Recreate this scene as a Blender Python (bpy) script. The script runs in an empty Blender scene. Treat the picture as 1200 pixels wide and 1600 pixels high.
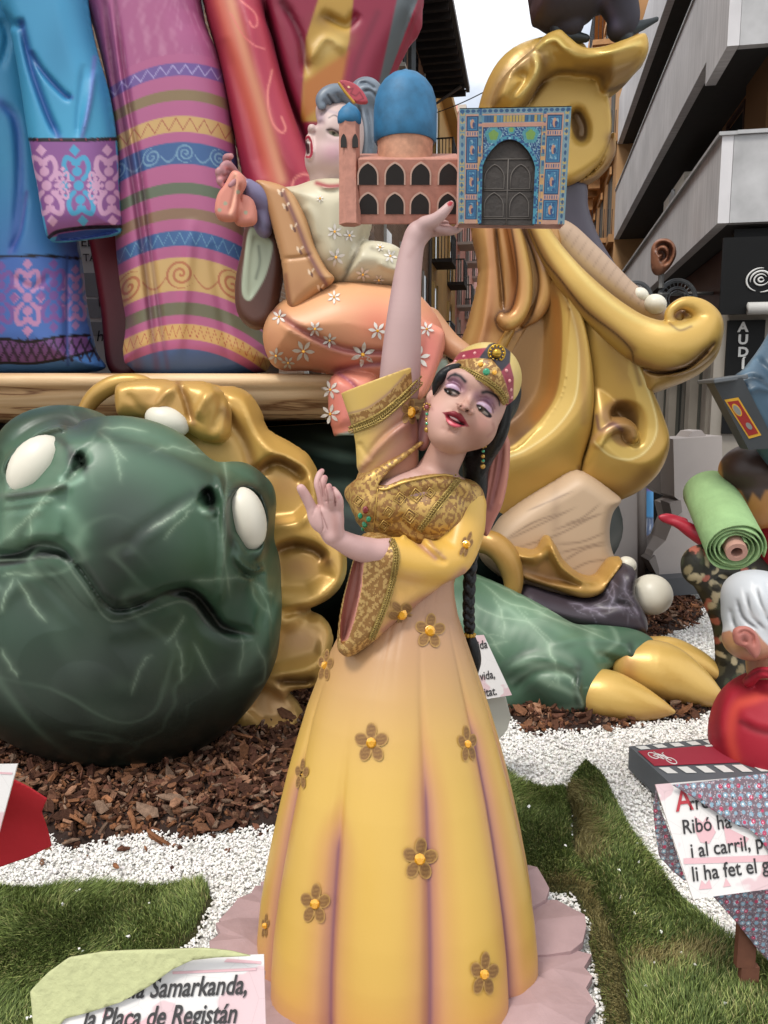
import bpy, math, random, os
import numpy as np
from mathutils import Vector, Matrix
random.seed(7); RNG = np.random.default_rng(11)
SC = bpy.context.scene
# ---------------------------------------------------------------- camera, world, sun, exposure
FPX = 1220.0; CAMH = 1.55; PITCH = math.radians(7.84)
cam_d = bpy.data.cameras.new('camera'); cam = bpy.data.objects.new('camera', cam_d); SC.collection.objects.link(cam)
cam.location = (0, 0, CAMH); cam.rotation_euler = (math.radians(90) - PITCH, 0, 0)
cam_d.sensor_fit = 'VERTICAL'; cam_d.sensor_height = 36; cam_d.lens = FPX / 1600 * 36
cam_d.clip_start = 0.05; cam_d.clip_end = 2000
SC.camera = cam
SUN_EL, SUN_AZ = math.radians(60), math.radians(-140)      # azimuth measured from +Y towards +X
world = bpy.data.worlds.new('World'); SC.world = world; world.use_nodes = True
nt = world.node_tree; nt.nodes.clear()
def wn(t): return nt.nodes.new(t)
wo = wn('ShaderNodeOutputWorld'); bg = wn('ShaderNodeBackground'); sky = wn('ShaderNodeTexSky')
sky.sky_type = 'NISHITA'; sky.sun_disc = False; sky.sun_elevation = SUN_EL; sky.sun_rotation = SUN_AZ
sky.air_density = 1.0; sky.dust_density = 2.0
tc = wn('ShaderNodeTexCoord'); nz = wn('ShaderNodeTexNoise'); nz.inputs['Scale'].default_value = 2.3
nz.inputs['Detail'].default_value = 7; nz.inputs['Roughness'].default_value = .55
mpg = wn('ShaderNodeMapping'); mpg.inputs['Location'].default_value = (6.7, 3.2, .9); mpg.inputs['Scale'].default_value = (1, 1, 1.6)
cr = wn('ShaderNodeValToRGB'); cr.color_ramp.elements[0].position = .40; cr.color_ramp.elements[1].position = .50; cr.color_ramp.elements[0].color = (.5, .5, .5, 1)
mx = wn('ShaderNodeMix'); mx.data_type = 'RGBA'
nz2_ = wn('ShaderNodeTexNoise'); nz2_.inputs['Scale'].default_value = 4.5; nz2_.inputs['Detail'].default_value = 6; cr2 = wn('ShaderNodeValToRGB')   # cloud brightness, in the sky's own units
cr2.color_ramp.elements[0].position = .35; cr2.color_ramp.elements[0].color = (7.2, 7.5, 7.9, 1); cr2.color_ramp.elements[1].position = .62; cr2.color_ramp.elements[1].color = (11.2, 11.3, 11.4, 1)
nt.links.new(mpg.outputs[0], nz2_.inputs['Vector']); nt.links.new(nz2_.outputs['Fac'], cr2.inputs['Fac']); nt.links.new(cr2.outputs['Color'], mx.inputs['B'])
nt.links.new(tc.outputs['Generated'], mpg.inputs['Vector'])
nt.links.new(mpg.outputs[0], nz.inputs['Vector'])
nt.links.new(nz.outputs['Fac'], cr.inputs['Fac']); nt.links.new(cr.outputs['Color'], mx.inputs['Factor'])
nt.links.new(sky.outputs['Color'], mx.inputs['A']); nt.links.new(mx.outputs['Result'], bg.inputs['Color'])
bg.inputs['Strength'].default_value = 0.13; nt.links.new(bg.outputs[0], wo.inputs['Surface'])
sd = bpy.data.lights.new('sun', 'SUN'); sun = bpy.data.objects.new('sun', sd); SC.collection.objects.link(sun)
sd.energy = 2.1; sd.angle = math.radians(14); sd.color = (1, .95, .87)
_sv = Vector((math.sin(SUN_AZ) * math.cos(SUN_EL), math.cos(SUN_AZ) * math.cos(SUN_EL), math.sin(SUN_EL)))
sun.rotation_euler = (-_sv).to_track_quat('-Z', 'Y').to_euler()
SC.view_settings.view_transform = 'Standard'; SC.view_settings.look = 'None'
SC.view_settings.exposure = 0.18; SC.view_settings.gamma = 1; SC.view_settings.use_curve_mapping = False
SC.render.engine = 'CYCLES'; SC.cycles.max_bounces = 5; SC.cycles.diffuse_bounces = 3; SC.cycles.glossy_bounces = 2
SC.cycles.caustics_reflective = False; SC.cycles.caustics_refractive = False

# ---------------------------------------------------------------- geometry of the view: turns an image pixel into a place on its camera ray
cp, sp_ = math.cos(PITCH), math.sin(PITCH)
def ray(px, py):
    a = (px - 600) / FPX; b = -(py - 800) / FPX
    return np.array([a, cp + b * sp_, -sp_ + b * cp])
def P(px, py, Y):
    r = ray(px, py); return np.array([0, 0, CAMH]) + r * (Y / r[1])
def G(px, py, z=0.0):
    r = ray(px, py); return np.array([0, 0, CAMH]) + r * ((z - CAMH) / r[2])
def PS(pts, Y): return np.array([P(a[0], a[1], a[2] if len(a) > 2 else Y) for a in pts])
def proj(V):
    V = np.asarray(V, float); x = V[:, 0]; y = V[:, 1]; z = V[:, 2] - CAMH
    f = np.maximum(y * cp - z * sp_, .01); u = y * sp_ + z * cp
    return np.stack([600 + FPX * x / f, 800 - FPX * u / f], 1)
def mpp(Y): return Y / (FPX * cp)         # metres per photo pixel near the horizon at distance Y

# street frame: s along the street, t to its right
YAW = math.atan((823 - 600) / FPX); SD = np.array([math.sin(YAW), math.cos(YAW), 0]); TD = np.array([math.cos(YAW), -math.sin(YAW), 0])
def ST(s, t, z): return SD * s + TD * t + np.array([0, 0, z])
def on_t(px, py, t):
    r = ray(px, py); k = t / r.dot(TD); return np.array([0, 0, CAMH]) + r * k
def on_s(px, py, s):
    r = ray(px, py); k = s / r.dot(SD); return np.array([0, 0, CAMH]) + r * k
def stz(v): return np.array([v.dot(SD), v.dot(TD), v[2]])

# ---------------------------------------------------------------- colours and materials
def L(h):
    h = h.lstrip('#'); c = np.array([int(h[i:i + 2], 16) / 255 for i in (0, 2, 4)])
    return np.where(c <= .04045, c / 12.92, ((c + .055) / 1.055) ** 2.4)
MATS = {}
def mat(name, color='#808080', rough=.5, metal=0.0, noise=0.0, nscale=8, bump=0.0, bscale=60, coat=0.0, attr=False, spec=.5, emit=None, trans=0, detail=4, bdist=.01):
    if name in MATS: return MATS[name]
    m = bpy.data.materials.new(name); m.use_nodes = True; n = m.node_tree.nodes; l = m.node_tree.links
    b = n['Principled BSDF']; b.inputs['Roughness'].default_value = rough; b.inputs['Metallic'].default_value = metal
    b.inputs['Specular IOR Level'].default_value = spec; b.inputs['Coat Weight'].default_value = coat; b.inputs['Coat Roughness'].default_value = .25
    col = None
    if attr:
        a = n.new('ShaderNodeAttribute'); a.attribute_name = 'Col'; col = a.outputs['Color']
    else:
        c = L(color) if isinstance(color, str) else color
        rgb = n.new('ShaderNodeRGB'); rgb.outputs[0].default_value = (*c, 1); col = rgb.outputs[0]
    tcn = n.new('ShaderNodeTexCoord')
    if noise:
        t = n.new('ShaderNodeTexNoise'); t.inputs['Scale'].default_value = nscale; t.inputs['Detail'].default_value = detail + 2
        l.new(tcn.outputs['Object'], t.inputs['Vector'])
        mr = n.new('ShaderNodeMapRange'); mr.inputs['From Min'].default_value = .25; mr.inputs['From Max'].default_value = .75
        mr.inputs['To Min'].default_value = 1 - noise; mr.inputs['To Max'].default_value = 1 + noise
        l.new(t.outputs['Fac'], mr.inputs['Value'])
        v = n.new('ShaderNodeVectorMath'); v.operation = 'SCALE'; l.new(col, v.inputs[0]); l.new(mr.outputs[0], v.inputs['Scale']); col = v.outputs[0]
    l.new(col, b.inputs['Base Color'])
    if bump:
        t = n.new('ShaderNodeTexNoise'); t.inputs['Scale'].default_value = bscale; t.inputs['Detail'].default_value = detail
        l.new(tcn.outputs['Object'], t.inputs['Vector'])
        bp = n.new('ShaderNodeBump'); bp.inputs['Strength'].default_value = bump; bp.inputs['Distance'].default_value = bdist
        l.new(t.outputs['Fac'], bp.inputs['Height']); l.new(bp.outputs[0], b.inputs['Normal'])
    if trans: b.inputs['Transmission Weight'].default_value = trans
    MATS[name] = m; return m

# ---------------------------------------------------------------- objects
ORG = {}
def tag(o, label=None, cat=None, group=None, kind=None):
    for k, v in (('label', label), ('category', cat), ('group', group), ('kind', kind)):
        if v: o[k] = v
    return o
def thing(name, label, cat, loc=(0, 0, 0), group=None):
    o = bpy.data.objects.new(name, None); SC.collection.objects.link(o); o.empty_display_size = .1
    o.location = loc; ORG[o.name] = np.array(loc, float); return tag(o, label, cat, group)
def mk(name, V, F, m, parent=None, smooth=True, col=None, org=None, auto=None):
    """one mesh object; F is an (n,k) array or a list of tuples"""
    V = np.asarray(V, np.float64).reshape(-1, 3)
    if parent is not None: o0 = ORG[parent.name]
    elif org is not None: o0 = np.asarray(org, float)
    else: o0 = np.zeros(3)
    me = bpy.data.meshes.new(name); me.vertices.add(len(V)); me.vertices.foreach_set('co', (V - o0).astype(np.float32).ravel())
    if isinstance(F, np.ndarray):
        k = F.shape[1]; fl = F.astype(np.int32).ravel(); tot = np.full(len(F), k, np.int32)
    else:
        tot = np.array([len(f) for f in F], np.int32); fl = np.array([i for f in F for i in f], np.int32)
    st = np.concatenate([[0], np.cumsum(tot)[:-1]]).astype(np.int32)
    me.loops.add(len(fl)); me.loops.foreach_set('vertex_index', fl)
    me.polygons.add(len(tot)); me.polygons.foreach_set('loop_start', st); me.polygons.foreach_set('loop_total', tot)
    me.polygons.foreach_set('use_smooth', np.full(len(tot), bool(smooth)))
    me.update(calc_edges=True)
    if auto: me.set_sharp_from_angle(angle=math.radians(auto))
    if col is not None:
        ca = me.color_attributes.new('Col', 'FLOAT_COLOR', 'POINT'); c4 = np.ones((len(V), 4), np.float32)
        c4[:, :3] = np.clip(np.asarray(col), 0, 1); ca.data.foreach_set('color', c4.ravel())
    me.materials.append(m)
    o = bpy.data.objects.new(name, me); SC.collection.objects.link(o)
    if parent is not None: o.parent = parent
    else: o.location = tuple(o0)
    ORG[o.name] = o0; return o
def struct(name, *a, **k):
    o = mk(name, *a, **k); o['kind'] = 'structure'; return o

class MB:
    """collects simple solids; build() links them as one mesh"""
    def __init__(s): s.V = []; s.F = []; s.n = 0; s.C = []
    def add(s, V, F, c=None):
        V = np.asarray(V, float).reshape(-1, 3); s.V.append(V); s.F += [tuple(i + s.n for i in f) for f in F]; s.n += len(V)
        if c is not None: s.C.append(np.tile(np.asarray(c, float), (len(V), 1)) if np.ndim(c) == 1 else c)
        return s
    def box(s, c, d, R=None, bev=0, col=None):
        d = np.array(d) / 2.
        if bev:
            V = []
            for sx in (-1, 1):
                for sy in (-1, 1):
                    for sz in (-1, 1):
                        q = np.array([sx, sy, sz]) * d
                        for a in range(3):
                            w = q.copy()
                            for bb in range(3):
                                if bb != a: w[bb] -= np.sign(w[bb]) * bev
                            V.append(w)
            V = np.array(V)
            def ix(sx, sy, sz, a): return ((sx * 2 + sy) * 2 + sz) * 3 + a
            F = []
            for a in range(3):
                b_, c_ = [(1, 2), (2, 0), (0, 1)][a]
                for sa in (0, 1):
                    q = []
                    for (u, v) in ((0, 0), (1, 0), (1, 1), (0, 1)):
                        k = [0, 0, 0]; k[a] = sa; k[b_] = u; k[c_] = v; q.append(ix(*k, a))
                    F.append(tuple(q if sa else q[::-1]))
                for u in (0, 1):
                    for v in (0, 1):
                        k0 = [0, 0, 0]; k0[b_] = u; k0[c_] = v; k1 = k0[:]; k1[a] = 1
                        q = [ix(*k0, b_), ix(*k1, b_), ix(*k1, c_), ix(*k0, c_)]
                        F.append(tuple(q if (u ^ v) == 0 else q[::-1]) if True else None)
            for sx in (0, 1):
                for sy in (0, 1):
                    for sz in (0, 1):
                        q = [ix(sx, sy, sz, 0), ix(sx, sy, sz, 1), ix(sx, sy, sz, 2)]
                        F.append(tuple(q if (sx + sy + sz) % 2 else q[::-1]))
        else:
            V = np.array([[x, y, z] for x in (-1, 1) for y in (-1, 1) for z in (-1, 1)]) * d
            F = [(0, 1, 3, 2), (4, 6, 7, 5), (0, 4, 5, 1), (2, 3, 7, 6), (0, 2, 6, 4), (1, 5, 7, 3)]
        if R is not None: V = V @ np.asarray(R, float).T
        return s.add(V + np.asarray(c, float), F, col)
    def prism(s, poly, ext, col=None):
        """poly: planar 3D ring, extruded by vector ext"""
        A = np.asarray(poly, float); n = len(A); B = A + np.asarray(ext, float)
        F = [tuple(range(n))[::-1], tuple(range(n, 2 * n))] + [(i, (i + 1) % n, n + (i + 1) % n, n + i) for i in range(n)]
        nrm = np.zeros(3)
        for i in range(n): nrm += np.cross(A[i], A[(i + 1) % n])
        if nrm.dot(np.asarray(ext, float)) < 0: F = [f[::-1] for f in F]
        return s.add(np.concatenate([A, B]), F, col)
    def tube(s, pts, r, n=8, closed=False, caps=True, col=None, flat=1.0, nrm=None):
        V, F = sweep(pts, r, n, closed, caps, flat, nrm); return s.add(V, F, col)
    def lathe(s, c, prof, n=24, R=None, col=None):
        V, F = lathe(prof, n)
        if R is not None: V = V @ np.asarray(R, float).T
        return s.add(V + np.asarray(c, float), F, col)
    def build(s, name, m, parent=None, smooth=False, auto=None, **k):
        return mk(name, np.concatenate(s.V), s.F, m, parent, smooth=smooth or bool(auto), auto=auto, col=np.concatenate(s.C) if s.C else None, **k)

def spline(pts, n=8, closed=False):
    """Catmull-Rom through pts of any dimension"""
    A = np.asarray(pts, float); m = len(A)
    if m < 3 and not closed: return np.array([A[0] + (A[-1] - A[0]) * t for t in np.linspace(0, 1, n + 1)])
    out = []
    rng = range(m) if closed else range(m - 1)
    for i in rng:
        if closed: p0, p1, p2, p3 = A[(i - 1) % m], A[i], A[(i + 1) % m], A[(i + 2) % m]
        else: p0, p1, p2, p3 = (A[i - 1] if i > 0 else 2 * A[0] - A[1]), A[i], A[i + 1], (A[i + 2] if i + 2 < m else 2 * A[-1] - A[-2])
        for k in range(n):
            t = k / n; out.append(.5 * (2 * p1 + (p2 - p0) * t + (2 * p0 - 5 * p1 + 4 * p2 - p3) * t * t + (3 * p1 - p0 - 3 * p2 + p3) * t ** 3))
    if not closed: out.append(A[-1])
    return np.array(out)
def sweep(pts, r, n=8, closed=False, caps=True, flat=1.0, nrm=None):
    A = np.asarray(pts, float); m = len(A); r = np.broadcast_to(np.asarray(r, float), (m,))
    T = np.zeros_like(A)
    for i in range(m):
        a = A[(i - 1) % m] if (closed or i > 0) else A[i]; b = A[(i + 1) % m] if (closed or i < m - 1) else A[i]
        T[i] = (b - a) / max(np.linalg.norm(b - a), 1e-9)
    u = np.cross(T[0], [0, 0, 1.]) if nrm is None else np.asarray(nrm, float)
    if np.linalg.norm(u) < 1e-3: u = np.cross(T[0], [1., 0, 0])
    V = []
    for i in range(m):
        u = u - T[i] * u.dot(T[i]); u /= max(np.linalg.norm(u), 1e-9); v = np.cross(T[i], u)
        for k in range(n):
            a = 2 * math.pi * k / n; V.append(A[i] + r[i] * (math.cos(a) * u * flat + math.sin(a) * v))
    F = []
    for i in range(m if closed else m - 1):
        j = (i + 1) % m
        for k in range(n):
            F.append((i * n + k, i * n + (k + 1) % n, j * n + (k + 1) % n, j * n + k))
    if caps and not closed:
        F.append(tuple(range(n))[::-1]); F.append(tuple((m - 1) * n + k for k in range(n)))
    return np.array(V), F
def lathe(prof, n=24):
    V = []; F = []; m = len(prof)
    for (r, z) in prof:
        for k in range(n):
            a = 2 * math.pi * k / n; V.append((max(r, 1e-4) * math.cos(a), max(r, 1e-4) * math.sin(a), z))
    for i in range(m - 1):
        for k in range(n): F.append((i * n + k, i * n + (k + 1) % n, (i + 1) * n + (k + 1) % n, (i + 1) * n + k))
    F.append(tuple(range(n))[::-1]); F.append(tuple((m - 1) * n + k for k in range(n)))
    return np.array(V), F
def rotm(ax, deg):
    return np.array(Matrix.Rotation(math.radians(deg), 3, ax))
def frame(up=(0, 0, 1), fwd=(0, -1, 0)):
    """columns: right, up, forward"""
    f = np.asarray(fwd, float); f /= np.linalg.norm(f); u = np.asarray(up, float); u = u - f * u.dot(f); u /= np.linalg.norm(u)
    return np.stack([np.cross(u, f), u, f], 1)
def ellipsoid(c, r, R=None, n=24, m=14):
    V = []; F = []
    for i in range(m + 1):
        a = math.pi * i / m
        for k in range(n): b = 2 * math.pi * k / n; V.append((math.sin(a) * math.cos(b), math.sin(a) * math.sin(b), math.cos(a)))
    for i in range(m):
        for k in range(n): F.append((i * n + k, (i + 1) * n + k, (i + 1) * n + (k + 1) % n, i * n + (k + 1) % n))
    V = np.array(V) * np.asarray(r, float)
    if R is not None: V = V @ np.asarray(R, float).T
    return V + np.asarray(c, float), np.array(F)

# ---------------------------------------------------------------- 2-D distances
def dpoly(Q, pts, closed=False, cut=1e9):
    """distance of points Q (n,2) to a polyline, and the running parameter 0..1 along it"""
    A = np.asarray(pts, float)[:, :2]
    if closed: A = np.vstack([A, A[:1]])
    D = np.full(len(Q), cut, np.float32); T = np.zeros(len(Q), np.float32); m = len(A) - 1
    for i in range(m):
        a, b = A[i], A[i + 1]; e = b - a; l2 = e.dot(e) + 1e-12
        t = np.clip(((Q - a) @ e) / l2, 0, 1); d = np.hypot(Q[:, 0] - a[0] - t * e[0], Q[:, 1] - a[1] - t * e[1])
        w = d < D; D[w] = d[w]; T[w] = (i + t[w]) / m
    return D, T
def inside(Q, pts):
    A = np.asarray(pts, float)[:, :2]; r = np.zeros(len(Q), bool); j = len(A) - 1
    for i in range(len(A)):
        xi, yi = A[i]; xj, yj = A[j]
        c = ((yi > Q[:, 1]) != (yj > Q[:, 1])) & (Q[:, 0] < (xj - xi) * (Q[:, 1] - yi) / (yj - yi + 1e-12) + xi)
        r ^= c; j = i
    return r
def sdpoly(Q, pts):
    d, _ = dpoly(Q, pts, True); return np.where(inside(Q, pts), -d, d)
def sstep(a, b, x):
    t = np.clip((x - a) / (b - a), 0, 1); return t * t * (3 - 2 * t)

# ---------------------------------------------------------------- clay: a distance field meshed by surface nets
class Field:
    def __init__(s, lo, hi, h):
        s.h = h; s.lo = np.asarray(lo, float); n = np.ceil((np.asarray(hi, float) - s.lo) / h).astype(int) + 1
        s.ax = [(s.lo[i] + h * np.arange(n[i])).astype(np.float32) for i in range(3)]; s.D = np.full(n, 9., np.float32)
    def sl(s, lo, hi):
        a = np.clip(np.floor((np.asarray(lo) - s.lo) / s.h).astype(int), 0, s.D.shape); b = np.clip(np.ceil((np.asarray(hi) - s.lo) / s.h).astype(int) + 1, 0, s.D.shape)
        return tuple(slice(a[i], max(a[i], b[i])) for i in range(3))
    def g(s, sl): return s.ax[0][sl[0]][:, None, None], s.ax[1][sl[1]][None, :, None], s.ax[2][sl[2]][None, None, :]
    def blend(s, sl, d, k=0, mode='u'):
        a = s.D[sl]
        if a.size == 0: return
        if mode == 'u':
            if k <= 0: s.D[sl] = np.minimum(a, d)
            else:
                h = np.clip(.5 + .5 * (a - d) / k, 0, 1); s.D[sl] = d * h + a * (1 - h) - k * h * (1 - h)
        elif mode == 's':
            if k <= 0: s.D[sl] = np.maximum(a, -d)
            else:
                h = np.clip(.5 - .5 * (a + d) / k, 0, 1); s.D[sl] = -d * h + a * (1 - h) + k * h * (1 - h)
        elif mode == 'i': s.D[sl] = np.maximum(a, d)
    def ell(s, c, r, k=.02, R=None, mode='u'):
        c = np.asarray(c, float); r = np.broadcast_to(np.asarray(r, float), (3,)); ext = r if R is None else np.abs(np.asarray(R)) @ r
        pad = abs(k) + 2 * s.h; sl = s.sl(c - ext - pad, c + ext + pad); x, y, z = s.g(sl); x = x - c[0]; y = y - c[1]; z = z - c[2]
        if R is not None:
            R = np.asarray(R, float); x, y, z = (R[0, i] * x + R[1, i] * y + R[2, i] * z for i in range(3))
        k0 = np.sqrt((x / r[0]) ** 2 + (y / r[1]) ** 2 + (z / r[2]) ** 2); k1 = np.sqrt((x / r[0] ** 2) ** 2 + (y / r[1] ** 2) ** 2 + (z / r[2] ** 2) ** 2) + 1e-6
        s.blend(sl, (k0 * (k0 - 1) / k1).astype(np.float32), k, mode); return s
    def box(s, c, hd, R=None, rnd=.01, k=.0, mode='u'):
        c = np.asarray(c, float); hd = np.asarray(hd, float); ext = hd if R is None else np.abs(np.asarray(R)) @ hd
        pad = k + 2 * s.h; sl = s.sl(c - ext - pad, c + ext + pad); x, y, z = s.g(sl); x = x - c[0]; y = y - c[1]; z = z - c[2]
        if R is not None:
            R = np.asarray(R, float); x, y, z = (R[0, i] * x + R[1, i] * y + R[2, i] * z for i in range(3))
        q = [np.abs(v) - hd[i] + rnd for i, v in enumerate((x, y, z))]
        d = np.sqrt(np.maximum(q[0], 0) ** 2 + np.maximum(q[1], 0) ** 2 + np.maximum(q[2], 0) ** 2) + np.minimum(np.maximum(np.maximum(q[0], q[1]), q[2]), 0) - rnd
        s.blend(sl, d.astype(np.float32), k, mode); return s
    def tube(s, pts, k=.02, n=6, fy=1.0, mode='u', raw=False):
        """pts (x,y,z,r): a tube of changing radius; fy < 1 flattens it front to back"""
        A = np.asarray(pts, float) if raw else spline(pts, n); pad = abs(k) + 2 * s.h; rm = A[:, 3]
        lo = (A[:, :3] - rm[:, None]).min(0) - pad; hi = (A[:, :3] + rm[:, None]).max(0) + pad; SL = s.sl(lo, hi)
        T = np.full([q.stop - q.start for q in SL], 9., np.float32)
        if T.size == 0: return s
        for i in range(len(A) - 1):
            a, b = A[i], A[i + 1]; r = max(a[3], b[3]) + pad
            sl = s.sl(np.maximum(np.minimum(a, b)[:3] - r, lo), np.minimum(np.maximum(a, b)[:3] + r, hi)); x, y, z = s.g(sl)
            if x.size == 0 or y.size == 0 or z.size == 0: continue
            e = b[:3] - a[:3]; ey = e[1] / fy; l2 = e[0] ** 2 + ey ** 2 + e[2] ** 2 + 1e-12
            X, Y_, Z = x - a[0], (y - a[1]) / fy, z - a[2]
            t = np.clip((X * e[0] + Y_ * ey + Z * e[2]) / l2, 0, 1)
            d = np.sqrt((X - t * e[0]) ** 2 + (Y_ - t * ey) ** 2 + (Z - t * e[2]) ** 2) - (a[3] + t * (b[3] - a[3]))
            if fy < 1: d = d * (fy + 1) / 2
            ll = tuple(slice(sl[q].start - SL[q].start, sl[q].stop - SL[q].start) for q in range(3))
            np.minimum(T[ll], d, out=T[ll])
        s.blend(SL, T, k, mode); return s
    def pillow(s, outline, Y, T, Rr, k=.01, mode='u', n=6, smooth=True, back=None, tilt=(0, 0)):
        """a closed outline (photo px at distance Y) puffed to half-thickness T, edges rounded over Rr metres; tilt = dY/dx, dY/dz"""
        O = np.array(outline, float); O = spline(O, n, True) if smooth else O
        W = PS(O, Y)[:, [0, 2]]; c = W.mean(0); pad = k + 2 * s.h; lo = W.min(0) - pad; hi = W.max(0) + pad
        ym = abs(tilt[0]) * (hi[0] - lo[0]) / 2 + abs(tilt[1]) * (hi[1] - lo[1]) / 2 + T + pad
        sl = s.sl((lo[0], Y - ym - .02, lo[1]), (hi[0], Y + ym + (back or 0), hi[1])); x, y, z = s.g(sl)
        if min(x.size, y.size, z.size) == 0: return s
        gx, gz = np.meshgrid(x.ravel(), z.ravel(), indexing='ij'); Q = np.stack([gx.ravel(), gz.ravel()], 1)
        d2 = sdpoly(Q, W).reshape(gx.shape).astype(np.float32)
        yc = Y + tilt[0] * (gx - c[0]) + tilt[1] * (gz - c[1]); q = np.clip(-d2 / Rr, 0, 1); t = T * np.sqrt(np.clip(1 - (1 - q) ** 2, 0, 1))
        dy = y - yc[:, None, :]
        if back: dy = np.where(dy > 0, dy * (T / (T + back)), dy)
        dy = np.abs(dy); out = np.maximum(d2, 0)
        d = np.where((d2 < 0)[:, None, :], (dy - t[:, None, :]) * .8, np.sqrt(out[:, None, :] ** 2 + dy ** 2))
        s.blend(sl, d.astype(np.float32), k, mode); return s
    def carve(s, pts, w, amp, ymax=9e9, taper=True, curve=True, prof='g', ymin=-9e9, closed=False):
        """groove (amp > 0) or ridge (amp < 0) along a stroke given in photo px, w px wide, amp metres deep; nearer than ymax only"""
        A = np.asarray(pts, float)[:, :2]; A = spline(A, 6, closed) if curve else A
        near = np.argwhere(np.abs(s.D) < max(abs(amp) * 2.5, 3 * s.h)) if not hasattr(s, '_nb') else s._nb
        if not hasattr(s, '_nb'): s._nb = near; s._pp = None
        if s._pp is None:
            V = s.lo + near * s.h; s._pp = proj(V); s._y = V[:, 1]
        R = 2.6 * w; m = (s._pp[:, 0] > A[:, 0].min() - R) & (s._pp[:, 0] < A[:, 0].max() + R) & (s._pp[:, 1] > A[:, 1].min() - R) & (s._pp[:, 1] < A[:, 1].max() + R) & (s._y < ymax) & (s._y > ymin)
        I = near[m]
        if len(I) == 0: return s
        d, t = dpoly(s._pp[m], A, closed); f = np.exp(-(d / w) ** 2)
        if taper: f = f * np.clip(np.minimum(t, 1 - t) * 6, 0, 1) ** .7
        s.D[I[:, 0], I[:, 1], I[:, 2]] += (amp * f).astype(np.float32); return s
    def band(s, width=.06):
        """fix the shell of cells the carve strokes act on"""
        s._nb = np.argwhere(np.abs(s.D) < width); s._pp = None; return s
    def area(s, poly, amp, soft=8, ymax=9e9):
        """press in (amp > 0) or raise an area given in photo px, with a soft edge"""
        if s._pp is None: V = s.lo + s._nb * s.h; s._pp = proj(V); s._y = V[:, 1]
        A = np.asarray(poly, float); R = soft * 2; m = (s._pp[:, 0] > A[:, 0].min() - R) & (s._pp[:, 0] < A[:, 0].max() + R) & (s._pp[:, 1] > A[:, 1].min() - R) & (s._pp[:, 1] < A[:, 1].max() + R) & (s._y < ymax)
        I = s._nb[m]; f = sstep(soft, -soft, sdpoly(s._pp[m], A)); s.D[I[:, 0], I[:, 1], I[:, 2]] += (amp * f).astype(np.float32); return s
    def relief(s, outline, Y, hf, thick=.15, rnd=.03, k=.0, n=6, smooth=True):
        """a slab cut to an outline (photo px at distance Y) whose front is modelled by hf(px points) in metres towards the viewer"""
        O = np.array(outline, float); O = spline(O, n, True) if smooth else O; W = PS(O, Y)[:, [0, 2]]; pad = 3 * s.h; lo = W.min(0) - pad; hi = W.max(0) + pad
        sl = s.sl((lo[0], Y - .45, lo[1]), (hi[0], Y + thick + pad, hi[1])); x, y, z = s.g(sl); gx, gz = np.meshgrid(x.ravel(), z.ravel(), indexing='ij'); Q = np.stack([gx.ravel(), gz.ravel()], 1)
        d2 = sdpoly(Q, W).reshape(gx.shape); pq = proj(np.column_stack([Q[:, 0], np.full(len(Q), Y), Q[:, 1]])); H = hf(pq).reshape(gx.shape)
        q = np.clip(-d2 / rnd, 0, 1); H = H - rnd * (1 - np.sqrt(1 - (1 - q) ** 2)); d = np.maximum((Y - H)[:, None, :] - y, y - (Y + thick)) * .6; d = np.maximum(d, d2[:, None, :])
        s.blend(sl, d.astype(np.float32), k); return s
    def blur(s, n=1):
        D = s.D
        for _ in range(n):
            for a in range(3):
                E = D.copy(); sl0 = [slice(None)] * 3; sl1 = [slice(None)] * 3; slm = [slice(None)] * 3
                sl0[a] = slice(0, -2); sl1[a] = slice(2, None); slm[a] = slice(1, -1)
                E[tuple(slm)] = .25 * D[tuple(sl0)] + .5 * D[tuple(slm)] + .25 * D[tuple(sl1)]; D = E
        s.D = D; return s
    def mesh(s, sm=0):
        D = s.D; D[0] = 9; D[-1] = 9; D[:, 0] = 9; D[:, -1] = 9; D[:, :, 0] = 9; D[:, :, -1] = 9
        I = (D < 0); c = np.zeros([n - 1 for n in D.shape], np.uint8)
        for i in (0, 1):
            for j in (0, 1):
                for k in (0, 1): c += I[i:I.shape[0] - 1 + i, j:I.shape[1] - 1 + j, k:I.shape[2] - 1 + k]
        A = np.argwhere((c > 0) & (c < 8)); N = len(A); idx = np.full(c.shape, -1, np.int32); idx[A[:, 0], A[:, 1], A[:, 2]] = np.arange(N)
        S = np.zeros((N, 3)); n_ = np.zeros(N)
        cor = [(i, j, k) for i in (0, 1) for j in (0, 1) for k in (0, 1)]; val = {q: D[A[:, 0] + q[0], A[:, 1] + q[1], A[:, 2] + q[2]] for q in cor}
        for q in cor:
            for a in range(3):
                if q[a] == 0:
                    r = list(q); r[a] = 1; r = tuple(r); va, vb = val[q], val[r]; m = (va < 0) != (vb < 0)
                    t = va[m] / (va[m] - vb[m]); pt = np.tile(np.array(q, float), (m.sum(), 1)); pt[:, a] += t; S[m] += pt; n_[m] += 1
        V = s.lo + (A + S / n_[:, None]) * s.h; FF = []
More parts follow.
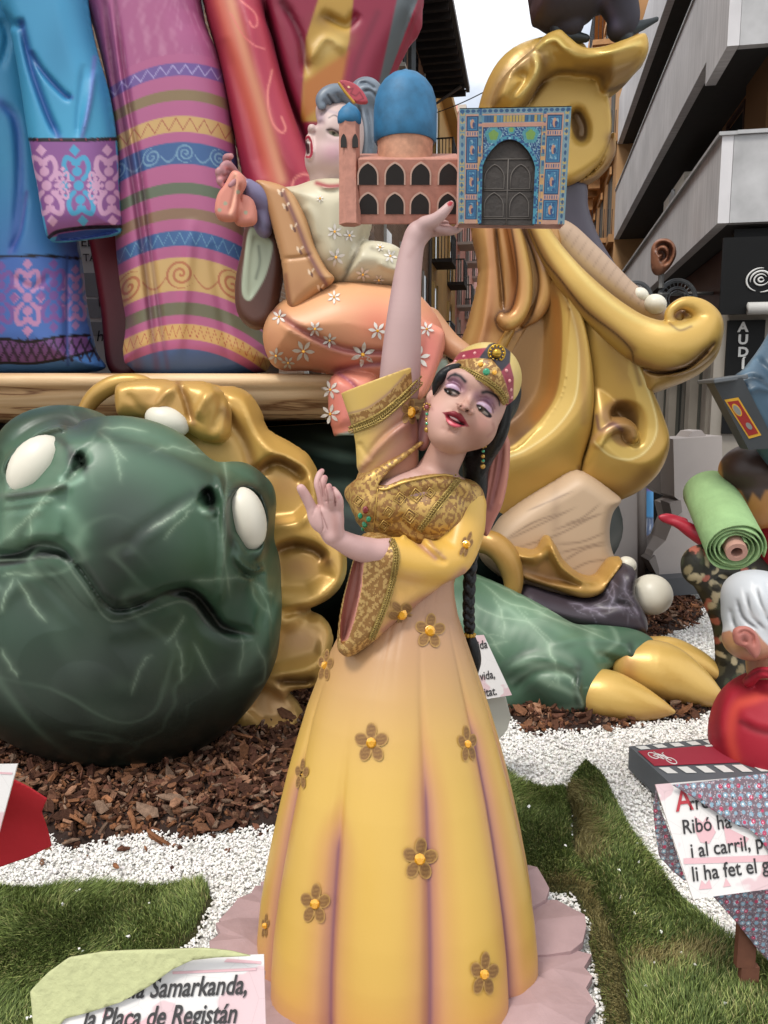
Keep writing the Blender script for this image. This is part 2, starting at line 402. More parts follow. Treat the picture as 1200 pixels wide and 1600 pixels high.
        for a in range(3):
            b, c_ = [(1, 2), (2, 0), (0, 1)][a]
            sa = [slice(None)] * 3; sb = [slice(None)] * 3; sa[a] = slice(0, -1); sb[a] = slice(1, None)
            Ia, Ib = I[tuple(sa)], I[tuple(sb)]; E = np.argwhere(Ia != Ib); sign = Ia[E[:, 0], E[:, 1], E[:, 2]]
            ok = (E[:, b] > 0) & (E[:, c_] > 0); E = E[ok]; sign = sign[ok]; q = []
            for (db, dc) in ((-1, -1), (0, -1), (0, 0), (-1, 0)):
                X = E.copy(); X[:, b] += db; X[:, c_] += dc; X = np.minimum(X, np.array(idx.shape) - 1); q.append(idx[X[:, 0], X[:, 1], X[:, 2]])
            Q = np.stack(q, 1); Q[~sign] = Q[~sign][:, ::-1]; FF.append(Q)
        F = np.concatenate(FF); F = F[(F >= 0).all(1)]
        for _ in range(sm): V = relax(V, F)
        return V, F
def relax(V, F, w=.6):
    S = np.zeros_like(V); c = np.zeros(len(V))
    for i in range(4):
        a, b = F[:, i], F[:, (i + 1) % 4]
        for k in range(3): S[:, k] += np.bincount(a, V[b, k], len(V)) + np.bincount(b, V[a, k], len(V))
        c += np.bincount(a, minlength=len(V)) + np.bincount(b, minlength=len(V))
    return V * (1 - w) + w * S / np.maximum(c, 1)[:, None]

# ---------------------------------------------------------------- airbrush: vertex paint by strokes in image pixels, projected through the camera
class Paint:
    def __init__(s, V, base, F=None):
        s.V = V; s.p = proj(V); s.C = np.tile(L(base) if isinstance(base, str) else base, (len(V), 1)).astype(float)
    def mix(s, c, a):
        c = L(c) if isinstance(c, str) else np.asarray(c); a = np.asarray(a)[:, None]; s.C = s.C * (1 - a) + c * a; return s
    def stroke(s, pts, w, c, a=1.0, curve=True, taper=False, hard=False, yr=None, w2=None, closed=False):
        A = np.asarray(pts, float)[:, :2]; A = spline(A, 6, closed) if (curve and len(A) > 2) else A
        R = 3 * max(w, w2 or 0); m = np.nonzero((s.p[:, 0] > A[:, 0].min() - R) & (s.p[:, 0] < A[:, 0].max() + R) & (s.p[:, 1] > A[:, 1].min() - R) & (s.p[:, 1] < A[:, 1].max() + R))[0]
        if yr is not None: m = m[(s.V[m, 1] > yr[0]) & (s.V[m, 1] < yr[1])]
        if len(m) == 0: return s
        d, t = dpoly(s.p[m], A, closed); ww = w if w2 is None else w + (w2 - w) * t
        f = sstep(ww * 1.25, ww * .75, d) if hard else np.exp(-(d / ww) ** 2)
        if taper: f = f * np.clip(np.minimum(t, 1 - t) * 5, 0, 1)
        c = L(c) if isinstance(c, str) else np.asarray(c); f = (f * a)[:, None]; s.C[m] = s.C[m] * (1 - f) + c * f; return s
    def poly(s, pts, c, a=1.0, soft=1.0, curve=False, yr=None):
        A = np.asarray(pts, float); A = spline(A, 6, True) if curve else A; R = soft * 2
        m = np.nonzero((s.p[:, 0] > A[:, 0].min() - R) & (s.p[:, 0] < A[:, 0].max() + R) & (s.p[:, 1] > A[:, 1].min() - R) & (s.p[:, 1] < A[:, 1].max() + R))[0]
        if yr is not None: m = m[(s.V[m, 1] > yr[0]) & (s.V[m, 1] < yr[1])]
        if len(m) == 0: return s
        f = (sstep(soft, -soft, sdpoly(s.p[m], A)) * a)[:, None]; c = L(c) if isinstance(c, str) else np.asarray(c)
        s.C[m] = s.C[m] * (1 - f) + c * f; return s
    def blob(s, c0, rx, ry, c, a=1.0, ang=0, hard=False, yr=None):
        d = s.p - np.asarray(c0, float); ca, sa = math.cos(math.radians(ang)), math.sin(math.radians(ang))
        u = (d[:, 0] * ca + d[:, 1] * sa) / rx; v = (-d[:, 0] * sa + d[:, 1] * ca) / ry; r2 = u * u + v * v
        f = sstep(1.15, .85, np.sqrt(r2)) if hard else np.exp(-r2)
        if yr is not None: f = f * ((s.V[:, 1] > yr[0]) & (s.V[:, 1] < yr[1]))
        return s.mix(c, f * a)
    def ramp(s, p0, p1, c, a0=0., a1=1.):
        p0 = np.asarray(p0, float); e = np.asarray(p1, float) - p0; t = np.clip(((s.p - p0) @ e) / e.dot(e), 0, 1); return s.mix(c, a0 + (a1 - a0) * t)
    def mottle(s, amt, scale, seed=0):
        s.C *= 1 + amt * fbm(s.V * scale, seed)[:, None]; return s
def fbm(X, seed=0, o=3):
    """cheap smooth pseudo-noise in -1..1 from sums of sines"""
    r = np.random.default_rng(seed); out = np.zeros(len(X)); a = 1; tot = 0
    for k in range(o * 4):
        w = r.normal(size=3); w /= np.linalg.norm(w); f = 1.9 ** (k // 4) * r.uniform(.8, 1.3)
        out += a * np.sin(X @ w * f * 2 + r.uniform(0, 6.3)); tot += a * .6
        if k % 4 == 3: a *= .55
    return np.clip(out / tot, -1, 1)
def fobj(name, f, m, parent, paint=None, base='#808080', sm=1, **k):
    V, F = f.mesh(sm); p = Paint(V, base)
    if paint: paint(p)
    return mk(name, V, F, m, parent, col=p.C, **k)
def PR(pts, Y):
    """photo px + radius in px -> world x,y,z,r for tubes"""
    out = []
    for a in pts:
        y = a[3] if len(a) > 3 else Y; q = P(a[0], a[1], y); out.append((*q, a[2] * np.linalg.norm(q - np.array([0, 0, CAMH])) / math.hypot(FPX, 600) if False else a[2] * (y * cp - (q[2] - CAMH) * sp_) / FPX))
    return out
def bounds(px0, py0, px1, py1, y0, y1):
    c = np.array([P(a, b, y) for a in (px0, px1) for b in (py0, py1) for y in (y0, y1)]); return c.min(0), c.max(0)
# shared paints
M_PAINT = mat('airbrushed_paint', attr=True, rough=.42, spec=.45, bump=.12, bscale=220, bdist=.002)
M_MATTE = mat('matte_paint', attr=True, rough=.62, spec=.35, bump=.15, bscale=260, bdist=.002)
M_GOLD = mat('gold_paint', attr=True, rough=.36, metal=.22, spec=.5, bump=.15, bscale=90, bdist=.003)
M_SKIN = mat('painted_skin', attr=True, rough=.5, spec=.4, bump=.06, bscale=300, bdist=.001)
M_PRINT = mat('printed_surface', attr=True, rough=.55, spec=.35)

def pale(C):
    """gold leaf paint: eased towards its own grey"""
    g = C.mean(1, keepdims=True); return np.clip((g + (C - g) * .96) * np.array([.98, 1.0, 1.02]), 0, 1)
def grey(C): g = C.mean(1, keepdims=True); return (g + (C - g) * .80) * np.array([1.12, 1.06, .92])

def marble(p, scale, width, c, a, seed, warp=.35):
    """soft pale web of marbled paint following the zero lines of a warped noise"""
    W = p.V * scale; W = W + warp * np.stack([fbm(W * .8, seed + i, 2) for i in (1, 2, 3)], 1) * 2; n = fbm(W, seed, 3); m = np.clip(fbm(W * .45, seed + 9, 2) * 1.4 + .3, 0, 1); p.mix(c, np.exp(-(n / width) ** 2) * m * a); return p
# ================================================================ SETTING
def brick_mat(name, c1, c2, mortar, axis, sc=1.0, bw=.24, bh=.065, bump=.3):
    m = bpy.data.materials.new(name); m.use_nodes = True; n = m.node_tree.nodes; l = m.node_tree.links; b = n['Principled BSDF']
    t = n.new('ShaderNodeTexCoord'); d = n.new('ShaderNodeVectorMath'); d.operation = 'DOT_PRODUCT'; d.inputs[1].default_value = tuple(axis); l.new(t.outputs['Object'], d.inputs[0])
    s = n.new('ShaderNodeSeparateXYZ'); l.new(t.outputs['Object'], s.inputs[0]); c = n.new('ShaderNodeCombineXYZ'); l.new(d.outputs['Value'], c.inputs[0]); l.new(s.outputs['Z'], c.inputs[1])
    br = n.new('ShaderNodeTexBrick'); br.inputs['Color1'].default_value = (*L(c1), 1); br.inputs['Color2'].default_value = (*L(c2), 1); br.inputs['Mortar'].default_value = (*L(mortar), 1)
    br.inputs['Scale'].default_value = sc; br.inputs['Brick Width'].default_value = bw; br.inputs['Row Height'].default_value = bh; br.inputs['Mortar Size'].default_value = .008
    l.new(c.outputs[0], br.inputs['Vector']); nz = n.new('ShaderNodeTexNoise'); nz.inputs['Scale'].default_value = .8; nz.inputs['Detail'].default_value = 6; l.new(t.outputs['Object'], nz.inputs['Vector'])
    mr = n.new('ShaderNodeMapRange'); mr.inputs['To Min'].default_value = .7; mr.inputs['To Max'].default_value = 1.3; l.new(nz.outputs['Fac'], mr.inputs['Value'])
    v = n.new('ShaderNodeVectorMath'); v.operation = 'SCALE'; l.new(br.outputs['Color'], v.inputs[0]); l.new(mr.outputs[0], v.inputs['Scale']); l.new(v.outputs[0], b.inputs['Base Color'])
    b.inputs['Roughness'].default_value = .85; bp = n.new('ShaderNodeBump'); bp.inputs['Strength'].default_value = bump; bp.inputs['Distance'].default_value = .01; l.new(br.outputs['Fac'], bp.inputs['Height']); bp.invert = True; l.new(bp.outputs[0], b.inputs['Normal'])
    return m
def ribbed_mat(name, color, axis, width=.12):
    """board-marked stone: fine vertical ribs with rain streaks"""
    m = mat(name, color, rough=.8, noise=.16, nscale=.9); n = m.node_tree.nodes; l = m.node_tree.links; b = n['Principled BSDF']
    t = n.new('ShaderNodeTexCoord'); d = n.new('ShaderNodeVectorMath'); d.operation = 'DOT_PRODUCT'; d.inputs[1].default_value = tuple(np.array(axis) / width); l.new(t.outputs['Object'], d.inputs[0])
    c = n.new('ShaderNodeCombineXYZ'); l.new(d.outputs['Value'], c.inputs[0]); w = n.new('ShaderNodeTexNoise'); w.inputs['Scale'].default_value = 1.2; w.inputs['Detail'].default_value = 3; l.new(c.outputs[0], w.inputs['Vector'])
    src = b.inputs['Base Color'].links[0].from_socket; mr = n.new('ShaderNodeMapRange'); mr.inputs['From Min'].default_value = .3; mr.inputs['From Max'].default_value = .7; mr.inputs['To Min'].default_value = .8; mr.inputs['To Max'].default_value = 1.1
    l.new(w.outputs['Fac'], mr.inputs['Value']); v = n.new('ShaderNodeVectorMath'); v.operation = 'SCALE'; l.new(src, v.inputs[0]); l.new(mr.outputs[0], v.inputs['Scale']); l.new(v.outputs[0], b.inputs['Base Color'])
    bp = n.new('ShaderNodeBump'); bp.inputs['Distance'].default_value = .02; bp.inputs['Strength'].default_value = .5; l.new(w.outputs['Fac'], bp.inputs['Height']); l.new(bp.outputs[0], b.inputs['Normal']); return m

# ---- ground
def sheet(name, m, x0, x1, y0, y1, z, nx=1, ny=1, fn=None, **k):
    xs = np.linspace(x0, x1, nx + 1); ys = np.linspace(y0, y1, ny + 1); X, Y = np.meshgrid(xs, ys, indexing='ij'); Z = np.full(X.shape, z, float)
    if fn: Z = Z + fn(X, Y)
    V = np.stack([X.ravel(), Y.ravel(), Z.ravel()], 1); i, j = np.meshgrid(np.arange(nx), np.arange(ny), indexing='ij'); a = (i * (ny + 1) + j).ravel()
    return mk(name, V, np.stack([a, a + ny + 1, a + ny + 2, a + 1], 1), m, **k)
tag(sheet('ground', mat('paving', '#6f6a66', rough=.9, noise=.25, nscale=3, bump=.3, bscale=40), -120, 120, -60, 240, -.03), kind='structure')
def gpoly(pts, z=0.0): return np.array([G(a, b, z)[:2] for a, b in pts])
MULCH_L = gpoly([(-420, 1000), (-420, 1235), (-60, 1320), (40, 1325), (75, 1308), (105, 1330), (135, 1322), (180, 1306), (250, 1300), (290, 1311), (350, 1300), (430, 1294), (520, 1250), (640, 1150), (700, 1000), (300, 860)])
MULCH_R = gpoly([(700, 1060), (795, 1122), (830, 1148), (870, 1140), (920, 1142), (1000, 1128), (1080, 1125), (1120, 1108), (1125, 1062), (1010, 1000), (1060, 986), (1098, 965), (1095, 942), (1000, 925), (700, 905), (560, 960)])
TURF_L = gpoly([(-300, 1370), (60, 1380), (140, 1374), (250, 1377), (322, 1369), (326, 1388), (314, 1430), (300, 1452), (262, 1478), (230, 1540), (200, 1640), (160, 2100), (-700, 2100)], .04)
TURF_A = gpoly([(720, 1170), (778, 1188), (805, 1213), (850, 1224), (888, 1222), (893, 1270), (900, 1330), (925, 1372), (955, 1440), (976, 1500), (984, 1560), (985, 1640), (1000, 1900), (960, 1900), (950, 1640), (942, 1560), (930, 1480), (925, 1430), (897, 1384), (830, 1376), (700, 1380), (650, 1250)], .04)
TURF_B = gpoly([(888, 1218), (896, 1196), (915, 1174), (945, 1200), (965, 1240), (985, 1282), (1010, 1315), (1028, 1340), (1080, 1400), (1150, 1458), (1210, 1490), (1420, 1600), (1700, 2100), (1010, 2000), (987, 1640), (987, 1560), (979, 1500), (958, 1440), (928, 1372), (903, 1330), (896, 1270)], .055)
for r in (TURF_L, TURF_A, TURF_B, MULCH_L, MULCH_R): pass
def sampler(n, x0, x1, y0, y1, seed):
    r = np.random.default_rng(seed); return np.stack([r.uniform(x0, x1, n), r.uniform(y0, y1, n)], 1)
def inview(Q, m=60, z=0.0):
    p = proj(np.column_stack([Q, np.full(len(Q), z)])); return (p[:, 0] > -m) & (p[:, 0] < 1200 + m) & (p[:, 1] < 1600 + m) & (p[:, 1] > 700)
def edgejit(Q, amp=.02): return Q + amp * np.stack([fbm(np.column_stack([Q * 9, np.zeros(len(Q))]), 3), fbm(np.column_stack([Q * 9, np.ones(len(Q))]), 5)], 1)
M_GRAV = mat('white_marble_gravel', attr=True, rough=.75, spec=.3, bump=.3, bscale=300, bdist=.002)
M_GBED = mat('gravel_bed', '#dbd8d2', rough=.9, noise=.35, nscale=120, bump=1.0, bscale=180, bdist=.01)
tag(sheet('gravel_bed', M_GBED, -6, 6, .2, 8.0, -.004), kind='structure')
def oct_scatter(Q, size, z, seed, base, var=.08):
    """small irregular stones"""
    r = np.random.default_rng(seed); n = len(Q)
    U = np.array([[1, 0, 0], [-1, 0, 0], [0, 1, 0], [0, -1, 0], [0, 0, 1], [0, 0, -1.]]); FF = np.array([[0, 2, 4], [2, 1, 4], [1, 3, 4], [3, 0, 4], [2, 0, 5], [1, 2, 5], [3, 1, 5], [0, 3, 5]])
    V = U[None] * (size[:, None, None] * r.uniform(.6, 1.35, (n, 6, 1))) + r.normal(size=(n, 6, 3)) * size[:, None, None] * .22
    a = r.normal(size=(n, 4)); a /= np.linalg.norm(a, axis=1, keepdims=True); w, x, y, zq = a.T
    R = np.stack([1 - 2 * (y * y + zq * zq), 2 * (x * y - zq * w), 2 * (x * zq + y * w), 2 * (x * y + zq * w), 1 - 2 * (x * x + zq * zq), 2 * (y * zq - x * w), 2 * (x * zq - y * w), 2 * (y * zq + x * w), 1 - 2 * (x * x + y * y)], 1).reshape(n, 3, 3)
    V = np.einsum('nij,nkj->nki', R, V) * np.array([1, 1, .8]) + np.column_stack([Q, z])[:, None]
    F = (FF[None] + (np.arange(n) * 6)[:, None, None]).reshape(-1, 3)
    c = L(base)[None] * (1 + r.normal(size=(n, 1)) * var) * (1 + r.normal(size=(n, 3)) * .015); C = np.repeat(c, 6, 0)
    return V.reshape(-1, 3), F, C
Q = np.concatenate([sampler(90000, -1.9, 1.6, 1.25, 2.7, 1), sampler(56000, -2.2, 2.4, 2.7, 4.0, 2), sampler(26000, 1.0, 3.6, 4.0, 6.6, 3)])
Qj = edgejit(Q); turf = inside(Qj, TURF_L) | inside(Qj, TURF_A) | inside(Qj, TURF_B) | inside(Qj, MULCH_R) & (RNG.random(len(Q)) > .03) | inside(Qj, MULCH_L) & (RNG.random(len(Q)) > .012)
ont = inside(Q, TURF_A) | inside(Q, TURF_B) | inside(Q, TURF_L); st_ = turf & ont & (np.minimum(np.minimum(sdpoly(Q, TURF_A), sdpoly(Q, TURF_B)), sdpoly(Q, TURF_L)) < -.03) & (RNG.random(len(Q)) < .003); turf &= ~st_; zq = np.where(st_, .045, 0.0); kq = ~turf & inview(Q) & (np.hypot(Q[:, 0] - .04, Q[:, 1] - 1.99) > .40); zq = zq[kq]
Q = Q[~turf & inview(Q) & (np.hypot(Q[:, 0] - .04, Q[:, 1] - 1.99) > .40)]
far = np.clip((Q[:, 1] - 2) / 3, 0, 1); sz = RNG.uniform(.0034, .0064, len(Q)) * (1 + far * .7)
V, F, C = oct_scatter(Q, sz, RNG.uniform(0, .012, len(Q)) + .002 + zq, 5, '#f3f1ed', .045)
mk('white_gravel', V, F, M_GRAV, smooth=False, col=C)['kind'] = 'stuff'
# ---- bark mulch
def mound(x, y): return .03 + .035 * (1 + fbm(np.column_stack([np.ravel(x) * 2.2, np.ravel(y) * 2.2, 0 * np.ravel(x)]), 9)).reshape(np.shape(x)) / 2
def polysheet(name, poly, m, z, step=.04, hf=None, kind='structure', skirt=None):
    lo, hi = poly.min(0), poly.max(0); nx = max(2, int((hi[0] - lo[0]) / step)); ny = max(2, int((hi[1] - lo[1]) / step))
    xs = np.linspace(lo[0], hi[0], nx + 1); ys = np.linspace(lo[1], hi[1], ny + 1); X, Y = np.meshgrid(xs, ys, indexing='ij'); Qg = np.stack([X.ravel(), Y.ravel()], 1)
    d = -sdpoly(Qg, poly); Z = (z if hf is None else hf(Qg[:, 0], Qg[:, 1])) * sstep(-step * .8, step * 1.2, d) - .012 * (d < 0)
    i, j = np.meshgrid(np.arange(nx), np.arange(ny), indexing='ij'); a = (i * (ny + 1) + j).ravel(); F = np.stack([a, a + ny + 1, a + ny + 2, a + 1], 1); F = F[(d[F] > -step * 1.6).all(1)]
    o = mk(name, np.column_stack([Qg, Z]), F, m); o['kind'] = kind; return o
M_SOIL = mat('bark_bed', '#2b1a12', rough=.95, noise=.4, nscale=30, bump=.8, bscale=60, bdist=.02)
polysheet('mulch_bed', MULCH_L, M_SOIL, .03, .06, mound); polysheet('mulch_bed', MULCH_R, M_SOIL, .03, .06, mound)
def chips(Q, seed, smin, smax, zf):
    r = np.random.default_rng(seed); n = len(Q); k = 6
    Lh = r.uniform(smin, smax, n) * r.choice([.6, 1, 1, 1.5], n) * .5; Wd = Lh * r.uniform(.22, .6, n); Th = r.uniform(.002, .007, n)
    a = np.linspace(0, 2 * np.pi, k, endpoint=False)[None] + r.uniform(-.3, .3, (n, k)); rr = r.uniform(.7, 1.25, (n, k))
    x = np.cos(a) * Lh[:, None] * rr; y = np.sin(a) * Wd[:, None] * rr; bend = (x / Lh[:, None]) ** 2 * Lh[:, None] * r.uniform(-.25, .25, (n, 1)) + r.normal(size=(n, k)) * .0012
    T = np.stack([x, y, bend + Th[:, None]], 2); B = np.stack([x * .9, y * .9, bend - Th[:, None]], 2); V = np.concatenate([T, B], 1)
    yaw = r.uniform(0, 6.28, n); tl = r.normal(size=n) * .5; rl = r.normal(size=n) * .55
    cz, sz_ = np.cos(yaw), np.sin(yaw); ct, st = np.cos(tl), np.sin(tl); cr_, sr = np.cos(rl), np.sin(rl); O = np.zeros(n); I = np.ones(n)
    Rz = np.stack([cz, -sz_, O, sz_, cz, O, O, O, I], 1).reshape(n, 3, 3); Ry = np.stack([ct, O, st, O, I, O, -st, O, ct], 1).reshape(n, 3, 3); Rx = np.stack([I, O, O, O, cr_, -sr, O, sr, cr_], 1).reshape(n, 3, 3)
    V = np.einsum('nij,nkj->nki', Rz @ Ry @ Rx, V) + np.column_stack([Q, zf])[:, None]
    base = (np.arange(n) * 2 * k)[:, None]
    F = []
    tp = [[0, 1, 2, 3], [0, 3, 4, 5]]; bt = [[3 + k, 2 + k, 1 + k, k], [5 + k, 4 + k, 3 + k, k]]; sd_ = [[(i + 1) % k, i, i + k, (i + 1) % k + k] for i in range(k)]
    F = (np.array(tp + bt + sd_)[None] + base[:, :, None]).reshape(-1, 4)
    pal = np.array([L(c) for c in ('#5c3d2e', '#76513b', '#4a3024', '#6b4738', '#8a6650', '#42291f', '#806857', '#855a3e')]); c = pal[r.integers(0, len(pal), n)] * r.uniform(.65, 1.25, (n, 1))
    C = np.repeat(c, 2 * k, 0) * r.uniform(.8, 1.2, (n * 2 * k, 1)); return V.reshape(-1, 3), F, C
M_BARK = mat('bark_chip', attr=True, rough=.9, spec=.2, noise=.35, nscale=60, bump=.9, bscale=130, bdist=.006)
Qa = np.concatenate([sampler(34000, -2.6, .9, 2.3, 4.6, 21), sampler(22000, .2, 3.0, 3.2, 6.4, 22)])
inL, inR = inside(edgejit(Qa, .05), MULCH_L), inside(edgejit(Qa, .05), MULCH_R); dL, dR = sdpoly(Qa, MULCH_L), sdpoly(Qa, MULCH_R)
stray = (RNG.random(len(Qa)) < .07) & (((dL < .28) & (dL > 0) & (RNG.random(len(Qa)) < np.exp(-dL / .08))) | ((dR < .06) & (dR > 0)))
hid = (np.hypot((Qa[:, 0] + 1.2) / .75, (Qa[:, 1] - 3.65) / .35) < 1)
keep = (inL | inR | stray) & inview(Qa, 80) & ~hid & ~(inside(Qa, TURF_L) | inside(Qa, TURF_A) | inside(Qa, TURF_B)); Qa = Qa[keep]; s_ = stray[keep] & ~(inL | inR)[keep]
Z = np.where(s_, .012, mound(Qa[:, 0], Qa[:, 1]) * sstep(.01, -.12, np.minimum(sdpoly(Qa, MULCH_L), sdpoly(Qa, MULCH_R))) + RNG.uniform(.006, .03, len(Qa)))
big = RNG.random(len(Qa)) < .14; small = ~big
V, F, C = chips(Qa[small], 31, .016, .042, Z[small]); V2, F2, C2 = chips(Qa[big], 32, .045, .085, Z[big] + .012)
mk('bark_mulch', np.concatenate([V, V2]), np.concatenate([F, F2 + len(V)]), M_BARK, smooth=False, col=np.concatenate([C, C2]))['kind'] = 'stuff'
# ---- turf
M_TURFB = mat('turf_base', '#3a3a1a', rough=1, noise=.4, nscale=20, bump=.6, bscale=60)
M_BLADE = mat('grass_blade', attr=True, rough=.55, spec=.3)
def turf_roll(poly, z, n, seed, rect, dry=None, lean=(0, 0)):
    polysheet('turf_base', poly, M_TURFB, z, .025)
    r = np.random.default_rng(seed); Qt = sampler(n, *rect, seed); Qt = Qt[inside(edgejit(Qt, .008), poly) & inview(Qt, 50)]; n = len(Qt)
    d = -sdpoly(Qt, poly); h = r.uniform(.012, .030, n) * (1 + .35 * fbm(np.column_stack([Qt * 5, np.zeros(n)]), seed + 3)); w = r.uniform(.0008, .0016, n)
    clump = fbm(np.column_stack([Qt * 4, np.zeros(n)]), seed); cl2 = fbm(np.column_stack([Qt * 14, np.zeros(n)]), seed + 1)
    dirn = np.column_stack([fbm(np.column_stack([Qt * 6, np.zeros(n)]), seed + 5), fbm(np.column_stack([Qt * 6, np.zeros(n)]), seed + 6)]) * 1.2 + np.array(lean) + r.normal(size=(n, 2)) * .35
    ang = r.uniform(0, 6.28, n); side = np.column_stack([np.cos(ang), np.sin(ang), np.zeros(n)]) * w[:, None]
    z0 = z * sstep(-.01, .03, d); b = np.column_stack([Qt, z0 - .005]); mid = b + np.column_stack([dirn * h[:, None] * .35, h * .6 + .005]); tip = b + np.column_stack([dirn * h[:, None], h + .003])
    V = np.stack([b - side, b + side, mid - side * .8, mid + side * .8, tip], 1).reshape(-1, 3); o = np.arange(n)[:, None] * 5
    F = np.concatenate([np.concatenate([o, o + 1, o + 3], 1), np.concatenate([o, o + 3, o + 2], 1), np.concatenate([o + 2, o + 3, o + 4], 1)])
    g = np.array([L('#5b6a35'), L('#748546'), L('#455527'), L('#949d5c'), L('#9b9766')]); pr = np.clip(np.column_stack([.3 + 0 * clump, .28 + .3 * clump, .25 - .25 * clump, .12 + .15 * cl2, .05 + .1 * cl2]), .01, 1); pr /= pr.sum(1, keepdims=True)
    k = (r.random(n)[:, None] > np.cumsum(pr, 1)).sum(1).clip(0, 4); c = g[k] * r.uniform(.75, 1.3, (n, 1))
    if dry is not None:
        dd = np.zeros(n)
        for (pa, w_) in dry: dd = np.maximum(dd, np.exp(-(dpoly(Qt, gpoly(pa, z))[0] / w_) ** 2))
        f = (r.random(n) < dd)[:, None]; c = np.where(f, L('#8a8052') * r.uniform(.6, 1.1, (n, 1)), c)
    C = np.stack([c * .65, c * .65, c, c, c * 1.25], 1).reshape(-1, 3)
    return V, F, C
parts = [turf_roll(TURF_L, .035, 190000, 41, (-1.7, -.3, 1.2, 2.5), lean=(.1, .1)),
         turf_roll(TURF_A, .035, 150000, 43, (.1, .95, 1.2, 3.3), dry=[([(905, 1385), (940, 1440), (965, 1510), (975, 1600)], .05), ([(800, 1380), (893, 1378)], .04)]),
         turf_roll(TURF_B, .042, 230000, 47, (.4, 1.7, 1.2, 3.4), dry=[([(896, 1230), (906, 1290), (912, 1330)], .07), ([(1010, 1500), (1100, 1490)], .05)])]
off = 0; VV = []; FF = []; CC = []
for V, F, C in parts: VV.append(V); FF.append(F + off); CC.append(C); off += len(V)
mk('lawn_grass', np.concatenate(VV), np.concatenate(FF), M_BLADE, smooth=False, col=np.concatenate(CC))['kind'] = 'stuff'

# ---- buildings
M_FASC = ribbed_mat('ribbed_stone', '#dad8da', SD, .1); M_MARB = mat('marble_panel', '#b3b3b4', rough=.6, noise=.22, nscale=2.6, bump=.1, bscale=5)
M_BRR = brick_mat('brown_brick', '#a67a55', '#8d6647', '#8d7c68', SD); M_SOFF = mat('soffit', '#3b3938', rough=.9, noise=.1)
M_BLK = mat('black_panel', '#0d0d0d', rough=.5, noise=.1, spec=.2); M_RAIL = mat('black_iron', '#17181a', rough=.5, metal=.3)
M_GLASS = mat('window_glass', '#20252a', rough=.08, spec=.7); M_WOODF = mat('brown_frame', '#3b2620', rough=.6)
def quadbox(m, a, b, t0, t1, z0, z1): return m.box(ST((a + b) / 2, (t0 + t1) / 2, (z0 + z1) / 2), (abs(b - a), abs(t1 - t0), abs(z1 - z0)), R=np.stack([SD, TD, [0, 0, 1]], 1))
def slab(name, mt, par, s0, s1, t0, t1, z0, z1, **k):
    m = MB(); quadbox(m, s0, s1, t0, t1, z0, z1); o = m.build(name, mt, par); 
    for q, v in k.items(): o[q] = v
    return o
r = ray(1121, 349); kk = (4.2 - CAMH) / r[2]; c0 = np.array([0, 0, CAMH]) + r * kk; SC0, TR, _ = stz(c0)
def tz(px, py, t=None): q = stz(on_t(px, py, TR if t is None else t)); return q[0], q[2]
s_end = tz(962, 300)[0]
z_lt = tz(1126, 216)[1]; z_mb = tz(1104, 96)[1]; z_md = tz(1136, 73)[1]; s_n = tz(1104, 96)[0]; z_mt = tz(960, 304)[1]; z_ub = tz(965, 225)[1]; z_ut = tz(964, 166)[1]
REC = 1.0; SB = SC0 - 14
mb = thing('modern_building', 'modern corner building with pale ribbed stone balcony bands on the right', 'building', ST(SC0, TR, 0))
slab('brick_wall', M_BRR, mb, SC0 + 1.2, s_end, TR + REC, TR + REC + .3, 4.2, z_ut + 4)
slab('brick_wall', brick_mat('brown_brick_cross', '#a67a55', '#8d6647', '#8d7c68', TD), mb, SC0 + .9, SC0 + 1.2, TR + REC + .0, TR + 12, 4.2, z_ut + 4)
def bandring(name, z0, z1, s0=SC0, s1=s_end, front=True):
    slab('ribbed_fascia', M_FASC, mb, s0, s1, TR, TR + .16, z0, z1)
bandring('a', 4.2, z_lt); bandring('b', z_mb, z_mt, s_n); slab('ribbed_fascia', M_FASC, mb, SC0, s_n, TR - .003, TR + .16, z_md, z_mt + 1.6); bandring('c', z_ub, z_ut); slab('ribbed_fascia', M_FASC, mb, SC0 + .0, s_end, TR, TR + .16, z_ut + 1.6, z_ut + 3.2)
for z in (4.2, z_mb + .003, z_ub): slab('soffit', M_SOFF, mb, SC0 + .16, s_end, TR + .16, TR + REC + .4, z, z + .15)
slab('coping', M_MARB, mb, SC0 - .04, s_end, TR - .05, TR + .22, z_lt, z_lt + .05); slab('coping', M_MARB, mb, s_n, s_end, TR - .03, TR + .2, z_mt, z_mt + .04)
# front face (across the street): marble panels one by one
w_p = 0
for (z0, z1, first) in ((4.2, z_lt, 0), (z_md, z_mt + 1.6, 1)):
    t = TR + .16
    for i in range(8):
        w = .62 if i == 0 else .95; slab('marble_panel', M_MARB, mb, SC0 + RNG.uniform(-.004, .004), SC0 + .14, t + .006, t + w - .006, z0, z1 - .003); t += w
    slab('soffit', M_SOFF, mb, SC0 + .14, SC0 + 2, TR + 1.45, TR + 12, z0 + .01, z0 + .14)
slab('coping', M_MARB, mb, SC0 - .05, SC0 + .2, TR + .2, TR + 9, z_lt + .003, z_lt + .055)
